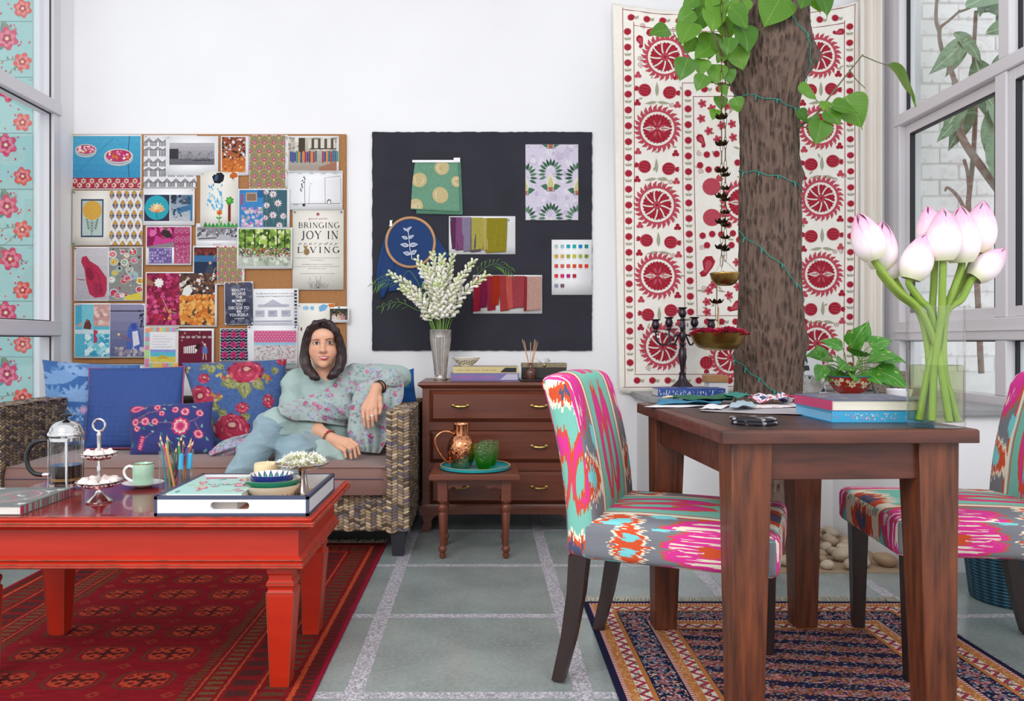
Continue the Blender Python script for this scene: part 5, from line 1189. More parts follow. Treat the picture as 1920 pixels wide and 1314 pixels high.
# ================================================================ pillows
def pillow(label,C4,thick,pr,bgc,m,group='cushions on the wicker sofa',piping=None,N=84,var=None):
 """C4: (px,py,Y) for TL TR BR BL"""
 W4=[np.array(P(*c))for c in C4]; px=[np.array(c[:2])for c in C4]
 nrm=np.cross(W4[1]-W4[0],W4[3]-W4[0]); nrm/=np.linalg.norm(nrm); nrm*=-1 if nrm[1]>0 else 1
 def bil(A,u,v_):return A[0]*(1-u)*(1-v_)+A[1]*u*(1-v_)+A[2]*u*v_+A[3]*(1-u)*v_
 def pt(u,v_,sg):
  cu,cv=2*u-1,2*v_-1; pin=.045  # edges drawn in between the corners
  uu=.5+.5*cu*(1-pin*(1-cv*cv)); vv=.5+.5*cv*(1-pin*(1-cu*cu))
  t=(max(0,1-cu**2)*max(0,1-cv**2))**.42
  wr=.006*math.sin(13*u+7*v_)*math.sin(9*v_-5*u)*t+.006*math.sin(5*(u+v_))*t+.004*(abs(cu*cv))*math.sin(22*(u-v_))*t
  return bil(W4,uu,vv)+nrm*(sg*thick*.5*t*(1 if sg>0 else .75)+wr*(sg>0)),bil(px,uu,vv)
 t=thing('cushion',label,'cushion',Vector((W4[2]+W4[3])/2),0,group)
 b=MB(); pc=[]
 for j in range(N+1):
  for i in range(N+1):w_,q=pt(i/N,j/N,1); b.v.append(tuple(w_)); pc.append(q)
 b.f=[(j*(N+1)+i,(j+1)*(N+1)+i,(j+1)*(N+1)+i+1,j*(N+1)+i+1)for j in range(N)for i in range(N)]; b.c=[None]*len(b.f); b.mi=[0]*len(b.f)
 pc=np.array(pc); cols=(pr or Pr()).raster(pc[:,0],pc[:,1],bgc)
 if var:cols=cols*(1-var*RNG.random(len(cols)))[:,None]
 o=b.build('front_cover',m,t,smooth=True,angle=180); point_colors(o,cols)
 b=MB(); b.grid(lambda u,v_:pt(u,v_,-1)[0],20,20); o=b.build('back_cover',m,t,smooth=True,angle=180); point_colors(o,np.tile(np.array(lin(bgc)),(len(b.v),1)))
 if piping:
  loop=[pt(i/20,0,1)[0]for i in range(20)]+[pt(1,i/20,1)[0]for i in range(20)]+[pt(1-i/20,1,1)[0]for i in range(20)]+[pt(0,1-i/20,1)[0]for i in range(20)]
  b=MB(); b.tube(loop,.0045,6,closed=True); b.build('piping',mat('pink_cord','#b05072',.8,bump=.5,bscale=300),t,smooth=True)
 return t
VEL=mat('woven_cushion_cloth',attr=True,rough=.8,spec=.15,var=.3,vscale=220,bump=.3,bscale=420,sheen=.2)
QLT=Mat('quilted_blue'); aa=QLT.n('ShaderNodeAttribute'); aa.attribute_name='Col'; x,y,z=QLT.xyz()
QLT.base(QLT.mix(QLT.noise(scale=50,detail=4,stretch=(6,1,1)).sm(.4,.8)*.3,aa.outputs['Color'],'#16264f')).set(Roughness=.75); h_=((x*190).sin()*.5+(z*260).sin()*.3); QLT.bump(h_,.35,.003)
def leafy(p,x,y,s_,c,a0=0.0,n=7):
 for k in range(n):a=-PI/2+a0+(k-n/2)*.42; p.leaf(x,y,s_*R.uniform(.8,1.2),s_*.26,a,c,7)
p=Pr()
for(x,y,s_,c,a)in((120,725,46,'#7fa6d6',.1),(145,705,48,'#8fb2de',.6),(104,760,40,'#6f98cc',-.2),(150,760,40,'#86aad8',.3),(110,805,36,'#7a9fce',0),(195,700,40,'#5c86c0',.2),(230,715,36,'#5680ba',-.3)):leafy(p,x,y,s_,c,a)
blobs(p,88,770,165,832,['#8fb2de','#6a92c8','#a3c0e4','#5a82ba'],150,1.5,4,51); p.flower(164,776,9,12,'#b5a0d0',.4); p.ell(164,776,3.5,None,'#d9a0c4',n=8)
blobs(p,85,690,255,700,['#4a78b4','#5c8ac4'],40,2,5,52)
pillow('pale blue botanical print cushion at the left end of the sofa',((79,674,4.36),(263,684,4.40),(250,842,4.22),(88,836,4.20)),.14,p,'#3f6cab',VEL)
pillow('plain blue quilted cushion with pink corded piping',((167,690,4.30),(346,687,4.31),(347,845,4.10),(156,842,4.08)),.15,None,'#2f4c8f',QLT.m,piping=True)
def rose(p,x,y,rx,ry,seed):
 r=random.Random(seed)
 p.flower(x,y,rx,9,'#8f1f3c',.12,.2,sq=ry/rx); p.flower(x,y,rx*.93,9,'#c23a58',.14,.5,sq=ry/rx)
 for k in range(34):
  a=r.uniform(0,6.28); d=r.uniform(.25,.92); p.ell(x+rx*d*math.cos(a),y+ry*d*math.sin(a),rx*.17,ry*.07,r.choice(['#e06a80','#a82848','#ee98a4','#b8304e','#d95470']),n=7,rot=a+PI/2)
 p.ell(x+rx*.05,y-ry*.2,rx*.34,ry*.3,'#9a2444',n=12); p.ell(x+rx*.05,y-ry*.2,rx*.2,ry*.18,'#e0b0a0',n=10)
def vine(p,x,y,l,a,seed):
 p.leaf(x,y,l,l*.72,a,'#8d9058',6); p.leaf(x+1,y+1,l*.86,l*.5,a,'#aeb07a',6); p.line([(x,y),(x+l*.85*math.cos(a),y+l*.85*math.sin(a))],1.1,'#6a7040')
 for t in(.3,.5,.7):
  for sg in(-1,1):p.line([(x+l*t*math.cos(a),y+l*t*math.sin(a)),(x+l*t*math.cos(a)+l*.25*math.cos(a+sg*.8),y+l*t*math.sin(a)+l*.25*math.sin(a+sg*.8))],.7,'#6a7040')
def sprig(p,x,y,s_):
 for k in range(7):p.ell(x+s_*R.uniform(-1,1),y+s_*R.uniform(-.8,.8),s_*.38,None,R.choice(['#d9b04a','#c98a3a','#c04a5c','#e0c870','#8d9058']),n=7)
p=Pr()
for a in((465,724,36,PI/2),(456,722,30,2.5),(478,722,30,.7),(442,728,22,2.9),(402,690,24,PI/2),(396,690,20,2.6),(410,690,20,.6),(390,790,26,.9),(398,770,22,.2),(432,790,22,-2.6),(455,800,24,-.5),(520,692,18,1.8),(360,730,20,2)):vine(p,a[0],a[1],a[2],a[3],0)
rose(p,465,705,35,25,1); rose(p,380,757,30,26,2); rose(p,440,812,36,26,3); rose(p,402,677,16,9,4); rose(p,388,719,12,10,5); rose(p,461,776,13,11,6); rose(p,530,680,11,9,7); rose(p,508,762,10,14,8); rose(p,540,760,12,12,9)
for(x,y)in((420,712),(430,718),(505,715),(498,722),(410,755),(418,760),(350,700),(345,780)):sprig(p,x,y,8)
p.p=p.p
pillow('denim blue cushion with big crimson roses beside the woman',((341,680,4.36),(538,672,4.38),(532,846,4.16),(384,846,4.14)),.16,p,'#4f6ea6',VEL,var=.3)
p=Pr()
def fl(x,y,r,c='#c4306a'):p.flower(x,y,r,10,c,.14); p.flower(x,y,r*.78,10,'#e8c0b8',.14); p.flower(x,y,r*.6,8,'#d9688c',.2); p.ell(x,y,r*.38,None,'#c4306a',n=10)
for i in range(26):x,y=R.uniform(250,395),R.uniform(762,845); p.leaf(x,y,R.uniform(6,11),3.4,R.uniform(0,6.28),R.choice(['#4fa095','#6db5a8','#3c8a80','#8fc4b8']),4)
for pts in([(300,798),(325,797),(340,800)],[(290,815),(276,825),(268,840)],[(355,798),(372,790),(380,780)],[(262,790),(285,778),(300,776),(312,768)],[(370,795),(378,810),(374,822)]):p.line(pts,1.2,'#a0708a')
p.leaf(246,772,32,15,-.12,'#c4306a',7); p.leaf(249,772,26,10,-.12,'#e8b0b4',7); p.leaf(251,772,22,7,-.12,'#c4306a',7)
for(x,y,r)in((344,804,18),(278,795,9),(259,796,8),(297,796,7),(309,780,6),(333,772,7),(352,776,9),(378,778,7),(377,818,9),(300,768,7),(262,808,6)):fl(x,y,r)
for k in range(6):p.ell(272-k*1.2,824+k*4,5,3,'#c4306a',n=8,rot=.4); p.ell(272-k*1.2,824+k*4,2.6,1.4,'#e89ab0',n=7)
pillow('small indigo lumbar cushion embroidered with pink flowers',((241,761,4.03),(399,752,4.04),(403,850,3.94),(243,855,3.93)),.10,p,'#3b3f7c',VEL)
p=Pr();
for i in range(60):p.ell(R.uniform(500,560),R.uniform(690,840),2,None,R.choice(['#d9e0e0','#2a5a6a','#8fc4c0']),n=6)
pillow('teal dotted cushion just visible behind the woman',((505,697,4.44),(620,690,4.45),(610,840,4.32),(508,840,4.32)),.08,p,'#3a7f88',VEL,N=40)
p=Pr(); p.poly([(735,700),(765,690),(772,730),(740,745)],'#2a86b0')
pillow('bright blue satin cushion tucked behind her arm at the sofa end',((700,716,4.38),(776,690,4.34),(781,752,4.30),(704,800,4.26)),.10,p,'#1f5aa0',VEL,N=50)
# ================================================================ on the coffee table
CTZ=TZ+.0012
M_steel=mat('polished_steel','#d5d2d2',.12,1); M_silver=mat('bright_silver','#dcd3d2',.14,1,var=.15,vscale=40); M_black=mat('black_plastic','#17171b',.4)
GL=thin_glass('clear_glass','#ffffff',.035);
c=Vector((-1.398,2.675,CTZ)); FPs=thing('french_press','glass french press of coffee with steel frame and black handle','coffee press',c)
b=MB(); b.lathe([(.0485,.012),(.050,.016),(.050,.175),(.053,.182),(.0525,.182),(.0485,.172),(.0485,.016)],36,c,cap=False); b.build('glass_beaker',GL,FPs,smooth=True)
b=MB(); b.lathe([(0,.0135),(.047,.0135),(.0478,.018),(.0478,.028),(0,.0281)],32,c); b.lathe([(0,.0375),(.0478,.0375),(.0478,.0785),(0,.0785)],32,c); b.build('coffee',mat('black_coffee','#1c0f0b',.1),FPs,smooth=True)
b=MB(); b.lathe([(0,.0283),(.0476,.0283),(.0478,.0372),(0,.0373)],32,c); b.build('coffee_foam',mat('coffee_foam','#8a6a3c',.6),FPs,smooth=True)
b=MB(); b.lathe([(.0,.180),(.056,.178),(.057,.186),(.052,.190),(.050,.198),(.043,.212),(.030,.222),(.012,.226),(.006,.230),(0,.230)],36,c); b.build('lid',M_steel,FPs,smooth=True,angle=60)
b=MB(); b.lathe([(.004,.226),(.005,.238),(.017,.241),(.019,.245),(.014,.248),(0,.249)],20,c); b.build('plunger_knob',M_black,FPs,smooth=True)
b=MB(); b.tube([c+Vector((0,0,.03)),c+Vector((0,0,.226))],.0025,8); b.build('plunger_rod',M_steel,FPs)
b=MB(); b.lathe([(.0505,.160),(.0525,.160),(.0525,.171),(.0505,.171),(.0505,.160)],36,c,cap=False); b.lathe([(.0505,.008),(.0525,.008),(.0525,.02),(.0505,.02),(.0505,.008)],36,c,cap=False); b.build('frame_band',M_steel,FPs,smooth=True,angle=40)
for k in range(4):
 a=.5+k*PI/2; d=Vector((math.cos(a),math.sin(a),0)); b=MB(); b.tube([c+d*.064+Vector((0,0,.004)),c+d*.056+Vector((0,0,.006)),c+d*.0525+Vector((0,0,.02)),c+d*.0525+Vector((0,0,.165))],.0038,6,flat=.5); b.build('frame_post',M_steel,FPs,smooth=True)
b=MB(); hp=catmull([(-.052,-.01,.160),(-.075,-.012,.160),(-.105,-.015,.148),(-.121,-.018,.115),(-.117,-.018,.075),(-.098,-.016,.052),(-.072,-.013,.046)],5); b.tube([c+Vector(q)for q in hp],[.0075 if i>4 else .0055 for i in range(len(hp))],10); b.build('handle',M_black,FPs,smooth=True)
b=MB(); b.tube([c+Vector((-.05,-.01,.047)),c+Vector((-.074,-.013,.046))],.006,8); b.build('handle_bracket',M_steel,FPs)
# two-tier stand
c=Vector((-1.178,2.447,CTZ)); TS=thing('tiered_stand','two tier silver sweet stand with ring handle and pierced rims with painted red reflection','cake stand',c)
b=MB(); b.lathe([(.0,0),(.037,0),(.038,.004),(.033,.007),(.028,.011),(.014,.022),(.009,.034),(.009,.042),(.013,.047),(0,.0475)],32,c); b.build('foot',M_silver,TS,smooth=True)
def dish(z0,r,name):
 b=MB(); b.lathe([(.0,z0),(.022*r/.067,z0),(r*.62,z0+.004),(r*.97,z0+.020),(r,z0+.021),(r*.985,z0+.023),(r*.6,z0+.007),(0,z0+.003)],48,c,flute=.012,fl_n=12); d_=b.build(name,M_silver,TS,smooth=True)
 b=MB(); n=14
 for k in range(n):
  a=2*PI*k/n
  for da,dz in((-.09,0),(.09,0),(0,.0)):
   rr=r*.86+.0012; q=c+Vector((rr*math.cos(a+da),rr*math.sin(a+da),z0+.0135+(.003 if da==0 else 0))); b.ball(q,.0034,6,4)
 b.build('rim_beads',mat('silver_bead','#f0e6e6',.2,.8),d_,smooth=True)['kind']='stuff'
 b=MB(); b.lathe([(r*.66,z0+.0048),(r*.955,z0+.0184)],48,(c.x,c.y,c.z-.0012),cap=False); b.build('rim_band',mat('rim_reflection_red','#8a2a2c',.25,.6),d_,smooth=True)  # red reflection under the rim, painted as the band's colour
dish(.043,.067,'dish'); dish(.128,.053,'dish')
b=MB(); b.lathe([(.005,.046),(.0065,.06),(.004,.066),(.0055,.09),(.007,.105),(.0045,.112),(.005,.126)],14,c); b.lathe([(.006,.132),(.007,.15),(.0055,.16),(.0062,.20),(.0075,.206),(.004,.214)],14,c); b.build('stem',M_silver,TS,smooth=True)
b=MB(); b.tube([c+Vector((.0185*math.cos(a*PI/16),0,.234+.0185*math.sin(a*PI/16)))for a in range(32)],.0035,8,closed=True); b.build('ring_handle',M_silver,TS,smooth=True)
M_sweet=mat('pale_pink_sweet','#efe0da',.8,var=.2,vscale=60,col2='#e6c9c4')
sw_=None
for tier,(zz,n,rr)in enumerate(((.052,8,.043),(.137,6,.032))):
 for k in range(n):
  a=2*PI*k/n+tier; q=c+Vector((rr*math.cos(a),rr*math.sin(a),zz))
  if sw_ is None:
   b=MB(); b.ball((0,0,.010),(.018,.015,.0125),12,8); b.v=[tuple(np.array(v)*(1+.12*math.sin(300*v[0]+200*v[1])*(v[2]>.008)))for v in b.v]; o=b.build('meringue_sweet',M_sweet,smooth=True,local=True,angle=180); sw_=o
  else:o=sw_.copy(); COL.objects.link(o)
  o.location=q; o.rotation_euler=(0,0,k*1.3); tag(o,'pale pink sweet heaped on the lower tier of the stand' if tier==0 else 'pale pink sweet heaped on the upper tier of the stand','sweet','sweets on the lower tier' if tier==0 else 'sweets on the upper tier')
  # cup and saucer
c=Vector((-1.151,2.70,CTZ)); sa=MB(); sa.lathe([(0,.0),(.026,0),(.03,.003),(.05,.008),(.066,.014),(.067,.0155),(.05,.0105),(.028,.006),(0,.005)],36,c)
CER=mat('white_porcelain','#f0f0ee',.15,coat=.3); SAG=mat('sage_glaze','#a9cdb4',.18,coat=.4)
tag(sa.build('saucer',CER,smooth=True),'white saucer with pale green tint under the cup','saucer')
c2=c+Vector((0,0,.0065)); CU_=thing('coffee_cup','pale sage green coffee cup with white handle','cup',c2)
b=MB(); b.lathe([(0,0),(.027,0),(.031,.003),(.0335,.008),(.034,.0725),(.0332,.0735),(.032,.072),(.0315,.01),(0,.008)],36,c2); b.build('cup_body',SAG,CU_,smooth=True)
b=MB(); b.lathe([(.0342,.0715),(.0342,.0738),(.0318,.0738)],36,c2,cap=False); b.build('gilt_rim',M_brass,CU_)
b=MB(); hp=catmull([(-.033,-.004,.060),(-.045,-.005,.064),(-.058,-.006,.056),(-.062,-.006,.042),(-.055,-.006,.026),(-.044,-.005,.018),(-.033,-.004,.013)],5); b.tube([c2+Vector(q)for q in hp],.0045,8); b.build('handle',CER,CU_,smooth=True)
# glass tumbler of pencils
c=Vector((-.985,2.56,CTZ)); b=MB(); b.lathe([(0,0),(.051,0),(.053,.004),(.053,.142),(.0505,.143),(.0495,.012),(0,.010)],36,c)
tag(b.build('glass_tumbler',GL,smooth=True,angle=50),'clear glass tumbler holding coloured pencils','pencil holder')
PC=[('orange','#d98246'),('red','#c93a3a'),('mauve','#a37a9a'),('pink','#d0608a'),('dark brown','#3a2a2c'),('forest green','#3c6a4a'),('grey green','#7a8a74'),('violet','#5c4a9a'),('teal','#2f7a80'),('crimson','#a8243a'),('yellow ochre','#c9a04a'),('plum','#6a2a4a'),('leaf green','#3f9a55'),('black','#26242a')]
WOODP=mat('sharpened_wood','#d9b48a',.7)
for k,(nm,cc)in enumerate(PC):
 a=2*PI*k/len(PC)+.4; r0=.012+.028*((k*5)%7)/7; p0=c+Vector((r0*math.cos(a),r0*math.sin(a),.013)); a2=a+(2.4 if k%2 else-.5); p1=c+Vector((.043*math.cos(a2),.043*math.sin(a2),.145)); d=(p1-p0).normalized(); L=.165+.02*((k*3)%5)/4; e1=p0+d*(L-.018)
 t=thing('colour_pencil','%s coloured pencil standing in the glass tumbler'%nm,'pencil',p0,0,'pencils in the glass tumbler')
 b=MB(); b.tube([p0,e1],.0038,6); b.build('barrel',mat('pencil_'+nm.replace(' ','_'),cc,.35),t)
 b=MB(); b.tube([e1,e1+d*.012],[.0038,.0014],6); b.build('wood_cone',WOODP,t); b=MB(); b.tube([e1+d*.012,e1+d*.017],[.0014,.0003],6); b.build('lead',mat('pencil_'+nm.replace(' ','_'),cc,.35),t)
for k,(dx,dy,nm)in enumerate(((.022,-.030,'first'),(.036,-.012,'second'))):
 p0=c+Vector((dx,dy,.012)); p1=p0+Vector((.006+.008*k,-.002,.13)); b=MB(); t=thing('marker_pen','turquoise capped marker pen in the tumbler, %s'%('front one' if k==0 else 'rear one by the glass'),'pen',p0,0,'pencils in the glass tumbler')
 d=(p1-p0).normalized(); b.tube([p0,p0+d*.075],.006,8); b.build('barrel',mat('pen_grey','#5a5f6a',.4),t); b=MB(); b.tube([p0+d*.075,p0+d*.12,p0+d*.124],[.008,.008,.005],10); b.build('cap',mat('pen_turquoise','#3aa8d4',.35),t)
 # grey notebook
def book(name,label,lo,hi,cover,pages='#ece8e2',spine=None,pr=None,cat='book',group=None,rz=0,th=.0022,side='x0',mspine=None):
 """lo/hi in a local frame around its centre; spine side x0 | x1 | y0"""
 lo,hi=Vector(lo),Vector(hi); c=Vector(((lo.x+hi.x)/2,(lo.y+hi.y)/2,lo.z)); t=thing(name,label,cat,c,rz,group); a,d=lo-c,hi-c
 mc=cover if not isinstance(cover,str)else mat('cover_'+cover,cover,.4); i=.004
 ins=lambda s_:.0 if side==s_ else i
 MB().box((a.x,a.y,0),(d.x,d.y,th)).build('cover',mc,t,local=True); MB().box((a.x,a.y,d.z-th),(d.x,d.y,d.z)).build('cover',mc,t,local=True)
 MB().box((a.x+ins('x0')+(th if side=='x0' else 0),a.y+ins('y0')+(th if side=='y0' else 0),th),(d.x-ins('x1')-(th if side=='x1' else 0),d.y-i,d.z-th)).build('page_block',mat('pages_'+pages,pages,.85,var=.25,vscale=300,stretch=(.02,.02,1)),t,local=True)
 sp={'x0':((a.x,a.y,th),(a.x+th,d.y,d.z-th)),'x1':((d.x-th,a.y,th),(d.x,d.y,d.z-th)),'y0':((a.x,a.y,th),(d.x,a.y+th,d.z-th))}[side]
 MB().box(*sp).build('spine',mspine or(mat('spine_'+spine,spine,.45)if spine else mc),t,local=True)
 if pr:pr.mesh(lambda u,v_,e:(lerp(a.x,d.x,u),lerp(a.y,d.y,v_),d.z+e),'cover_print',INKG,t,local=True)['kind']='stuff'
 return t
M=Mat('striped_spine'); x,y,z=M.xyz(); h_=hash2((y*190).floor(),y*0); M.base(M.mix(h_.gt(.6),M.mix(h_.gt(.3),'#6d7370','#a83a56'),'#8fa79a')).set(Roughness=.5)
p=Pr(); p.ell(.62,.5,.33,.36,'#b9a6a4',n=24); p.ell(.62,.5,.31,.34,'#6d7370',n=24); p.ell(.62,.5,.25,.28,'#c98a92',n=20); p.ell(.62,.5,.22,.25,'#7a7e7b',n=20)
for k in range(18):a=k*.7; p.leaf(.62+.2*math.cos(a)*(k%3)/2,.5+.2*math.sin(a)*(k%3)/2,.1,.04,a,R.choice(['#d9d4cf','#c0566a','#b5bdb6']),4)
for(u,v_)in((.92,.85),(.93,.1),(.1,.9),(.85,.75)):
 for k in range(5):p.leaf(u,v_,.07,.035,k*1.26,'#d9d4cf',3)
book('notebook','grey notebook with striped spine and floral wreath at the table left edge',(-1.545,2.258,CTZ),(-1.308,2.545,CTZ+.026),'#6d7370','#ece6e0',mspine=M.m,side='x1',pr=p)
# tray
TR_=thing('serving_tray','white lacquered tray with navy edging and cut out handles','tray',(-.71,2.44,CTZ))
M_tw=mat('white_lacquer','#eceef2',.25); M_nv=mat('navy_edging','#454b66',.4)
tx0,tx1,ty0,ty1,tz0,tz1=-.926,-.494,2.247,2.632,CTZ,CTZ+.055; tt=.011
MB().box((tx0+.004,ty0+.004,tz0),(tx1-.004,ty1-.004,tz0+.009)).build('tray_base',mat('tan_tray_base','#c49660',.5),TR_)
def holed(y_,name):
# side panel with a rounded slot
 n=10; hx0,hx1,hz0,hz1=-.770,-.660,tz0+.018,tz0+.039; r=(hz1-hz0)/2; zc=(hz0+hz1)/2; mx=(hx0+hx1)/2
 slot=[(hx1-r+r*math.cos(a),zc+r*math.sin(a))for a in[-PI/2+PI*i/n for i in range(n+1)]]+[(hx0+r+r*math.cos(a),zc+r*math.sin(a))for a in[PI/2+PI*i/n for i in range(n+1)]]
 b=MB(); m_=len(slot); out=[]
 for(x_,z_)in slot:  # outer ring: project to the rectangle
  out.append(((lerp(mx,tx1,(x_-mx)/(hx1-mx))if x_>mx else lerp(mx,tx0,(mx-x_)/(mx-hx0))),tz0 if z_<zc else tz1))
 f0=[(x_,y_,z_)for x_,z_ in slot]+[(x_,y_,z_)for x_,z_ in out]; f1=[(x_,y_+tt,z_)for x_,y__,z_ in f0]
 fs=[]
 for i in range(m_):j=(i+1)%m_; fs+=[(i,j,m_+j,m_+i),(2*m_+j,2*m_+i,3*m_+i,3*m_+j),(j,i,2*m_+i,2*m_+j),(m_+i,m_+j,3*m_+j,3*m_+i)]
 b.add(f0+f1,fs); return b.build(name,M_tw,TR_)
holed(ty0,'tray_side'); holed(ty1-tt,'tray_side')
MB().box((tx0,ty0+tt,tz0),(tx0+tt,ty1-tt,tz1)).build('tray_side',M_tw,TR_); MB().box((tx1-tt,ty0+tt,tz0),(tx1,ty1-tt,tz1)).build('tray_side',M_tw,TR_)
e_=.0085; ed=MB(); q=.0012
for z0,z1 in((tz0,tz0+.008),(tz1-.0085,tz1+.001)):
 for a in(((tx0-q,ty0-q,z0),(tx1+q,ty0+.001,z1)),((tx0-q,ty1-.001,z0),(tx1+q,ty1+q,z1)),((tx0-q,ty0,z0),(tx0+.001,ty1,z1)),((tx1-.001,ty0,z0),(tx1+q,ty1,z1))):ed.box(*a)
for(x_,y_)in((tx0-q,ty0-q),(tx1-e_+q,ty0-q)):ed.box((x_,y_,tz0),(x_+e_,y_+q+.001,tz1))
ed.box((tx1-.001,ty0,tz0),(tx1+q,ty0+.006,tz1)); ed.box((tx1-.001,ty1-.006,tz0),(tx1+q,ty1,tz1))
for a in(((tx0,ty0,tz1-.0005),(tx1,ty0+tt,tz1+.001)),((tx0,ty1-tt,tz1-.0005),(tx1,ty1,tz1+.001)),((tx0,ty0,tz1-.0005),(tx0+tt,ty1,tz1+.001)),((tx1-tt,ty0,tz1-.0005),(tx1,ty1,tz1+.001))):ed.box(*a)
ed.build('edging',M_nv,TR_)
TRZ=tz0+.0095
book('book','pink book under the mint covered one on the tray',(-.905,2.275,TRZ),(-.70,2.53,TRZ+.026),'#d06a90',side='x0')
p=Pr(); p.poly([(.1,.95),(.55,.97),(.6,.9),(.15,.88)],'#c94a7a')
for k in range(26):p.leaf(R.uniform(.1,.9),R.uniform(.1,.9),.12,.05,R.uniform(0,6),R.choice(['#6aa8a0','#d96a7a','#e0a3a8','#4f8f88','#c9c48a']),4)
for(u,v_,r)in((.75,.8,.1),(.8,.45,.08),(.35,.3,.07),(.2,.65,.06)):p.flower(u,v_,r,8,'#d05a78',.25); p.flower(u,v_,r*.6,6,'#eac0c4',.25)
p.line([(.3+.025*k,.5+.045*math.sin(k*1.7)+.02*math.sin(k*.9))for k in range(17)],.010,'#8a5a50')
book('book','mint covered floral book lying on the white tray',(-.902,2.268,TRZ+.0262),(-.688,2.543,TRZ+.05),'#a9d0c8',side='y0',spine='#ece8e4',pr=p)
# bowls
def bowl(name,label,c,r,h,m_out,m_in,band=None,group=None,foot=.35):
 t=thing(name,label,'bowl',c,0,group); b=MB(); b.lathe([(r*foot,0),(r*(foot+.02),h*.06),(r*.72,h*.42),(r*.93,h*.8),(r,h)],40,c,cap=False); b.add([tuple(Vector(c)+Vector((r*foot*math.cos(a*PI/20),r*foot*math.sin(a*PI/20),0)))for a in range(40)],[tuple(range(40))[::-1]]); b.build('bowl_outside',m_out,t,smooth=True)
 b=MB(); b.lathe([(r,h),(r*.975,h),(r*.9,h*.8),(r*.68,h*.45),(r*.3,h*.12),(0,h*.1)],40,c,cap=False); b.build('bowl_inside',m_in,t,smooth=True); return t
def petalband(name,bgc,c1,c2,n,z0,z1,base2=None):
 M=Mat(name); x,y,z=M.xyz(); a=y.at2(x)/(2*PI); t=((z-z0)/(z1-z0)); tri=(a*n).tri()
 c_=M.mix((tri-t).gt(0)*t.band(0,1),bgc,c1); c_=M.mix((tri-t-.35).gt(0)*t.band(0,1),c_,c2)
 if base2:c_=M.mix(z.gt(z1+.004),c_,base2)
 M.base(c_).set(Roughness=.15,Coat_Weight=.4); return M.m
BIN=petalband('blue_pottery_inside','#eae4d8','#27307a','#2d8a74',20,.03,.052,'#232a6c')
c=(-.632,2.385,TRZ)
bowl('nested_bowl','largest painted bowl with blue petal band, bottom of the nested stack',c,.083,.058,petalband('blue_pottery_out','#e9e2d4','#2b3f8a','#2f9a7c',22,.004,.036,'#e6d9c4'),BIN)
bowl('nested_bowl','green and cream glazed bowl in the middle of the nested stack',(c[0]+.002,c[1],c[2]+.018),.0815,.056,mat('green_glaze_band','#2f8f6c',.15,coat=.4),BIN)
bowl('nested_bowl','smallest cobalt rimmed bowl on top of the nested stack',(c[0]-.002,c[1]+.004,c[2]+.036),.064,.051,mat('cobalt_glaze','#2b3c8c',.15,coat=.4),BIN)
# candle
c=Vector((-.690,2.545,TRZ)); CD=thing('pillar_candle','cream pillar candle on the white tray','candle',c); CD.location=c
WAX=mat('candle_wax','#e8cfa4',.5,sss=.3)
b=MB(); b.lathe([(0,0),(.040,0),(.0415,.002),(.0415,.088),(.040,.094),(.037,.0925),(.02,.088),(0,.087)],36,c); b.build('wax',WAX,CD,smooth=True); b=MB(); b.tube([c+Vector((0,0,.086)),c+Vector((.001,0,.103))],.0012,5); b.build('wick',mat('wick','#e6dfd0',.9),CD)
# pedestal dish with jasmine
c=Vector((-.566,2.49,TRZ)); PD=thing('pedestal_dish','fluted silver pedestal dish on the tray','dish',c)
b=MB(); b.lathe([(0,0),(.026,0),(.027,.004),(.020,.018),(.015,.045),(.0125,.075),(.014,.080),(0,.081)],36,c,flute=.05,fl_n=12); b.build('pedestal',M_silver,PD,smooth=True)
b=MB(); b.lathe([(0,.080),(.03,.083),(.065,.093),(.082,.102),(.0835,.104),(.081,.105),(.06,.098),(0,.088)],48,c,flute=.015,fl_n=16); b.build('dish',M_silver,PD,smooth=True)
b=MB()
for k in range(5):b.add([(0,0,0),(.004*math.cos(k*1.257-.5),.004*math.sin(k*1.257-.5),.003),(.011*math.cos(k*1.257),.011*math.sin(k*1.257),.005),(.004*math.cos(k*1.257+.5),.004*math.sin(k*1.257+.5),.003)],[(0,1,2,3)],'#f6f4ee')
b.tube([(0,0,0),(0,0,-.010)],.0015,5,col='#b8c07a'); b.ball((0,0,.002),.0025,6,4,col='#e8e4b0')
j0=b.build('jasmine_flower',mat('petal_white',attr=True,rough=.6,sss=.1),local=True); r=random.Random(5)
for k in range(70):
 a,d=r.uniform(0,6.28),.072*math.sqrt(r.random()); z_=.108+.026*(1-(d/.074)**2)*r.uniform(.6,1.1)
 o=j0 if k==0 else j0.copy()
 if k:COL.objects.link(o)
 o.location=c+Vector((d*math.cos(a),d*math.sin(a),z_)); o.rotation_euler=(r.uniform(-.9,.9),r.uniform(-.9,.9),a); o.scale=(1.15,)*3
 tag(o,'white jasmine flower heaped in the silver pedestal dish','flower','jasmine flowers in the dish')
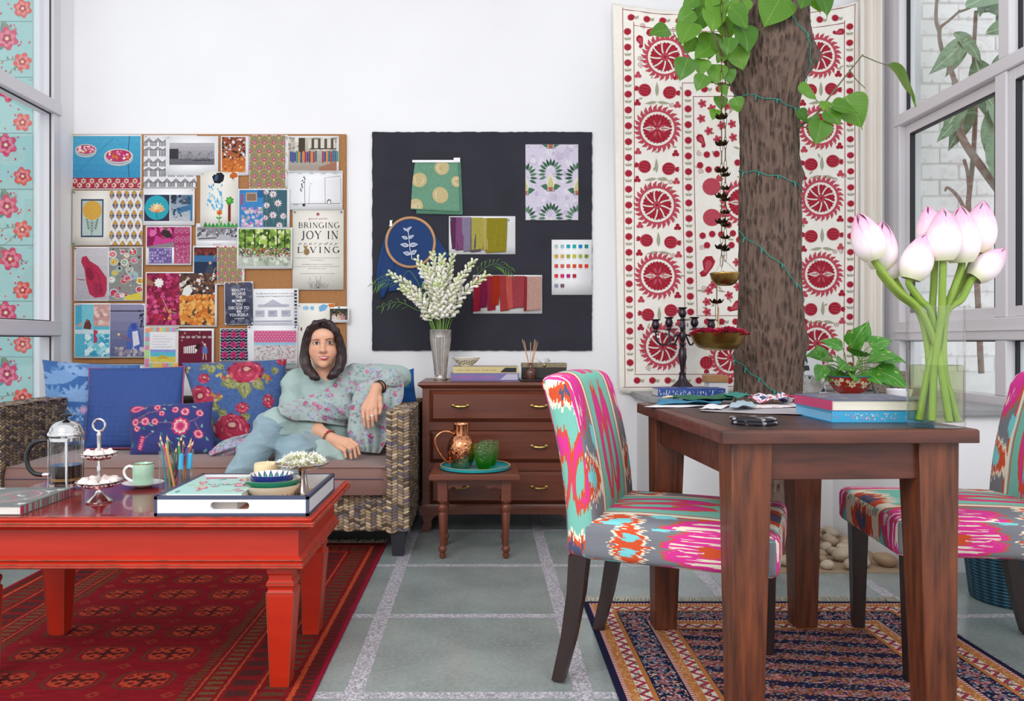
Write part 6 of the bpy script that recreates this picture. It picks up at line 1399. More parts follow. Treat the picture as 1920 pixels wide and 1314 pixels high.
 # ================================================================ on the chest
CZ=.7865
c=Vector((Xp(826,4.47),4.47,CZ)); VS=thing('flower_vase','tall fluted silver vase on the chest of drawers','vase',c)
M_pew=mat('brushed_silver_vase','#cfc8c2',.35,.75,var=.25,vscale=30)
b=MB(); b.lathe([(0,0),(.040,0),(.041,.006),(.035,.010),(.033,.018),(.034,.03)],36,c,cap=False); b.lathe([(.0345,.22),(.060,.236),(.0605,.272),(.063,.276),(.061,.279),(.056,.27),(.04,.2),(.03,.03),(0,.03)],36,c,cap=False); b.build('collar',M_pew,VS,smooth=True,angle=50)
b=MB(); b.lathe([(.034,.028),(.0395,.09),(.047,.15),(.0545,.205),(.0585,.238)],96,c,cap=False,flute=.03,fl_n=24); b.build('fluted_body',M_pew,VS,smooth=True)
M_stem=mat('green_stem','#6f9440',.6,var=.4,vscale=20,col2='#8cac58'); M_bud=mat('tuberose_petal',attr=True,rough=.6,sss=.1,spec=.2)
VT=c+Vector((0,0,.275))
def tuberose(label,tip,Yt,seed,bend=.0):
 r=random.Random(seed); T=P(tip[0],tip[1],Yt); b0=VT+Vector(((T.x-VT.x)*.12,(Yt-VT.y)*.3,-.01)); b0.x=min(max(b0.x,VT.x-.045),VT.x+.045); b0.y=min(max(b0.y,VT.y-.04),VT.y+.04)
 root=VT+Vector((-(b0.x-VT.x)*.2,0,-.22)); mid=(b0+T)/2+Vector((-(T.x-b0.x)*.16,0,.03+bend)); pts=[Vector(q)for q in catmull([root,b0,mid,T],8)]
 t=thing('tuberose_stem',label,'flower',root,0,'tuberose stems in the silver vase')
 b=MB(); b.tube(pts,[.0042-.0022*i/len(pts)for i in range(len(pts))],6); b.build('stem',M_stem,t,smooth=True)
 b=MB(); n=len(pts); k0=int(n*.44)
 for i in range(44):
  f=i/43; s_=lerp(k0,n-1,f); k=min(int(s_),n-2); p0=pts[k].lerp(pts[k+1],s_-k); d=(pts[k+1]-pts[k]).normalized()
  a=i*2.4+r.uniform(-.4,.4); u=d.cross(Vector((0,1,0))).normalized(); v_=d.cross(u); side=u*math.cos(a)+v_*math.sin(a)
  L=lerp(.055,.026,f)*r.uniform(.85,1.15); e=p0+side*L*.75+d*L*lerp(.5,.9,f); w_=lerp(.0125,.008,f)
  col=r.choice(['#f3f0e4','#ece8d6','#f6f4ea','#e6e6c6'])if f<.75 else r.choice(['#e6e8c4','#d2dca6','#eef0d8'])
  b.tube([p0,p0.lerp(e,.35),p0.lerp(e,.75),e],[.0022,w_*.55,w_,w_*.35],6,col=col)
  if f<.45 and i%2==0:
   ax=(e-p0).normalized(); uu=ax.orthogonal().normalized(); vv=ax.cross(uu)
   for m in range(5):g=m*1.257; q=uu*math.cos(g)+vv*math.sin(g); h=uu*math.cos(g+.5)+vv*math.sin(g+.5); h2=uu*math.cos(g-.5)+vv*math.sin(g-.5); b.add([e-ax*.004,e+h2*.007,e+q*.017+ax*.002,e+h*.007],[(0,1,2,3)],'#f8f6ee')
  if i%3==0:b.tube([p0,p0+side*.01+d*.012],[.002,.0006],4,col='#8fae5a')
 b.build('blossoms',M_bud,t,smooth=True,angle=60)['kind']='stuff'
for k,(tip,Yt,lb,bd)in enumerate((((732,513),4.42,'tuberose stem arching lowest to the left',.01),((752,540),4.36,'short tuberose stem leaning left over the vase rim',.0),((783,487),4.50,'tuberose stem tall and left of the bunch centre',0),((800,500),4.38,'tuberose stem in front of the tall left one',0),((812,477),4.52,'tallest tuberose stem near the middle of the bunch',0),((829,481),4.40,'tuberose stem upright in the middle front',0),((848,482),4.53,'tuberose stem upright right of the middle',0),((862,520),4.36,'shorter tuberose stem at the front right',0),((887,490),4.46,'tuberose stem leaning right, second from the right',0),((910,516),4.42,'tuberose stem leaning farthest to the right',.0),((822,530),4.34,'short open tuberose stem at the front centre',0))):tuberose(lb,tip,Yt,k,bd)
M_frond=mat('palm_frond','#5d8a3a',.5,var=.4,vscale=12,col2='#3f6a2c',sss=.05)
def frond(label,pts,n,L,seed,droop=.02):
 pts=[Vector(q)for q in catmull([VT+Vector((0,0,-.2))]+[P(*q)for q in pts],8)]; r=random.Random(seed); t=thing('palm_frond',label,'foliage',pts[0],0,'palm fronds in the silver vase')
 b=MB(); b.tube(pts,[.003-.0022*i/len(pts)for i in range(len(pts))],5); b.build('stem',M_frond,t,smooth=True)
 m=len(pts)
 for i in range(n):
  s_=lerp(m*.55,m-1.01,i/(n-1)); k=int(s_); p0=pts[k].lerp(pts[min(k+1,m-1)],s_-k); d=(pts[min(k+1,m-1)]-pts[k]).normalized(); sg=1 if i%2 else-1
  u=d.cross(Vector((0,-1,0))).normalized()*sg; l=L*(1-.5*i/n)*r.uniform(.8,1.1); q1=p0+u*l*.45+d*l*.4; q2=p0+u*l*.6+d*l*.95+Vector((0,0,-droop)); w_=Vector((0,0,.0035))if abs(u.z)<.5 else Vector((.0035,0,0))
  b=MB(); b.add([p0,q1-w_,q2,q1+w_,q1+Vector((0,-.002,0))],[(0,1,4),(1,2,4),(2,3,4),(3,0,4)]); b.build('leaflet',M_frond,t)
frond('feathery palm frond reaching right over the dark board',[(850,590,4.5),(885,525,4.54),(925,495,4.56),(958,508,4.56)],22,.075,1)
frond('long thin palm frond arching left at the level of the flowers',[(800,590,4.44),(760,535,4.42),(725,525,4.42),(703,535,4.42)],16,.07,2)
frond('lowest palm frond drooping left below the flowers',[(805,600,4.42),(775,578,4.38),(745,566,4.38),(714,576,4.38)],10,.05,3)
for k,pts in enumerate(([(795,560,4.4),(778,520,4.36),(765,508,4.36),(752,525,4.36)],[(808,560,4.4),(795,530,4.36),(790,545,4.34)])):
 q=[Vector(v)for v in catmull([VT+Vector((0,0,-.15))]+[P(*v)for v in pts],8)]; b=MB(); b.tube(q,[.0045*math.sin(PI*(i+1)/(len(q)+1))+.001 for i in range(len(q))],5,flat=.3); tag(b.build('grass_blade',M_frond,smooth=True),'long green blade curling over the vase, %s'%('outer one' if k==0 else 'inner one'),'foliage','palm fronds in the silver vase')
 # books, bowl, diffuser, tissue box
bz=CZ
p=Pr()
M_vio=mat('violet_spine','#73679c',.4,var=.3,vscale=8,col2='#8a86b4')
t=book('book','violet book with pink spine lettering, lower of two on the chest',(Xp(845,4.33),4.33,bz),(Xp(973,4.33),4.58,bz+.041),'#6a5f94',side='y0',mspine=M_vio)
q=Pr(); q.text('SUNEET VARMA',.03,0,.5,'#c05aa8',width=.62); q.poly([(.72,-.3),(.82,.9),(.98,.9),(.98,-.3)],'#b9b6cc')
hw_=Xp(973,4.33)-Xp(845,4.33)
q.mesh(lambda u,v_,e:(-hw_/2+u*hw_,-.125-e,.0135+.026*v_),'spine_lettering',INKG,t,local=True)['kind']='stuff'
t=book('book','cream and gold book with a black corner, upper of two on the chest',(Xp(849,4.34),4.34,bz+.0412),(Xp(972,4.34),4.57,bz+.077),'#b5a887',side='y0',spine='#cdbb84')
q=Pr(); q.poly([(.72,-.4),(.8,1),(.97,1),(.97,-.4)],'#1d1c22'); [q.rect(.06+.021*k,.15,.06+.021*k+(.008+.01*((k*7)%5)/4),.38,'#8f7d4c')for k in range(29)if k%6!=5]
hw_=Xp(972,4.34)-Xp(849,4.34); q.mesh(lambda u,v_,e:(-hw_/2+u*hw_,-.115-e,.012+.018*v_),'spine_lettering',INKG,t,local=True)['kind']='stuff'
M=Mat('cream_scroll_bowl'); x,y,z=M.xyz(); a=y.at2(x)*9; sw=((a+(z*260)).sin()*.5+(a*2-z*180).sin()*.5); M.base(M.mix(sw.abs().lt(.22)*z.band(.008,.034),'#e9e2d2','#6a5a48')).set(Roughness=.25)
bowl('small_bowl','cream bowl with brown scroll pattern on top of the books',(Xp(874,4.42),4.43,bz+.0775),.078,.047,M.m,mat('cream_glaze','#e9e2d2',.25),foot=.4)
TRx=MB(); TRx.box((Xp(975,4.3),4.28,bz),(Xp(1068,4.3),4.52,bz+.010)); tag(TRx.build('small_tray',mat('black_lacquer','#1d1a1e',.25),bevel=.003),'thin black lacquer tray under the reed diffuser and box','tray')
bz2=bz+.0102; c=Vector((Xp(995,4.34),4.34,bz2)); RDF=thing('reed_diffuser','brown glass reed diffuser bottle beside the box on the chest','diffuser',c)
b=MB(); b.lathe([(0,0),(.027,0),(.029,.005),(.029,.035),(.026,.048),(.014,.060),(.011,.066),(.011,.082),(.013,.084),(.009,.086),(.009,.06),(0,.06)],28,c); b.build('bottle',mat('amber_glass','#54291a',.12,coat=.5),RDF,smooth=True)
for k,(dx,dy)in enumerate(((-.045,.01),(-.036,-.01),(.0,.01),(.022,-.012),(.03,.008),(.038,0))):
 b=MB(); b.tube([c+Vector((-dx*.12,-dy*.2,.02)),c+Vector((dx,dy,.215-.008*(k%3)))],.0019,6); b.build('reed',mat('rattan_reed','#c9a078',.7),RDF)
x0,x1=Xp(979,4.4),Xp(1062,4.4); TB=thing('tissue_box','dark box with carved tan lid on the chest','tissue box',((x0+x1)/2,4.46,bz2))
rbox((x0,4.39,bz2),(x1,4.50,bz2+.062),'box',mat('dark_box','#2b2522',.5),TB,.002)
M=Mat('carved_lid'); M.base(M.mix(M.vor(scale=120).sm(.1,.5),'#5e5340','#8f8268')).set(Roughness=.6).bump(M.vor(scale=120),.5,.003); rbox((x0-.002,4.388,bz2+.060),(x1+.002,4.502,bz2+.084),'lid',M.m,TB,.002)
b=MB(); b.lathe([(0,-.002),(.008,0),(.009,.004),(.005,.007),(0,.0075)],12,M=Matrix.Translation(((x0+x1)/2+.0,4.388,bz2+.072))@Matrix.Rotation(PI/2,4,'X')); b.build('clasp',M_brass,TB,smooth=True)
b=MB(); xm=Xp(1018,4.43)
b.grid(lambda u,v_:(xm+(u-.5)*.09*(.5+.5*v_),4.44+.012*math.sin(u*14)*v_,bz2+.084+.03*v_*(.6+.4*math.sin(u*9+1))),16,5); b.build('tissue',mat('tissue','#dedee6',.9),TB,smooth=True,solid=.0006)
# ================================================================ on the little table
SZ2=SZ+.0006; tc=Vector((-.043,3.815,SZ2))
RT=thing('round_tray','round turquoise enamel tray on the little turned leg table','tray',tc)
b=MB(); b.lathe([(0,0),(.155,0),(.166,.004),(.168,.018),(.166,.019),(.160,.007),(0,.005)],56,tc); b.build('tray_body',mat('turquoise_enamel','#22a0a8',.3),RT,smooth=True,angle=50)
M=Mat('tray_motif'); x,y,z=M.xyz(); n_=M.vor(scale=28); M.base(M.mix(n_.lt(.28),'#1f86a8','#c08a4a')).set(Roughness=.3)
b=MB(); b.lathe([(0,.0056),(.150,.0056)],48,tc,cap=False); b.build('painted_centre',M.m,RT)
b=MB(); b.lathe([(.160,.0175),(.1675,.0195),(.169,.018)],56,tc,cap=False); b.build('gilt_rim',mat('gilt_rim','#c0996a',.4),RT,smooth=True)
M=Mat('hammered_copper'); M.base(M.mix(M.noise(scale=14,detail=3).sm(.3,.7),'#c77c52','#e0a07c')).set(Metallic=1.0,Roughness=.18).bump(M.vor(scale=75),.35,.006); M_cop=M.m; M_cop2=mat('smooth_copper','#d08a62',.15,1)
c=Vector((-.109,3.80,SZ2+.0058)); JG=thing('copper_jug','hammered copper jug with looping handle on the turquoise tray','jug',c)
b=MB(); b.lathe([(0,0),(.042,0),(.046,.003),(.058,.030),(.067,.070),(.0675,.095),(.060,.125),(.046,.145),(.038,.152)],40,c,cap=False); b.build('jug_body',M_cop,JG,smooth=True)
b=MB(); b.lathe([(.038,.150),(.0365,.156),(.0375,.195),(.0385,.206),(.040,.207),(.039,.2095),(.036,.206),(.035,.15),(0,.14)],40,c,cap=False); b.build('jug_neck',M_cop2,JG,smooth=True)
hp=catmull([(-.036,-.01,.160),(-.062,-.015,.172),(-.095,-.02,.168),(-.122,-.025,.140),(-.118,-.025,.100),(-.092,-.02,.055),(-.058,-.012,.020)],6); b=MB(); b.tube([c+Vector(q)for q in hp],.0058,10); b.build('handle',M_cop2,JG,smooth=True)
def green_glass(name,tint,refl):
 M=Mat(name); nt=M.nt; nt.nodes.remove(M.b); t=M.n('ShaderNodeBsdfTransparent'); x,y,z=M.xyz(); c_=M.mix(z.sm(.01,.085),tint,'#d9e6bc'); nt.links.new(c_,t.inputs[0])
 g=M.n('ShaderNodeBsdfGlossy'); g.inputs['Roughness'].default_value=.06; nt.links.new(M.mix(z.sm(.03,.09),'#8fe08a','#ffffff'),g.inputs[0]); bp=M.n('ShaderNodeBump'); bp.inputs['Strength'].default_value=.8; bp.inputs['Distance'].default_value=.006; v_=M.vor(scale=130); nt.links.new(v_.k,bp.inputs['Height']); nt.links.new(bp.outputs[0],g.inputs['Normal'])
 lw=M.n('ShaderNodeLayerWeight'); lw.inputs[0].default_value=.4; nt.links.new(bp.outputs[0],lw.inputs['Normal']); f=(E(nt,lw.outputs['Facing']).m('POWER',2.0)*.6+refl).clamp(); mx=M.n('ShaderNodeMixShader'); nt.links.new(f.k,mx.inputs[0]); nt.links.new(t.outputs[0],mx.inputs[1]); nt.links.new(g.outputs[0],mx.inputs[2]); tl=M.n('ShaderNodeBsdfTranslucent'); nt.links.new(M.mix(z.sm(.02,.09),'#5fc02c',tint),tl.inputs[0]); m3=M.n('ShaderNodeMixShader'); ff=z.sm(.11,.01)*.45+.10; nt.links.new(ff.k,m3.inputs[0]); nt.links.new(mx.outputs[0],m3.inputs[1]); nt.links.new(tl.outputs[0],m3.inputs[2]); nt.links.new(m3.outputs[0],M.out.inputs[0]); return M.m
GG=green_glass('green_bubble_glass','#b4e88a',.07); GG2=green_glass('olive_bubble_glass','#ccdc90',.07)
for(x_,y_,m_,lb)in((-.003,3.765,GG,'emerald green bubbled glass tumbler at the front of the round tray'),(.024,3.865,GG2,'olive green glass tumbler behind the emerald one')):
 c=Vector((x_,y_,SZ2+.0058)); b=MB(); b.lathe([(0,0),(.027,0),(.030,.004),(.040,.04),(.047,.085),(.049,.118),(.0475,.1185),(.045,.085),(.037,.04),(.026,.010),(0,.008)],32,c); tag(b.build('glass_tumbler',m_,smooth=True,angle=60),lb,'glass','green glasses')
 # ================================================================ tree through the room
M=Mat('tree_bark'); x,y,z=M.xyz(); n1=M.vor(M.vec(x*60,y*60,z*15+M.noise(scale=6)*3),1.0); n2=M.noise(scale=30,detail=6,stretch=(1.6,1.6,.5)); n3=M.noise(scale=5,detail=3)
hgt=n1.sm(.0,.55)*.6+n2*.6
cb=M.mix(hgt.sm(.1,.9),'#3a2c27','#735d52'); cb=M.mix(n3.sm(.62,.8)*.5,cb,'#8f5b40')
M.base(cb).set(Roughness=.9).bump(hgt,1.0,.028); M_bark=M.m
TRE=thing('indoor_tree','living tree with brown bark growing up through the room behind the table','tree',(1.335,3.76,.004))
prof=[(.004,1500,.20),(.2,1440,.175),(.5,1438,.162),(.72,1437,.148),(.95,1442,.148),(1.0,1443,.155),(1.06,1444,.146),(1.4,1442,.137),(1.8,1441,.130),(2.1,1442,.134),(2.28,1446,.158),(2.38,1449,.172),(2.5,1453,.150),(2.7,1457,.136),(3.0,1460,.132),(3.5,1462,.13)]
pz=[q[0]for q in prof]; TY=3.76
def tb(u,v_):
 z_=lerp(.004,3.5,v_); cx=np.interp(z_,pz,[Xp(q[1]if q[0]>.1 else 1438,TY)for q in prof]); r=np.interp(z_,pz,[q[2]for q in prof]); a=u*2*PI
 r*=1+.035*math.sin(3*a+z_*2)+.02*math.sin(7*a-z_*5)+.02*math.sin(a*2+9*z_)
 g=lambda a0,z0,sa,sz,h:h*math.exp(-((math.atan2(math.sin(a-a0),math.cos(a-a0))/sa)**2)-((z_-z0)/sz)**2)
 r+=g(PI,2.28,.5,.10,.05)+g(0,2.33,.35,.07,.06)+g(0,1.78,.3,.05,.035)+g(PI,.93,.3,.05,.02)+g(0,1.0,.3,.05,.02)+g(-2.0,2.33,.35,.08,.03)
 r+=.004*math.sin(31*a+5*math.sin(z_*7))+.003*math.sin(47*a-6*math.sin(z_*5))
 return(cx+r*math.cos(a),TY+r*.95*math.sin(a),z_)
b=MB(); b.grid(tb,120,110,cu=True); b.build('trunk',M_bark,TRE,smooth=True,angle=180)
M=Mat('tree_leaf'); x,y,z=M.xyz(); oi=M.n('ShaderNodeObjectInfo'); rv=E(M.nt,oi.outputs['Random'])
M.base(M.mix((x.abs().lt(.012)*.6+((y*9-x.abs()*7).fract()).lt(.1)*.35).clamp(),M.mix(rv,'#356a12','#5f9120'),'#7fa844')).set(Roughness=.45); M.set(Subsurface_Weight=.0)
tr=M.n('ShaderNodeBsdfTranslucent'); tr.inputs[0].default_value=(*lin('#8ec23a'),1); mx=M.n('ShaderNodeMixShader'); mx.inputs[0].default_value=.18; M.nt.links.new(M.b.outputs[0],mx.inputs[1]); M.nt.links.new(tr.outputs[0],mx.inputs[2]); M.nt.links.new(mx.outputs[0],M.out.inputs[0]); M_leaf=M.m
def leaf_mesh(name,shape,m,cup=.12,serr=.0,n=12,fold=.1):
# unit leaf along +y from 0 to 1, width given by shape(t)
 b=MB(); b.grid(lambda u,v_:((2*u-1)*shape(v_)*(1+serr*((v_*n)%1)),v_,-cup*(v_-.3)**2*2+fold*abs(2*u-1)*shape(v_)+.02*math.sin(9*v_+6*u)),6,n*2)
 o=b.build(name,m,local=True,smooth=True,angle=180); me=o.data; bpy.data.objects.remove(o); return me
HEART=leaf_mesh('leaf',lambda t:.44*(math.sin(PI*min(1,t**.62+.06))**.8+.02)if t<.985 else .002,M_leaf,serr=.05)
def put_leaf(me,parent,base,direction,normal,size,name='leaf'):
 y_=Vector(direction).normalized(); z_=Vector(normal); z_=(z_-y_*z_.dot(y_)).normalized(); x_=y_.cross(z_)
 o=bpy.data.objects.new(name,me); COL.objects.link(o); Mx=Matrix((x_,y_,z_)).transposed().to_4x4(); Mx.translation=Vector(base)-ROOT[parent.name].translation
 o.matrix_basis=Mx@Matrix.Scale(size,4); o.parent=parent; return o
M_twig=mat('twig_bark','#6a6a48',.7,var=.4,vscale=30,col2='#4a3d30')
def twig(pts,r0,r1,m=None,parent=None):
 q=[Vector(v)for v in catmull([P(*v)for v in pts],6)]; b=MB(); b.tube(q,[lerp(r0,r1,i/(len(q)-1))for i in range(len(q))],6); return b.build('branch',m or M_twig,parent or TRE,smooth=True)
for pts,r0,r1 in((((1372,150,3.68),(1365,110,3.6),(1362,60,3.58),(1352,20,3.58)),.012,.006),(((1375,130,3.66),(1382,70,3.6),(1390,20,3.6),(1388,-40,3.62)),.012,.006),(((1368,160,3.68),(1330,150,3.6),(1295,110,3.56),(1262,62,3.55)),.006,.002),(((1365,165,3.66),(1340,155,3.6),(1305,130,3.58)),.005,.002),(((1370,140,3.66),(1345,80,3.56),(1325,30,3.56),(1322,-20,3.56)),.008,.003),(((1496,238,3.66),(1530,215,3.6),(1560,175,3.58),(1618,102,3.56)),.007,.0025),(((1616,104,3.56),(1650,118,3.55),(1672,124,3.55)),.0025,.0015),(((1592,130,3.57),(1606,150,3.56),(1623,166,3.56)),.003,.0015),(((1498,236,3.66),(1520,240,3.6),(1545,235,3.58)),.004,.002),(((1354,175,3.6),(1352,205,3.58)),.004,.002)):twig(pts,r0,r1)
LV=[(1340,-8,48,-.2),(1338,15,44,.1),(1372,12,44,-.7),(1315,25,46,.7),(1298,42,44,.5),(1332,60,46,.05),(1300,20,34,.9),(1368,70,32,.2),(1392,45,52,-.15),(1345,120,36,.1),(1290,108,40,.35),(1318,110,30,.2),(1255,55,-36,1.2),(1466,-8,66,.55),(1350,180,26,.0),(1378,182,26,-.3),(1525,-12,34,-.3),(1540,-14,40,-.25),(1510,-8,26,.4),(1308,-4,30,1.0),(1360,95,24,.6),(1330,88,34,.9),(1398,-6,40,.6),(1497,162,38,-1.05),(1497,205,26,-.6),(1560,195,40,-1.25),(1586,180,58,-.5),(1541,225,42,.25),(1550,205,34,-.6),(1668,120,76,-.62),(1522,218,22,-.4),(1550,190,20,.5),(1345,205,22,.5),(1352,160,20,-.5),(1322,-10,40,.3),(1356,30,44,-.2),(1308,70,36,.7),(1380,88,40,-.3),(1322,140,30,.5),(1350,-20,40,.6),(1386,8,36,.2),(1364,130,26,-.2)]
for i,(x_,y_,L,a)in enumerate(LV):
 r=random.Random(i); s_=abs(L)*3.58/1500*1.22; flip=-1 if L<0 else 1
 d=Vector((-math.sin(a),r.uniform(-.35,.1),-math.cos(a)))if L>0 else Vector((-.95,-.2,-.25))
 nrm=Vector((r.uniform(-.35,.35),-1,r.uniform(.1,.7)))
 if L==76:nrm=Vector((.75,-.35,.6))
 put_leaf(HEART,TRE,P(x_,y_,3.56+r.uniform(-.05,.04)),d,nrm,s_)
 # string lights
M_wire=mat('teal_wire','#1f8f80',.5); SL=thing('string_lights','teal fairy light wire wound around the tree trunk','string lights',(1.335,3.76,.8))
b=MB(); bulbs=[]
def ring(z_,u):q=Vector(tb(u%1,(z_-.004)/3.496)); c_=Vector((Xp(1443,TY),TY,z_)); d=(q-c_); return c_+d*(1+.006/d.length)
wz=[2.62,2.2,1.78,1.42,.80]
pts=[]
for(za,zb,ua,ub)in((2.58,2.20,-.36,-.02),(2.16,2.03,-.55,-.06),(1.80,1.70,-.52,-.06),(1.52,1.18,-.5,-.06),(.94,.72,-.53,-.2)):
 seg=[ring(lerp(za,zb,(i/24)**1.25)+.006*math.sin(i),lerp(ua,ub,i/24))for i in range(25)]
 b.tube(seg,.0022,5); bulbs+=[(seg[i],(seg[i]-Vector((Xp(1443,TY),TY,seg[i].z))).normalized())for i in(4,9,14,19)]
b.build('wire',M_wire,SL,smooth=True)['kind']='stuff'
for q,d in bulbs:b=MB(); b.tube([q,q+d*.006+Vector((0,0,-.008)),q+d*.008+Vector((0,0,-.022))],[.003,.0032,.002],6); b.build('bulb',M_wire,SL,smooth=True)
# ================================================================ hanging brass lotus chain and bowls
M_ab=mat('antique_brass','#b08c4c',.32,1,var=.5,vscale=25,col2='#5c4526'); M_abd=mat('dark_bronze','#55432f',.4,.9,var=.5,vscale=30,col2='#3a2d24'); M_chain=mat('chain_brass','#6a5434',.4,1)
HY=3.52
def cup_mesh():
 b=MB()
 for k in range(8):
  a=k*PI/4; c_,s_=math.cos(a),math.sin(a); t_=(-s_,c_)
  for(z0)in(0,):b.grid(lambda u,v_:((.2+.8*v_**.8)*c_+(2*u-1)*.42*math.sin(PI*min(1,v_*.8+.12))*t_[0],(.2+.8*v_**.8)*s_+(2*u-1)*.42*math.sin(PI*min(1,v_*.8+.12))*t_[1],.62*v_**2-.08*(2*u-1)**2),4,5)
 b.ball((0,0,-.02),(.25,.25,.12),8,5); o=b.build('x',M_abd,local=True,smooth=True,angle=180); me=o.data; bpy.data.objects.remove(o); return me
CUPM=cup_mesh()
def chain(label,x,ys,Y,y_end,y_top=-60,name='lotus_chain',xs=None):
 t=thing(name,label,'hanging chain',P(x,y_end,Y),0,'hanging brass chains')
 z0,z1=P(x,y_end,Y).z,P(x,y_top,Y).z; X_=P(x,0,Y).x; n=int((z1-z0)/.05); b=MB()
 for i in range(n):
  zc=z0+(i+.5)*(z1-z0)/n; h=(z1-z0)/n*.56; w_=.006; rot=i%2
  loop=[(X_+(w_*math.cos(a*PI/6)if rot==0 else 0),Y+(w_*math.cos(a*PI/6)if rot else 0),zc+h*math.sin(a*PI/6))for a in range(12)]
  b.tube(loop,.0013,4,closed=True)
 b.build('chain_links',M_chain,t)['kind']='stuff'
 for y_,s_ in ys:
  o=bpy.data.objects.new('lotus_cup',CUPM); COL.objects.link(o); o.parent=t; o.location=P(x,y_,Y)-P(x,y_end,Y); o.scale=(s_,)*3; o.rotation_euler=(0,0,y_)
 return t
chain('brass lotus cup chain nearer the camera, left of the two beside the trunk',1353,[(222,.030),(272,.030),(322,.030),(370,.030),(418,.030),(466,.030),(518,.028)],HY,500)
chain('slimmer lotus cup chain behind the other, closer to the trunk',1360,[(330,.024),(355,.024),(376,.024),(400,.024),(424,.024),(447,.024),(470,.024)],HY+.09,490)
BA=Vector((Xp(1342.5,3.50),3.47,Zp(657,3.47)))
chain('short brass chain with one lotus cup holding the petal bowl',1344,[(568,.030)],3.47,600,536)
def hbowl(name,label,c,r,h,group):
 t=thing(name,label,'hanging bowl',c,0,group); b=MB()
 b.lathe([(0,0),(r*.45,h*.03),(r*.72,h*.18),(r*.9,h*.5),(r*.985,h*.88),(r*1.02,h),(r*1.0,h*1.02),(r*.95,h*.9),(r*.86,h*.5),(r*.6,h*.2),(0,h*.08)],48,c); b.build('bowl',M_ab,t,smooth=True,angle=70); return t
B1=hbowl('hanging_bowl','wide brass bowl of crimson roses hanging beside the tree trunk',BA,.118,.076,'hanging brass bowls')
b=MB()
for k in range(3):a=k*2.09+.5; b.tube([BA+Vector((.116*math.cos(a),.116*math.sin(a),.074)),Vector((P(1344,600,3.47).x,3.47,Zp(600,3.47)))],.0008,4)
b.build('hanging_wires',M_chain,B1)['kind']='stuff'
B2c=Vector((Xp(1359,3.52),3.52,Zp(536,3.52))); B2=hbowl('hanging_bowl','small brass bowl hanging above the rose bowl',B2c,.064,.056,'hanging brass bowls')
b=MB()
for k in range(3):a=k*2.09; b.tube([B2c+Vector((.062*math.cos(a),.062*math.sin(a),.055)),B2c+Vector((-.008,0,.12))],.0008,4)
b.build('hanging_wires',M_chain,B2)['kind']='stuff'
c=BA+Vector((.004,.01,.062)); t=thing('taper_candle','thin pale gold taper candle standing among the roses','candle',c); b=MB(); b.tube([c,c+Vector((0,0,.125))],[.0052,.0045],10); b.build('wax',mat('gold_wax','#cdb58a',.5),t); b=MB(); b.tube([c+Vector((0,0,.125)),c+Vector((0,0,.134))],.001,4); b.build('wick',mat('wick','#e6dfd0',.9),t)
def rose_mesh():
 b=MB()
 for ringi,(rr,n,hh)in enumerate(((.95,6,.42),(.72,5,.6),(.48,5,.72),(.25,3,.8))):
  for k in range(n):
   a=2*PI*k/n+ringi*.6; b.grid(lambda u,v_:((rr*(.35+.65*v_))*math.cos(a+(u-.5)*1.5),(rr*(.35+.65*v_))*math.sin(a+(u-.5)*1.5),hh*v_**.7-.1*(2*u-1)**2*v_),5,4)
 o=b.build('x',mat('crimson_petal','#b81c44',.6,var=.4,vscale=3,col2='#8f1434',sss=.05),local=True,smooth=True,angle=180); me=o.data; bpy.data.objects.remove(o); return me
RSM=rose_mesh(); r=random.Random(4)
for k,(dx,dy)in enumerate(((-.095,-.02),(-.06,-.07),(-.02,-.09),(.025,-.085),(.07,-.06),(.098,-.01),(.045,-.02),(-.04,-.02),(.06,.06),(-.06,.06),(0,.08),(.0,-.045))):
 o=bpy.data.objects.new('rose_bloom',RSM); COL.objects.link(o); o.location=BA+Vector((dx,dy,.062+r.uniform(0,.01))); o.scale=(.036+.006*r.random(),)*3; o.rotation_euler=(r.uniform(-.4,.4),r.uniform(-.4,.4),r.uniform(0,6)); tag(o,'crimson rose bloom floating in the wide brass bowl','flower','roses in the brass bowl')
 # ================================================================ window bench things
LZ=.7105
M_pw=mat('dark_pewter','#4a4048',.3,.9,var=.3,vscale=20,col2='#332c34')
c=Vector((Xp(1278,4.5),4.48,LZ)); CA=thing('candelabra','five arm dark pewter candelabra with crystal drops on the window bench','candelabra',c)
b=MB(); b.lathe([(0,0),(.080,0),(.082,.006),(.076,.014),(.066,.034),(.042,.056),(.024,.075),(.018,.10),(.020,.112),(.012,.12),(.014,.15),(.024,.20),(.020,.245),(.010,.26),(.017,.272),(.010,.285),(.016,.305),(.020,.33),(.011,.345),(.014,.36),(.018,.375),(.012,.39),(.012,.41)],32,c); b.build('stem',M_pw,CA,smooth=True)
cp=[(.010,0),(.030,.002),(.031,.006),(.012,.010),(.010,.018),(.018,.026),(.023,.042),(.018,.058),(.016,.064),(.026,.072),(.027,.075),(.018,.074),(.014,.05),(0,.05)]
tops=[(0,0,.405)];
for k,a in enumerate((PI,PI*.78,PI*.16,0.0)):tops.append((.155*math.cos(a)if k in(0,3)else .085*math.cos(a),.10*math.sin(a)-.02,.338 if k in(0,3)else .352))
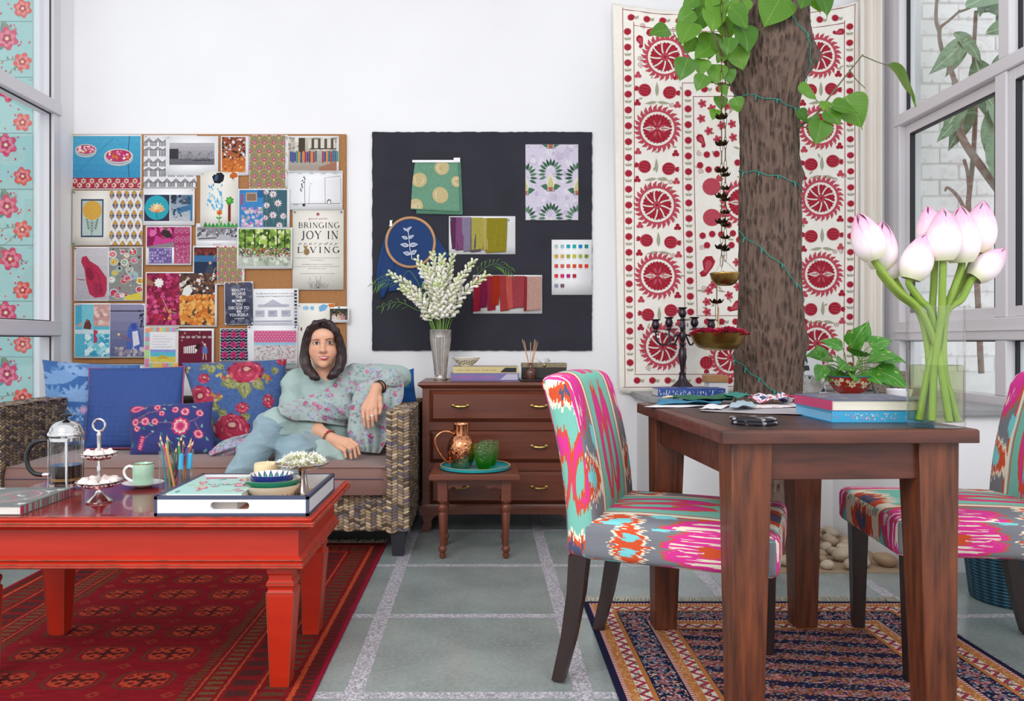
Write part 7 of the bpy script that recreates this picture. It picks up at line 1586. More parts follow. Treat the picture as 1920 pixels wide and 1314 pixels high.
for k,q in enumerate(tops):
 b=MB(); b.lathe(cp,20,c+Vector(q)); h=b.build('candle_cup',M_pw,CA,smooth=True)
 if k:
  m_=Vector(q); pts=catmull([(0,0,.33),(m_.x*.3,m_.y*.3,.318),(m_.x*.62,m_.y*.62,.272),(m_.x*.92,m_.y*.92,.285),(m_.x,m_.y,m_.z)],6); b=MB(); b.tube([c+Vector(v)for v in pts],.005,8); b.build('arm',M_pw,CA,smooth=True)
 for j in range(3):
  a=j*2.1+k; e=c+Vector(q)+Vector((.028*math.cos(a),.028*math.sin(a),0)); b=MB(); b.tube([e,e+Vector((0,0,-.012))],.0008,4); b.lathe([(0,-.038),(.006,-.028),(.003,-.014),(0,-.012)],6,e); b.build('crystal_drop',thin_glass('crystal','#e6e2ea',.3),CA)
  # books and boxes on the bench
def bx(name,label,cat,x0,x1,ya,depth,z0,h,m,Y=None,group=None):
 X0,X1=Xp(x0,ya),Xp(x1,ya); return tag(rbox((X0,ya,z0),(X1,ya+depth,z0+h),name,m,None,.003),label,cat,group)
M=Mat('blue_lettered_spine'); x,y,z=M.xyz(); M.base(M.mix(M.noise(M.vec(x*1.0,z*.3),110,2).gt(.58)*z.band(.008,.034),'#3556a0','#dfe2ee')).set(Roughness=.4)
t=book('book','blue spined book lying on the window bench in front of the candelabra',(Xp(1232,4.22),4.20,LZ),(Xp(1358,4.22),4.36,LZ+.042),'#3556a0',side='y0',mspine=M.m)
rb=lambda lo,hi,nm,lb,ct,m:tag(rbox(lo,hi,nm,m,None,.002),lb,ct)
rb((Xp(1338,4.32),4.40,LZ),(Xp(1374,4.32),4.5,LZ+.065),'gift_box','white box under the small wooden block beside the trunk','box',mat('white_card','#e6e6ea',.6))
rb((Xp(1333,4.32),4.39,LZ+.0655),(Xp(1374,4.32),4.5,LZ+.102),'wooden_block','small pale wooden block on the white box','block',mat('pale_wood','#c08f5c',.5,var=.4,vscale=12,stretch=(1,6,6)))
PHm=mat('photo_paper','#e3e3e6',.4)
b=MB(); y0=4.60; X0,X1=Xp(1492,4.6),Xp(1546,4.6)
t=thing('photograph','black and white portrait photograph of a person with a camera, leaning on wall','photograph',((X0+X1)/2,4.6,LZ)); zt_=Zp(658,4.6); lean=lambda v_:lerp(4.575,4.655,v_)
b.add([(X0,lean(0),LZ+.001),(X1,lean(0),LZ+.001),(X1,lean(1),zt_),(X0,lean(1),zt_),(X0,lean(0)+.004,LZ+.001),(X1,lean(0)+.004,LZ+.001),(X1,lean(1)+.004,zt_),(X0,lean(1)+.004,zt_)],[(0,1,2,3),(7,6,5,4),(0,3,7,4),(1,5,6,2),(3,2,6,7),(0,4,5,1)]); b.build('photo_sheet',PHm,t)
p=Pr(); p.poly([(.02,0),(.1,.3),(.3,.42),(.62,.40),(.85,.25),(1,.0)],'#9a9a9e'); p.poly([(.28,.0),(.36,.36),(.62,.38),(.98,.05),(.9,0)],'#34343a'); p.ell(.3,.72,.2,.17,'#b9b9bd',n=16); p.poly([(.1,.78),(.16,.9),(.32,.94),(.48,.86),(.5,.7),(.42,.74),(.3,.84)],'#3f3f45'); p.rect(.15,.52,.52,.64,'#26262b'); p.ell(.3,.56,.1,.07,'#111114',n=14); p.ell(.3,.56,.05,.035,'#5a5a62',n=10)
p.mesh(lambda u,v_,e:(lerp(X0,X1,u),lean(v_)-.0006-e,lerp(LZ,zt_,v_)),'print',INKG,t)['kind']='stuff'
# white lotus candle holder
c=Vector((Xp(1524,4.28),4.28,LZ)); t=thing('lotus_candle_holder','white porcelain lotus candle holder right of the trunk','candle holder',c); b=MB(); b.lathe([(0,0),(.03,0),(.05,.005),(.078,.014),(.08,.017),(.05,.012),(0,.010)],32,c); b.build('saucer',CER,t,smooth=True)
for ringi,(n,rr,hh)in enumerate(((8,.062,.07),(8,.046,.095))):
 for k in range(n):
  a=2*PI*k/n+ringi*.39; b=MB(); ca,sa=math.cos(a),math.sin(a)
  b.grid(lambda u,v_:tuple(c+Vector(((.02+(rr-.02)*v_**.6)*ca-(2*u-1)*.024*math.sin(PI*min(1,.15+.85*v_**1.1))*sa,(.02+(rr-.02)*v_**.6)*sa+(2*u-1)*.024*math.sin(PI*min(1,.15+.85*v_**1.1))*ca,.012+hh*v_))),6,8); b.build('petal',CER,t,smooth=True,solid=.002)
  # pothos in the red bowl
c=Vector((Xp(1594,4.08),4.08,LZ)); PT=thing('plant_pot','red painted footed bowl with cream flowers holding the pothos','plant pot',c)
M_rp=mat('red_enamel','#b3261f',.3,coat=.3)
b=MB(); b.lathe([(.045,.022),(.075,.040),(.100,.075),(.116,.108),(.1175,.113),(.112,.113),(.10,.08),(0,.07)],40,c,cap=False); b.build('bowl',M_rp,PT,smooth=True); b=MB(); b.lathe([(0,0),(.048,0),(.050,.004),(.040,.012),(.046,.024)],32,c,cap=False); b.build('foot',mat('teal_enamel','#1f6f78',.3),PT,smooth=True)
b=MB(); b.lathe([(.1155,.108),(.119,.112),(.117,.116),(.111,.114)],40,c,cap=False); b.build('rim',mat('teal_enamel','#1f6f78',.3),PT,smooth=True); b=MB(); b.lathe([(0,.104),(.108,.104)],24,c,cap=False); b.build('soil',mat('soil','#3a2a20',.95),PT)
for a0,z_ in((-1.9,.075),(-1.25,.07),(-.6,.08),(-2.6,.08)):
 fl_=Pr(); fl_.flower(0,0,.019,6,'#e9ddba',.35); fl_.ell(0,0,.006,None,'#c9963c',n=8); fl_.flower(.024,.016,.012,5,'#e9ddba',.35); fl_.leaf(-.02,-.006,.02,.008,3.5,'#6a8a4a',4); fl_.flower(-.02,.014,.01,5,'#e0cfa0',.35)
 def mp(u,v_,e,a0=a0,z_=z_):z2=z_+v_; rr=np.interp(z2,[.022,.04,.075,.108],[.045,.075,.100,.116])+.0012+e; a=a0+u/.1; return c+Vector((rr*math.cos(a),rr*math.sin(a),z2))
 fl_.mesh(mp,'painted_flower',INKG,PT)
M=Mat('pothos_leaf'); x,y,z=M.xyz(); M.base(M.mix(M.noise(scale=7,detail=3,stretch=(1.5,.5,1)).sm(.58,.66),M.mix(x.abs().lt(.012),'#4a8f2c','#86b85a'),'#b4d070')).set(Roughness=.35); M_poth=M.m
PLF=leaf_mesh('leaf',lambda t:.36*(math.sin(PI*min(1,t**.6+.05))**.9+.01)if t<.985 else .002,M_poth,cup=.2)
PO=thing('pothos_plant','variegated green pothos plant in the red bowl','plant',c+Vector((0,0,.104)))
PL_=[((1560,668),(-.9,-.2,.1),58),((1595,652),(.2,-.5,.8),56),((1612,640),(.35,0,.9),46),((1630,665),(.9,-.4,-.1),66),((1640,690),(.8,-.5,-.5),70),((1590,680),(-.5,-.7,-.1),60),((1570,690),(-.8,-.5,-.5),44),((1620,695),(.3,-.8,-.4),50),((1605,665),(-.1,-.8,.2),56),((1632,648),(.9,.1,.3),50),((1580,652),(-.8,.2,.4),44),((1545,685),(-.5,-.4,-.7),40),((1540,672),(-.3,-.2,.9),30),((1600,700),(-.3,-.9,-.2),44),((1625,675),(.7,-.7,.2),56),((1650,680),(.9,0,-.3),50),((1648,700),(.6,-.3,-.7),40),((1585,700),(-.8,-.2,-.3),38)]
for k,(q,d,L)in enumerate(PL_):
 r=random.Random(k); base=P(q[0],q[1],4.06+r.uniform(-.08,.08)); rt=c+Vector((r.uniform(-.05,.05),r.uniform(-.05,.05),.104)); pts=catmull([rt,(rt+base)/2+Vector((0,0,.03)),base],6); b=MB(); b.tube(pts,.0028,5); b.build('stem',mat('pothos_stem','#7aa04a',.6),PO,smooth=True)
 put_leaf(PLF,PO,base,d,Vector((r.uniform(-.3,.3),-.7,.75)),L*4.06/1500)
 # box, cup, carved block on the bench
rb((Xp(1602,3.75),3.75,LZ),(Xp(1658,3.75),3.84,LZ+.036),'wooden_box','pale wooden box on the bench in front of the red bowl','box',mat('pale_wood','#c08f5c',.5))
c=Vector((Xp(1686,3.80),3.80,LZ)); b=MB(); M=Mat('white_blue_blossom'); v_=M.vor(scale=38); M.base(M.mix(v_.lt(.26)*M.noise(scale=12).gt(.5),'#eceaf0','#6a66b4')).set(Roughness=.2)
b.lathe([(0,0),(.034,0),(.038,.004),(.054,.04),(.058,.062),(.056,.063),(.05,.04),(0,.008)],32,c); tag(b.build('teacup',M.m,smooth=True,angle=60),'white teacup with blue blossoms on the bench','cup')
M=Mat('carved_block'); M.base(M.mix(M.vor(scale=60).sm(.15,.4),'#4a3f38','#8d8074')).set(Roughness=.8).bump(M.vor(scale=60),.6,.006)
t=MB(); X0,X1=Xp(1643,4.3),Xp(1706,4.3); t.add([(X0,4.30,LZ),(X1,4.26,LZ),(X1,4.34,LZ+.128),(X0,4.38,LZ+.135),(X0,4.33,LZ),(X1,4.29,LZ),(X1,4.37,LZ+.128),(X0,4.41,LZ+.135)],[(0,1,2,3),(7,6,5,4),(0,3,7,4),(1,5,6,2),(3,2,6,7),(0,4,5,1)]); tag(t.build('carved_wood_block',M.m,bevel=.003),'dark carved printing block leaning behind the teacup','carved block')
# ================================================================ on the dining table
TZ2=.782+.0012
MARB=Mat('black_marble_coaster'); MARB.base(MARB.mix(MARB.noise(scale=35,detail=5).sm(.55,.65),'#1c1b22','#c9c7d2')).set(Roughness=.2)
for k in range(2):
 b=MB(); c=(.712-.002*k,2.11+.003*k,TZ2+.0088*k); b.lathe([(0,0),(.058,0),(.060,.002),(.060,.0065),(.058,.0085),(0,.0085)],40,c); tag(b.build('coaster',MARB.m,smooth=True,angle=40),('lower' if k==0 else 'upper')+' of the two round black marbled coasters on the table','coaster','marbled coasters')
p=Pr()
for k in range(40):p.flower(R.uniform(.05,.95),R.uniform(.05,.95),R.uniform(.02,.05),6,R.choice(['#5a7a9a','#c08a9a','#8a9aa8','#6a6a86','#b5b08a']),.3)
book('book','bright blue book, lower of two on the dining table',(.93,2.14,TZ2),(1.205,2.40,TZ2+.030),'#2f9ac9','#7ab8dd',side='y0',spine='#3aa2d0')
book('book','thick book with pink spine and grey floral cover, on the blue one',(.93,2.142,TZ2+.0302),(1.20,2.40,TZ2+.060),'#5d6480','#eee8da',side='x0',spine='#c03a6a',pr=p)
q=Pr();
for k in range(60):u,v_=min(max(R.gauss(.4,.16),.02),.98),R.uniform(.2,.8); q.ell(u,v_,.006,.07,R.choice(['#d9a8c0','#e6d9a0','#c9e0ec','#d07a9a']),n=5)
q.mesh(lambda u,v_,e:(.93+u*.275,2.14-.0002-e,TZ2+.030*v_),'spine_blossom',INKG,bpy.data.objects[[o.name for o in bpy.data.objects if o.get('label','').startswith('bright blue book')][0]])['kind']='stuff'
# papers and fabrics
def flat(name,label,cat,quad,z_,m,wav=.0,n=14,pr=None,seed=0,th=.0006,group=None):
 Q=[P(x_,y_,(1-TZ2)*FP/(y_-PY))for x_,y_ in quad]; r=random.Random(seed); ph=[r.uniform(0,6)for _ in range(3)]
 def f(u,v_):
  q=Q[0]*(1-u)*(1-v_)+Q[1]*u*(1-v_)+Q[2]*u*v_+Q[3]*(1-u)*v_; return(q.x,q.y,TZ2+z_+wav*(.5+.5*math.sin(6*u+ph[0])*math.sin(5*v_+ph[1]))+wav*.4*(.5+.5*math.sin(14*u+9*v_+ph[2])))
 b=MB(); b.grid(f,n,n); o=b.build(name,m,smooth=True,angle=180,solid=th); return tag(o,label,cat,group)
PG='papers and cloths on the dining table'
M_pp=mat('sheet_paper','#e6e3e6',.8); M_pk=mat('grey_sheet','#a8a2a6',.8)
flat('paper_sheet','long white paper sheet at the far left table edge','paper',((1208,765),(1330,763),(1340,757),(1240,757)),.0006,M_pp,.003,group=PG)
flat('paper_sheet','large pale sheet across the table in front of the tree','paper',((1312,772),(1505,779),(1520,762),(1330,762)),.0012,M_pk,.002,group=PG)
flat('paper_sheet','white paper flap curling under the blue cloth','paper',((1310,770),(1350,771),(1372,763),(1330,762)),.005,M_pp,.004,group=PG,seed=3)
M=Mat('pink_dot_paper'); v_=M.vor(scale=45); M.base(M.mix(v_.lt(.3)*M.noise(scale=8).gt(.5),'#e9e4e4','#c8506e')).set(Roughness=.8)
flat('paper_sheet','white sheet with scattered pink blots at the trunk foot','paper',((1400,769),(1512,765),(1500,758),(1400,760)),.0045,M.m,.002,group=PG)
flat('fabric_piece','sky blue folded cloth on the papers','fabric',((1232,761),(1352,762),(1356,756),(1236,755)),.005,mat('sky_cloth','#3f86a8',.85,var=.4,vscale=40),.010,group=PG,seed=1,th=.003)
flat('fabric_piece','deep green rumpled cloth on the sky blue one','fabric',((1262,758),(1372,761),(1376,754),(1262,753)),.014,mat('forest_cloth','#2f6a4c',.9,var=.5,vscale=60,bump=.4,bscale=120),.012,group=PG,seed=2,th=.003)
flat('fabric_piece','pale cream folded cloth beside the blue book','fabric',((1242,754),(1355,756),(1352,752),(1250,751)),.012,mat('cream_cloth','#ddd0b0',.9),.006,group=PG,seed=5,th=.004)
flat('fabric_piece','teal leather-like folded piece near the trunk','fabric',((1356,758),(1408,759),(1400,754),(1366,753)),.022,mat('teal_cloth','#2f7f74',.6),.012,group=PG,seed=6,th=.004)
flat('paper_sheet','pale blue grey card curling on the sheets','paper',((1368,772),(1420,770),(1402,760),(1372,762)),.008,mat('blue_card','#a8bcc6',.7),.010,group=PG,seed=8)
M=Mat('abstract_print'); n_=M.noise(scale=38,detail=2); M.base(M.mix(n_.sm(.55,.57),M.mix(n_.sm(.44,.46),'#b83a5c','#e4dfe2'),'#3a4a78')).set(Roughness=.8)
flat('fabric_piece','multicolour printed cloth bunched at the trunk','fabric',((1402,762),(1490,764),(1480,757),(1410,756)),.010,M.m,.024,n=22,group=PG,seed=9,th=.002)
# lotus vase
c=Vector((Xp(1754,2.052),2.052,TZ2)); LV_=thing('glass_vase','tall clear glass cylinder vase of water at the table corner','vase',c)
b=MB(); b.lathe([(0,0),(.064,0),(.0668,.003),(.0668,.307),(.0645,.307),(.0638,.014),(0,.012)],48,c); b.build('glass',GL,LV_,smooth=True,angle=50)
b=MB(); b.lathe([(0,.0125),(.0634,.0145),(.0634,.156),(0,.156)],40,c); b.build('water',thin_glass('vase_water','#f0f5da',.02),LV_,smooth=True,angle=40)
M=Mat('lotus_petal'); x,y,z=M.xyz(); M.base(M.mix((z+(M.noise(scale=5,stretch=(4,4,.6))-.5)*.35).sm(.35,1.15),M.mix(z.sm(-.02,.22),'#dde0ae','#f5e8ec'),'#d95fa0')).set(Roughness=.45,Subsurface_Weight=.08); M.b.inputs['Subsurface Scale'].default_value=.01; M_lot=M.m
def petal(r,wid,h):
 b=MB(); b.grid(lambda u,v_:(lambda rr,a:(rr*math.cos(a),rr*math.sin(a),h*v_))(r*(math.sin(PI*min(1,(.10+.90*v_)**.80))**.75)+.008+.012*(1-abs(2*u-1)),(2*u-1)*wid*(math.sin(PI*min(1,.28+.72*v_))**.6)),10,16)
 o=b.build('petal',M_lot,local=True,smooth=True,angle=180); me=o.data; bpy.data.objects.remove(o); return me
PT1=[petal(.30,1.05,1.0),petal(.285,1.2,.975)]
LOT=[((1640,485),(1612,405),78,(1700,700),'leftmost'),((1652,505),(1655,422),76,(1712,720),'second from left, behind the leftmost'),((1676,520),(1660,482),48,(1716,700),'small, half hidden under the left pair'),((1708,524),(1735,452),78,(1762,600),'low in the middle left'),((1752,470),(1742,404),72,(1738,690),'pointed, behind the centre bud'),((1768,488),(1768,408),82,(1750,700),'broad, at the centre front'),((1802,492),(1800,404),88,(1768,720),'largest, right of centre'),((1828,474),(1840,394),82,(1775,700),'tall, at the upper right'),((1826,522),(1874,475),66,(1775,690),'lying sideways at the far right')]
M_ls=mat('lotus_stem','#7c9e3a',.6,var=.5,vscale=30,col2='#9aa848',bump=.3,bscale=200)
feet=[(.03,-.02),(-.035,.01),(.0,.035),(.045,.02),(.01,-.045),(-.025,-.03),(-.045,-.005),(-.01,.02),(.035,-.035)]
for k,(bs,tp,L,nk,lb)in enumerate(LOT):
 Yb=2.052+(-.035,.02,.03,-.03,.03,-.05,-.02,.02,-.01)[k]; B=P(bs[0],bs[1],Yb); T=P(tp[0],tp[1],Yb-.01); ax=(T-B).normalized(); hL=L*Yb/FP*1.2
 t=thing('lotus_bud','pink lotus bud in the glass vase, %s'%lb,'flower',c+Vector((feet[k][0],feet[k][1],.016)),0,'lotus buds in the glass vase')
 z_=ax; x_=z_.cross(Vector((0,1,0))).normalized(); y_=z_.cross(x_); R3=Matrix((x_,y_,z_)).transposed().to_4x4()
 for j in range(5):
  o=bpy.data.objects.new('petal',PT1[j%2]); COL.objects.link(o); o.parent=t; Mx=Matrix.Translation(B-t.location)@R3@Matrix.Rotation(j*2*PI/5*2+.4*k,4,'Z')@Matrix.Scale(hL*(1 if j<3 else .97),4); o.matrix_basis=Mx
 mid=P(nk[0],(nk[1]+580)/2-30,Yb); mid.x=min(max(mid.x,c.x-.052),c.x+.052); mid.y=min(max(mid.y,c.y-.04),c.y+.04)
 rim=Vector((min(max(lerp(B.x,c.x,.75),c.x-.05),c.x+.05),lerp(B.y,c.y,.4),c.z+.285)); pts=catmull([c+Vector((feet[k][0],feet[k][1],.016)),c+Vector((feet[k][0]*.4,feet[k][1]*.4,.15)),rim,rim.lerp(B,.55)-ax*.0+Vector((0,0,-.012)),B-ax*.012,B+ax*.004],6)
 b=MB(); b.tube(pts,.0088,9); b.build('stem',M_ls,t,smooth=True)
 # woven basket on the floor by the window
c=Vector((2.06,3.1,0)); BK=thing('woven_basket','teal woven basket on the floor under the right chair','basket',c)
M=Mat('teal_weave'); x,y,z=M.xyz(); a=y.at2(x)*14; h_=((a+(z*260)).sin()*(a-z*260).sin()); M.base(M.mix(h_.sm(-.5,.6),'#123a4c','#2f7894')).set(Roughness=.6).bump(h_,.8,.01)
b=MB(); b.lathe([(0,0),(.150,0),(.158,.01),(.185,.24),(.19,.26),(.18,.262),(.172,.24),(.145,.015),(0,.012)],56,c); b.build('basket_body',M.m,BK,smooth=True,angle=60); b=MB(); b.tube([c+Vector((.187*math.cos(k*PI/20),.187*math.sin(k*PI/20),.258))for k in range(40)],.009,8,closed=True); b.build('basket_rim',M.m,BK,smooth=True)
# ================================================================ frangipani outside the right window
M_fb=mat('grey_branch','#8d7a6d',.8,var=.5,vscale=20,col2='#6a5a50',bump=.4,bscale=60)
OT=thing('outside_tree','bare branched frangipani tree against the white brick wall outside','tree',(3.3,5.0,0)); FY=5.05
for pts,r0,r1 in((((1940,470,FY),(1900,395,FY),(1845,320,FY),(1805,260,FY),(1798,215,FY),(1790,150,FY)),.055,.035),(((1840,700,FY+.1),(1828,470,FY+.1),(1815,400,FY+.1),(1825,290,FY+.1),(1830,170,FY+.1),(1826,100,FY+.1),(1830,20,FY)),.035,.022),(((1840,480,FY),(1822,430,FY),(1800,375,FY),(1778,352,FY),(1772,358,FY)),.03,.014),(((1818,400,FY+.1),(1815,330,FY+.1),(1808,300,FY)),.022,.02),(((1790,152,FY),(1778,118,FY),(1765,90,FY),(1762,55,FY),(1780,38,FY),(1800,20,FY)),.03,.016),(((1762,60,FY),(1755,35,FY),(1758,-20,FY)),.025,.018),(((1920,480,FY),(1870,455,FY),(1840,445,FY)),.025,.012),(((1800,22,FY),(1825,12,FY),(1850,-5,FY)),.016,.008)):twig(pts,r0*.5,r1*.5,M_fb,OT)
M=Mat('frangipani_leaf'); x,y,z=M.xyz(); oi=M.n('ShaderNodeObjectInfo'); rv=E(M.nt,oi.outputs['Random']); M.base(M.mix(M.noise(scale=4,detail=3).sm(.6,.7)*.6,M.mix(x.abs().lt(.01),M.mix(rv,'#5a7a54','#7f9a78'),'#a8bc98'),'#6a4a3a')).set(Roughness=.5); M_fl=M.m
LAN=leaf_mesh('leaf',lambda t:.2*math.sin(PI*min(1,t**.8*.97+.03))+.003,M_fl,cup=.2)
for k,(x_,y_,dx,dz,L)in enumerate(((1820,190,-.4,-1,95),(1812,150,-.3,-1,110),(1830,110,.3,-.9,120),(1845,130,.7,-.6,110),(1850,60,.9,.2,90),(1815,70,-.6,-.6,90),(1808,75,-.4,-.9,70),(1850,175,.4,-1,100),(1862,200,.1,-1,110),(1868,240,.05,-1,120),(1870,40,.6,.7,100),(1840,30,-.2,.9,90),(1850,15,.9,-.2,100),(1700,-10,-.5,.1,50),(1745,-15,-1,0.1,60),(1860,120,.9,.3,80),(1800,220,-.7,-.7,60),(1835,20,.8,.5,90),(1812,10,.7,.3,110),(1790,60,.6,-.5,80),(1880,280,.3,-1,90))):
 r=random.Random(k); put_leaf(LAN,OT,P(x_,y_,FY-.05+r.uniform(-.1,.1)),(dx,r.uniform(-.3,.1),dz),(r.uniform(-.5,.5),-1,.3),L*FY/FP)
 # ================================================================ the seated woman (smooth-blended signed distance bodies, polygonised)
ridge=lambda t:(1-np.abs(np.sin(t)))**2
class SDF:
 def __init__(s,lo,hi,h):
  s.lo=np.array(lo,float); s.h=h; s.n=np.ceil((np.array(hi)-s.lo)/h).astype(int)+1; s.F=np.full(s.n,.25,np.float32)
 def _sl(s,lo,hi):
  a=np.clip(np.floor((np.array(lo)-s.lo)/s.h).astype(int),0,s.n); b=np.clip(np.ceil((np.array(hi)-s.lo)/s.h).astype(int)+1,0,s.n)
  sl=tuple(slice(i,j)for i,j in zip(a,b)); g=np.meshgrid(*[s.lo[k]+s.h*np.arange(a[k],b[k])for k in range(3)],indexing='ij',sparse=True); return sl,g
 def _op(s,sl,d,k,sub):
  A=s.F[sl]
  if A.size==0:return
  if sub:hh=np.clip(.5-.5*(A+d)/k,0,1); s.F[sl]=A*(1-hh)+(-d)*hh+k*hh*(1-hh)
  else:hh=np.clip(.5+.5*(A-d)/k,0,1); s.F[sl]=A*(1-hh)+d*hh-k*hh*(1-hh)
 def cone(s,a,b,ra,rb,k=.02,sub=False,flat=None):
  a,b=np.array(a,float),np.array(b,float); R_=max(ra,rb)+k+.02; sl,g=s._sl(np.minimum(a,b)-R_,np.maximum(a,b)+R_); d=b-a; L2=max(d@d,1e-12)
  t=np.clip(sum((g[i]-a[i])*d[i]for i in range(3))/L2,0,1)
  fl=flat or(1,1,1); q=np.sqrt(sum(((g[i]-a[i]-t*d[i])/fl[i])**2 for i in range(3)))-(ra+t*(rb-ra)); s._op(sl,q.astype(np.float32),k,sub); return s
 def chain(s,pts,rs,k=.02):
  for i in range(len(pts)-1):s.cone(pts[i],pts[i+1],rs[i],rs[i+1],k)
  return s
 def ell(s,c,r,k=.02,sub=False):
  c,r=np.array(c,float),np.array(r,float); sl,g=s._sl(c-r-k-.02,c+r+k+.02)
  k0=np.sqrt(sum(((g[i]-c[i])/r[i])**2 for i in range(3))); k1=np.sqrt(sum(((g[i]-c[i])/r[i]**2)**2 for i in range(3)))+1e-9; s._op(sl,(k0*(k0-1)/k1).astype(np.float32),k,sub); return s
 def wrinkle(s,f):
  g=np.meshgrid(*[s.lo[k]+s.h*np.arange(s.n[k])for k in range(3)],indexing='ij',sparse=True); s.F=s.F+f(*g).astype(np.float32); return s
 def mesh(s,iso=0.0):
  F=s.F-iso; S_=F<0; n=F.shape; c=[S_[i:n[0]-1+i,j:n[1]-1+j,k:n[2]-1+k]for i in(0,1)for j in(0,1)for k in(0,1)]
  al=np.logical_and.reduce(c); an=np.logical_or.reduce(c); act=an&~al; idx=-np.ones(act.shape,np.int64); I=np.argwhere(act); idx[act]=np.arange(len(I))
  acc=np.zeros((len(I),3)); cnt=np.zeros(len(I))
  cor=[(i,j,k)for i in(0,1)for j in(0,1)for k in(0,1)]
  for a in range(8):
   for b in range(a+1,8):
    if sum(abs(cor[a][q]-cor[b][q])for q in range(3))!=1:continue
    fa=F[tuple((I+cor[a]).T)]; fb=F[tuple((I+cor[b]).T)]; m=(fa<0)!=(fb<0); t=np.where(m,fa/np.where(m,fa-fb,1),0)
    acc+=m[:,None]*(np.array(cor[a])+t[:,None]*(np.array(cor[b])-np.array(cor[a]))); cnt+=m
  V=s.lo+s.h*(I+acc/cnt[:,None]); Q=[]
  for ax in range(3):
   d=[0,0,0]; d[ax]=1; o1,o2=[k for k in range(3)if k!=ax]; A=S_[tuple(slice(0,n[k]-d[k])for k in range(3))]; B=S_[tuple(slice(d[k],n[k])for k in range(3))]; E_=np.argwhere(A!=B)
   E_=E_[(E_[:,o1]>0)&(E_[:,o2]>0)&(E_[:,o1]<n[o1]-1)&(E_[:,o2]<n[o2]-1)]
   def cell(u,v_):T=E_.copy(); T[:,o1]-=u; T[:,o2]-=v_; return idx[tuple(T.T)]
   q=np.stack([cell(1,1),cell(0,1),cell(0,0),cell(1,0)],1); fl=A[tuple(E_.T)]^(ax==1); q[~fl]=q[~fl][:,::-1]; Q.append(q)
  Q=np.concatenate(Q); return V,Q[(Q>=0).all(1)]
def relax(V,Q,it=3,lam=.5):
 for _ in range(it):
  S_=np.zeros_like(V); C_=np.zeros(len(V))
  for a,b in((0,1),(1,2),(2,3),(3,0)):
   np.add.at(S_,Q[:,a],V[Q[:,b]]); np.add.at(S_,Q[:,b],V[Q[:,a]]); np.add.at(C_,Q[:,a],1); np.add.at(C_,Q[:,b],1)
  V=V+lam*(S_/np.maximum(C_,1)[:,None]-V)
 return V
def smooth_rim(V,Q,it=14):
 E_=np.sort(np.concatenate([Q[:,[0,1]],Q[:,[1,2]],Q[:,[2,3]],Q[:,[3,0]]]),1); u,c=np.unique(E_,axis=0,return_counts=True); B=u[c==1]
 for _ in range(it):
  S_=np.zeros_like(V); C_=np.zeros(len(V)); np.add.at(S_,B[:,0],V[B[:,1]]); np.add.at(S_,B[:,1],V[B[:,0]]); np.add.at(C_,B[:,0],1); np.add.at(C_,B[:,1],1)
  m=C_>=2; V=V.copy(); V[m]=.5*V[m]+.5*S_[m]/C_[m][:,None]
 return V
def to_px(V):return PX+V[:,0]/V[:,1]*FP,PY+(EYE-V[:,2])/V[:,1]*FP
def np_mesh(name,V,Q,m,parent,cols=None,solid=0):
 me=bpy.data.meshes.new(name); inv=np.array(ROOT[parent.name].inverted()); V=V@inv[:3,:3].T+inv[:3,3]; me.from_pydata(V.tolist(),[],Q.tolist()); me.materials.append(m); me.polygons.foreach_set('use_smooth',[True]*len(me.polygons)); me.update()
 o=bpy.data.objects.new(name,me); COL.objects.link(o); o.parent=parent; ROOT[o.name]=ROOT[parent.name]
 if cols is not None:point_colors(o,cols)
 if solid:d=o.modifiers.new('solid','SOLIDIFY'); d.thickness=solid; d.offset=1
 return o
WO=thing('person','seated woman in pale sage tunic and floral scarf, legs crossed, on the wicker sofa','person',(-.85,4.1,.44))
A=lambda x,y,Y:np.array(P(x,y,Y))
c1=lambda x,y:(380+x/4.107,580+y/4.107)  # zoomed crop -> frame px
c2=lambda x,y:(540+x/10.107,590+y/10.107)
# ---- head, neck and upper chest (skin)
HY_=4.12; HC=A(606.5,650,HY_); hp=lambda x,y,z:np.array(((HC[0]+x)*(HY_+y)/HY_,HY_+y,EYE+(HC[2]+z-EYE)*(HY_+y)/HY_))
hd=SDF((-1.02,3.75,.385),(-.385,4.30,1.125),.0024)
hd.ell(hp(0,.028,.030),(.077,.094,.096),.02).ell(hp(0,-.012,-.010),(.0675,.078,.084),.03).ell(hp(.001,-.030,-.068),(.047,.046,.038),.035)
for sx in(-1,1):hd.ell(hp(sx*.038,-.050,-.028),(.028,.026,.026),.03)
hd.ell(hp(0,-.062,.055),(.052,.03,.035),.03)
for sx,x0 in((-1,-.0375),(1,.0335)):hd.ell(hp(x0,-.094,.0185),(.021,.016,.0125),.014,True); hd.ell(hp(x0,-.068,.0175),(.0165,.0135,.0105),.006)
hd.cone(hp(-.003,-.082,.020),hp(-.004,-.103,-.018),.0085,.0115,.016); hd.ell(hp(-.004,-.104,-.0205),(.0125,.012,.0105),.008)
for sx in(-1,1):hd.ell(hp(-.003+sx*.0125,-.093,-.0245),(.0085,.011,.008),.008)
hd.ell(hp(0,-.084,-.0495),(.026,.012,.0075),.008).ell(hp(0,-.082,-.0605),(.021,.013,.0085),.008); hd.ell(hp(0,-.096,-.0545),(.024,.006,.0022),.006,True); hd.ell(hp(0,-.070,-.092),(.02,.016,.016),.02)
for sx in(-1,1):hd.ell(hp(sx*.077,.012,-.008),(.010,.02,.032),.008)
hd.cone(hp(.004,.018,-.06),A(611,722,4.155),.047,.050,.03)
hd.chain([A(565,724,4.185),A(611,728,4.165),A(655,724,4.185)],[.036,.06,.036],.03); hd.cone(A(611,730,4.165),A(611,760,4.17),.078,.09,.04,flat=(1.2,.8,1))
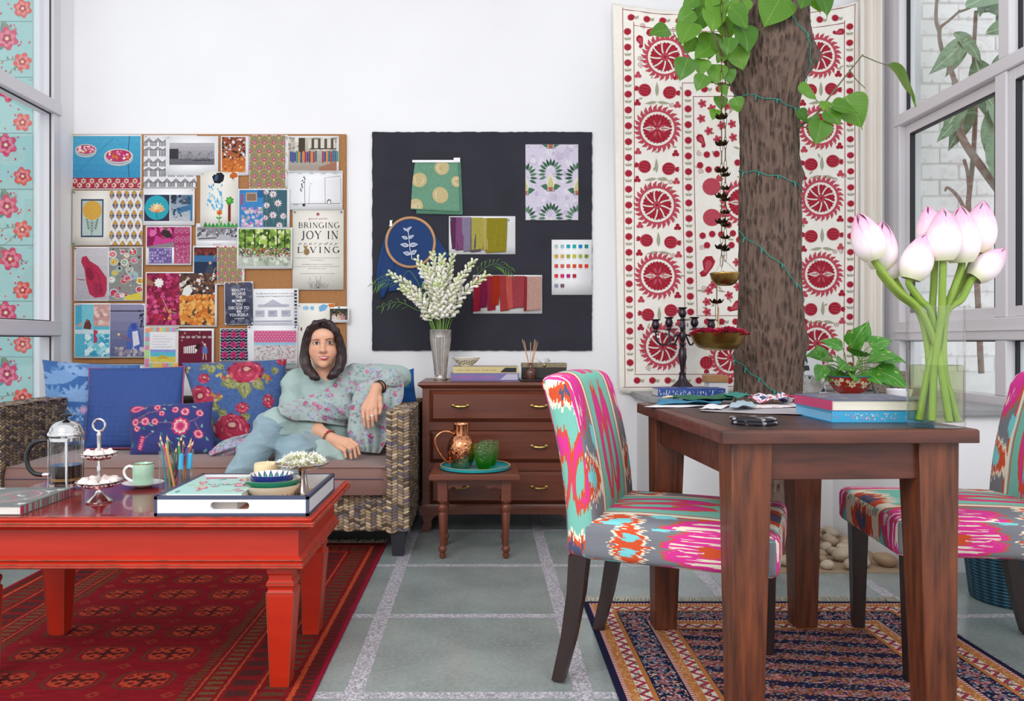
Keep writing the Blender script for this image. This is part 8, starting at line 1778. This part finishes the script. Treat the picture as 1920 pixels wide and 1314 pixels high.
# ---- arms and hands (skin)
ar=hd; ar.chain([A(565,722,4.17),A(553,760,4.10),A(562,786,3.99)],[.036,.034,.036],.02)
el1,wr1=A(562,786,3.99),A(621,822,3.865)
ar.cone(el1,A(592,804,3.93),.040,.036,.02).cone(A(592,804,3.93),wr1,.036,.0255,.02,flat=(1,1,1))
mcp=[A(636,839,3.83),A(644,834,3.825),A(651,829,3.83),A(657,826,3.84)]; pip=[A(646,845,3.80),A(656,841,3.785),A(664,838,3.785),A(669,834,3.80)]; tip=[A(648.5,857,3.795),A(658.5,859,3.785),A(667,857,3.785),A(674,851,3.795)]
for i in range(4):ar.cone(wr1,mcp[i],.019,.0125,.016)
for i in range(4):ar.cone(mcp[i],pip[i],.0108,.0092,.005).cone(pip[i],tip[i],.0088,.0068,.004)
ar.chain([wr1+(0.0,.01,.0),A(640,824,3.88),A(654,832,3.885),A(664,842,3.88)],[.016,.013,.010,.008],.008)
al=hd; al.chain([A(655,722,4.17),A(715,708,4.22),A(746,712,4.20)],[.036,.036,.04],.02)
el2,wr2=A(746,712,4.20),A(705,728,4.03)
al.cone(el2,wr2,.040,.0245,.02); m2=[A(681,765,3.99),A(689,768,3.978),A(697,767,3.98),A(704,762,3.99)]; p2=[A(681.5,783,3.972),A(690,787,3.958),A(698.5,785,3.962),A(705,777,3.975)]; t2=[A(684.5,799,3.972),A(691.5,802,3.958),A(699.5,799,3.962),A(705.5,789,3.975)]
for i in range(4):al.cone(wr2,m2[i],.0195,.0125,.016)
for i in range(4):al.cone(m2[i],p2[i],.0108,.0092,.005).cone(p2[i],t2[i],.0088,.0066,.004)
al.chain([wr2+(0.01,.0,-.02),A(712,748,4.01),A(714,762,4.0),A(712,775,3.99)],[.016,.012,.010,.008],.008)
V1,Q1=hd.mesh(); V1=relax(V1,Q1,1)
fp=Pr(); fa=lambda pts:[c2(*q)for q in pts]
SK,SK2='#dfa88b','#c98a6e'
pxx,pyy=to_px(V1); up=(V1-HC)
cols=np.tile(np.array(lin(SK)),(len(V1),1))
def blend(cx,cy,rx,ry,col,a):
 w_=a*np.exp(-(((pxx-cx)/rx)**2+((pyy-cy)/ry)**2)); cols[:]=cols*(1-w_[:,None])+np.array(lin(col))*w_[:,None]
for q,rr,cl,al in((c2(480,690),(7,6),'#cf7f68',.5),(c2(880,690),(7,6),'#cf7f68',.5),(c2(535,540),(8,5),'#8f5a48',.55),(c2(795,530),(8,5),'#8f5a48',.55),(c2(660,330),(16,9),'#e8b89e',.4)):blend(q[0],q[1],rr[0],rr[1],cl,al)
fp.poly(fa([(440,506),(480,474),(540,460),(610,470),(614,482),(540,478),(482,488),(446,510)]),'#74503f').poly(fa([(706,468),(760,452),(822,442),(872,466),(868,476),(822,458),(762,474),(710,488)]),'#74503f')
for pts,ic in(([(466,546),(500,520),(545,510),(586,528),(604,550),(560,567),(508,570)],(541,541)),([(730,542),(760,514),(802,500),(842,516),(858,538),(820,556),(768,558)],(796,530))):
 fp.poly(fa(pts),'#dccbc4'); fp.ell(*c2(*ic),2.9,2.9,'#33201c',n=14); fp.ell(*c2(*ic),1.2,1.2,'#0e0808',n=8); top=pts[:5]; fp.line([c2(*q)for q in top],1.15,'#241416'); fp.line([c2(*q)for q in(pts[0],pts[6],pts[5],pts[4])],.5,'#5a3830'); fp.ell(*c2(ic[0]+8,ic[1]-8),.6,.6,'#ffffff',n=6)
fp.poly(fa([(562,796),(620,786),(655,779),(675,786),(702,778),(742,784),(784,794),(742,806),(675,812),(608,808)]),'#b04a5a').poly(fa([(596,803),(675,800),(755,800),(735,812),(675,820),(612,814)]),'#efe6e2').poly(fa([(596,808),(675,822),(757,806),(738,845),(692,868),(652,861),(614,836)]),'#c8505f')
fp.ell(*c2(627,700),1.0,.7,'#6a342a',n=7); fp.ell(*c2(714,698),1.0,.7,'#6a342a',n=7)
front=(up[:,1]<-.045)&(up[:,2]>-.12)&(np.abs(up[:,0])<.09); cols[front]=fp.raster(pxx[front],pyy[front],cols[front])
M_skin=mat('skin',attr=True,rough=.48,spec=.35,sss=.06)
# ---- ankles and feet (skin)
ft=SDF((-1.32,3.28,.0),(-.88,3.75,.50),.0045)
an1=A(443,893,3.54); ft.cone(A(447,887,3.55),an1,.030,.030,.02).chain([an1,an1+(-.02,-.03,-.05),an1+(-.05,-.15,-.07)],[.030,.031,.022],.02)
an2=np.array((-1.0,3.645,.085)); ft.chain([an2+(.02,.02,.16),an2,an2+(0,-.03,-.045),an2+(-.03,-.11,-.057)],[.038,.033,.033,.022],.02)
V4,Q4=ft.mesh()
np_mesh('body',V1,Q1,M_skin,WO,cols); np_mesh('feet',V4,Q4,M_skin,WO,np.tile(np.array(lin(SK)),(len(V4),1)))
# ---- tunic
def kurta_field(h,extra=0.0):
 k=SDF((-1.34,3.62,.38),(-.36,4.46,.93),h)
 k.chain([A(560,713,4.19),A(611,722,4.20),A(664,711,4.20)],[.062,.082,.062],.05)
 k.cone(A(611,742,4.19),A(606,800,4.20),.128,.118,.05,flat=(1.12,.86,1)).cone(A(606,800,4.20),A(610,850,4.17),.12,.155,.05,flat=(1.15,.9,1))
 for x_ in(590,632):k.ell(A(x_,764,4.10),(.062,.052,.055),.04)
 k.chain([A(553,716,4.17),A(548,760,4.10),A(556,787,4.01),A(586,800,3.95)],[.062,.062,.062,.050],.03)
 k.chain([A(669,714,4.19),A(715,705,4.23),A(746,708,4.22),A(726,717,4.12)],[.064,.06,.058,.046],.03)
 k.chain([A(600,845,4.12),A(560,815,3.97),A(515,797,3.82)],[.12,.098,.082],.05); k.cone(A(628,855,4.10),A(600,852,3.82),.09,.060,.05); k.cone(A(600,846,3.84),A(640,858,3.84),.055,.04,.03)
 k.F+=extra; return k
ku=kurta_field(.0055)
ku.cone(A(611,690,4.05),A(609,738,4.055),.045,.012,.015,True)  # neckline
ku.wrinkle(lambda x,y,z:-.010*ridge(17*x+22*z+1.6*np.sin(11*z)+1.2*np.sin(9*y))-.006*ridge(31*z-16*x+12*y+np.sin(15*x))+.003)
Vk,Qk=ku.mesh(); Vk=relax(Vk,Qk,2)
M_kur=mat('sage_silk_tunic','#a3b8b3',.6,var=.35,vscale=6,stretch=(1,1,4),col2='#8fa8a4',sheen=.3,bump=.3,bscale=9,bstretch=(1,1,2),bdist=.03)
np_mesh('tunic',Vk,Qk,M_kur,WO)
tr_=SDF((-1.34,3.40,.0),(-.60,4.30,.72),.006)
tr_.chain([A(615,850,4.12),A(560,818,3.97),A(510,801,3.82),A(480,842,3.69),A(447,886,3.56)],[.105,.09,.073,.064,.058],.04)
tr_.chain([A(640,858,4.10),A(590,852,3.88),A(552,846,3.76),np.array((-.93,3.68,.36)),np.array((-.985,3.655,.20))],[.10,.088,.074,.066,.062],.03)
tr_.wrinkle(lambda x,y,z:-.011*ridge(26*z-9*x+1.5*np.sin(13*x)+6*y)-.008*ridge(21*x+9*z+np.sin(12*z))+.003)
tr_.cone(A(443,893,3.545)+(-.01,-.0,-.045),A(449,884,3.56),.05,.046,.008,True); tr_.cone(np.array((-1.0,3.645,.10)),np.array((-.987,3.655,.185)),.06,.05,.008,True)
Vt,Qt=tr_.mesh(); Vt=relax(Vt,Qt,2)
np_mesh('trousers',Vt,Qt,mat('blue_grey_silk_trousers','#7d98a4',.6,var=.5,vscale=7,stretch=(1,1,7),col2='#9db3bb',sheen=.3,bump=.4,bscale=8,bstretch=(1,1,3),bdist=.03),WO)
# ---- floral scarf : shell over the tunic, then the loose ends
def scarf_print(x0,y0,x1,y1,n,seed):
 r=random.Random(seed); p=Pr()
 for k in range(n*3):p.leaf(r.uniform(x0,x1),r.uniform(y0,y1),r.uniform(4,9),r.uniform(1.4,3),r.uniform(0,6.28),r.choice(['#6f918c','#86a59f','#5c827e','#8f9aa8']),4)
 for k in range(n):
  x_,y_,s_=r.uniform(x0,x1),r.uniform(y0,y1),r.uniform(2.5,6.5); cl=r.choice(['#bd4f82','#c86a98','#a83f72','#8089b8','#9aa3c8','#c0608e','#a58ab0']); p.ell(x_,y_,s_,s_*r.uniform(.55,.9),cl,n=9,rot=r.uniform(0,3)); p.ell(x_+1,y_-.6,s_*.5,s_*.35,hexmix(cl,'#e6c9d8',.5),n=7)
 for k in range(n*2):p.ell(r.uniform(x0,x1),r.uniform(y0,y1),r.uniform(.8,1.8),None,r.choice(['#bd4f82','#c86a98','#7f86b0']),n=6)
 return p
sh=kurta_field(.0048,-.015); sh.wrinkle(lambda x,y,z:-.014*ridge(23*(z+.5*x)+1.5*np.sin(9*x))-.007*ridge(47*(z+.4*x)+1.2*np.sin(14*x))+.003)
Vh,Qh=sh.mesh(); Vh=relax(Vh,Qh,2); hx,hy=to_px(Vh)
reg=Pr().poly([c1(*q)for q in((1060,500),(1095,440),(1150,415),(1250,405),(1400,440),(1520,470),(1580,540),(1500,600),(1400,590),(1300,600),(1250,660),(1215,780),(1150,880),(1110,905),(980,885),(820,860),(700,860),(600,815),(575,745),(640,722),(760,680),(900,632),(1000,585))],'#ffffff')
ins=reg.raster(hx,hy,'#000000')[:,0]>.5; keep=ins[Qh].all(1); nr=np.cross(Vh[Qh[:,1]]-Vh[Qh[:,0]],Vh[Qh[:,3]]-Vh[Qh[:,0]]); cen=Vh[Qh].mean(1); keep&=(cen[:,1]<4.30)
Qh=Qh[keep]; used,inv_=np.unique(Qh.ravel(),return_inverse=True); Vh=Vh[used]; Qh=inv_.reshape(-1,4); Vh=smooth_rim(Vh,Qh)
M_sc=mat('sheer_floral_scarf',attr=True,rough=.7,spec=.25,sheen=.3,var=.12,vscale=40)
sp_=scarf_print(520,675,770,870,170,3); hx,hy=to_px(Vh)
SCF=np_mesh('scarf',Vh,Qh,M_sc,WO,sp_.raster(hx,hy,'#a9b8b6'),solid=.0015)
def sheetgrid(L,Rr,Yf,nu,nv,wave,seed,name,parent,bgc='#b0bfbd',edge=True):
 L=catmull(L,8); Rr=catmull(Rr,8); n=len(L); r=random.Random(seed); ph=[r.uniform(0,6)for _ in range(4)]; V=[]
 for j in range(nv+1):
  i=j/nv*(n-1); k=min(int(i),n-2); t=i-k; a=L[k]*(1-t)+L[k+1]*t; b=Rr[k]*(1-t)+Rr[k+1]*t
  for q in range(nu+1):
   u=q/nu; v_=j/nv; w_=wave*(math.sin(10*u+3*v_+ph[0])+.5*math.sin(21*u-4*v_+ph[1])+.5*math.sin(7*v_+ph[2])); e=a*(1-u)+b*u; V.append(A(e[0],e[1],Yf(u,v_)+w_))
 V=np.array(V); Q=np.array([(j*(nu+1)+q,(j+1)*(nu+1)+q,(j+1)*(nu+1)+q+1,j*(nu+1)+q+1)for j in range(nv)for q in range(nu)]); hx,hy=to_px(V)
 o=np_mesh(name,V,Q,M_sc,parent,scarf_print(hx.min(),hy.min(),hx.max(),hy.max(),55,seed).raster(hx,hy,bgc),solid=.001)
 if edge:
  b=MB(); b.tube([V[j*(nu+1)+nu]for j in range(0,nv+1,2)],.0016,5); b.tube([V[nv*(nu+1)+q]for q in range(0,nu+1,2)],.0016,5); b.build('scarf_edging',mat('white_edging','#e3e3e6',.7),parent,smooth=True)['kind']='stuff'
 return o
cc1=lambda*q:[c1(*v)for v in q]
sheetgrid(cc1((1200,560),(1140,720),(1120,870),(1120,960),(1190,1090)),cc1((1545,508),(1535,700),(1425,850),(1415,1000),(1360,1105)),lambda u,v_:4.10-.13*v_+.05*(2*u-1)**2-.02*math.sin(PI*v_),44,60,.010,5,'scarf_end',WO)
sheetgrid(cc1((480,925),(330,960),(160,1010),(48,1100)),cc1((420,1110),(330,1130),(220,1160),(80,1150)),lambda u,v_:3.93-.03*math.sin(PI*u)-.03*v_,26,40,.012,6,'scarf_trail',WO,'#a9adb8')
# ---- hair
rh=random.Random(9); hs=HY_/FP/10.107
hr_=SDF(HC+(-.21,-.16,-.25),HC+(.21,.17,.18),.004)
hr_.ell(hp(0,.034,.036),(.090,.108,.108),.02)
hr_.ell(hp(-.004,-.125,-.02),(.0625,.085,.112),.012,True)
LC=[(640,120),(520,170),(400,290),(342,480),(322,690),(325,880),(390,1050),(500,1165),(570,1215)]; LR=[40,62,62,66,82,98,98,84,45]; LD=[-.055,-.062,-.058,-.045,-.035,-.035,-.055,-.075,-.08]
RC=[(700,110),(800,170),(905,300),(975,460),(1008,660),(1012,840),(965,1010),(860,1130),(785,1195)]; RR_=[40,62,64,66,84,95,95,88,50]; RD_=[-.055,-.062,-.058,-.045,-.035,-.035,-.055,-.075,-.08]
def hpt(q,d):x_,y_=c2(*q); return A(x_,y_,HY_+d)
for C_,R_,D_ in((LC,LR,LD),(RC,RR_,RD_)):hr_.chain([hpt(q,d)for q,d in zip(C_,D_)],[r*hs*.86 for r in R_],.02)
hr_.wrinkle(lambda x,y,z:.0014*np.sin(230*(x-HC[0])+2.5*np.sin(14*z)))
Vr,Qr=hr_.mesh(); Vr=relax(Vr,Qr,2)
M_hair=mat('dark_brown_hair','#24161a',.42,spec=.5,var=.7,vscale=30,stretch=(5,5,.6),col2='#3d2426')
HR=np_mesh('hair',Vr,Qr,M_hair,WO)
b=MB()
for C_,R_,D_,sg in((LC,LR,LD,-1),(RC,RR_,RD_,1)):
 cen_=catmull([hpt(q,d)for q,d in zip(C_,D_)],5); rad=catmull([(r*hs*.86,)for r in R_],5)
 for k in range(190):
  phi=rh.uniform(-PI,PI); st=rh.randint(0,8); en=len(cen_)-rh.randint(0,5); wv=rh.uniform(0,6); am=rh.uniform(.96,1.16); pts=[]
  for i in range(st,en):
   f=i/len(cen_); rr=rad[i][0]*am*(1+.05*math.sin(wv+i*.30)); a=phi+.10*math.sin(wv+i*.22)
   pts.append(Vector(cen_[i])+Vector((rr*math.cos(a),-abs(rr*math.sin(a))if rh.random()<2 else 0,rr*.08*math.sin(a*2))))
  if len(pts)>4:b.tube(pts,[.0019*math.sin(PI*(i+.6)/(len(pts)+.2))+.0006 for i in range(len(pts))],5,col=None)
b.build('hair_locks',M_hair,WO,smooth=True)['kind']='stuff'
# ---- jewellery
M_gold=mat('gold','#d9a85a',.2,1)
for x_,y_ in((580.2,671),(636,673)):
 e=A(x_,y_,HY_-.03); b=MB(); b.tube([e+np.array((.007*math.cos(k*PI/12),-.014*math.cos(k*PI/12),.0185*math.sin(k*PI/12)))for k in range(24)],.0016,6,closed=True); b.build('hoop_earring',M_gold,WO,smooth=True)
def around(c,ax,r,n):
 ax=Vector(ax).normalized(); u=ax.orthogonal().normalized(); v_=ax.cross(u); return[Vector(c)+(u*math.cos(k*2*PI/n)+v_*math.sin(k*2*PI/n))*r for k in range(n)]
bc=lerp(A(592,804,3.93),wr1,.86)
for k,q in enumerate(around(bc,wr1-A(592,804,3.93),.0335,16)):
 b=MB(); b.ball(q,.0062,8,6); b.build('bracelet_bead',mat('ruby_bead','#a8243c',.2)if k in(3,4)else mat('wood_bead','#7a5238',.4),WO,smooth=True)
for f,m_ in((.90,mat('dark_bangle','#3a3632',.3,.7)),(.80,mat('dark_bangle','#3a3632',.3,.7)),(.70,M_gold)):
 q=lerp(el2,wr2,f); b=MB(); b.tube(around(q,wr2-el2,lerp(.040,.0245,f)+.004,28),.004 if f>.75 else .0016,6,closed=True); b.build('bangle',m_,WO,smooth=True)
b=MB(); q=lerp(pip[1],tip[1],.25); b.tube(around(q,tip[1]-pip[1],.0098,16),.0025,5,closed=True); b.box(q+np.array((-.006,-.013,-.004)),q+np.array((.006,-.009,.006))); b.build('ring',M_silver,WO)
b=MB(); q=lerp(m2[2],p2[2],.7); b.tube(around(q,p2[2]-m2[2],.0108,16),.0022,5,closed=True); b.ball(q+np.array((0,-.012,0)),(.008,.004,.009),10,6); b.build('ring',mat('pearl','#e0d4c4',.25),WO,smooth=True)
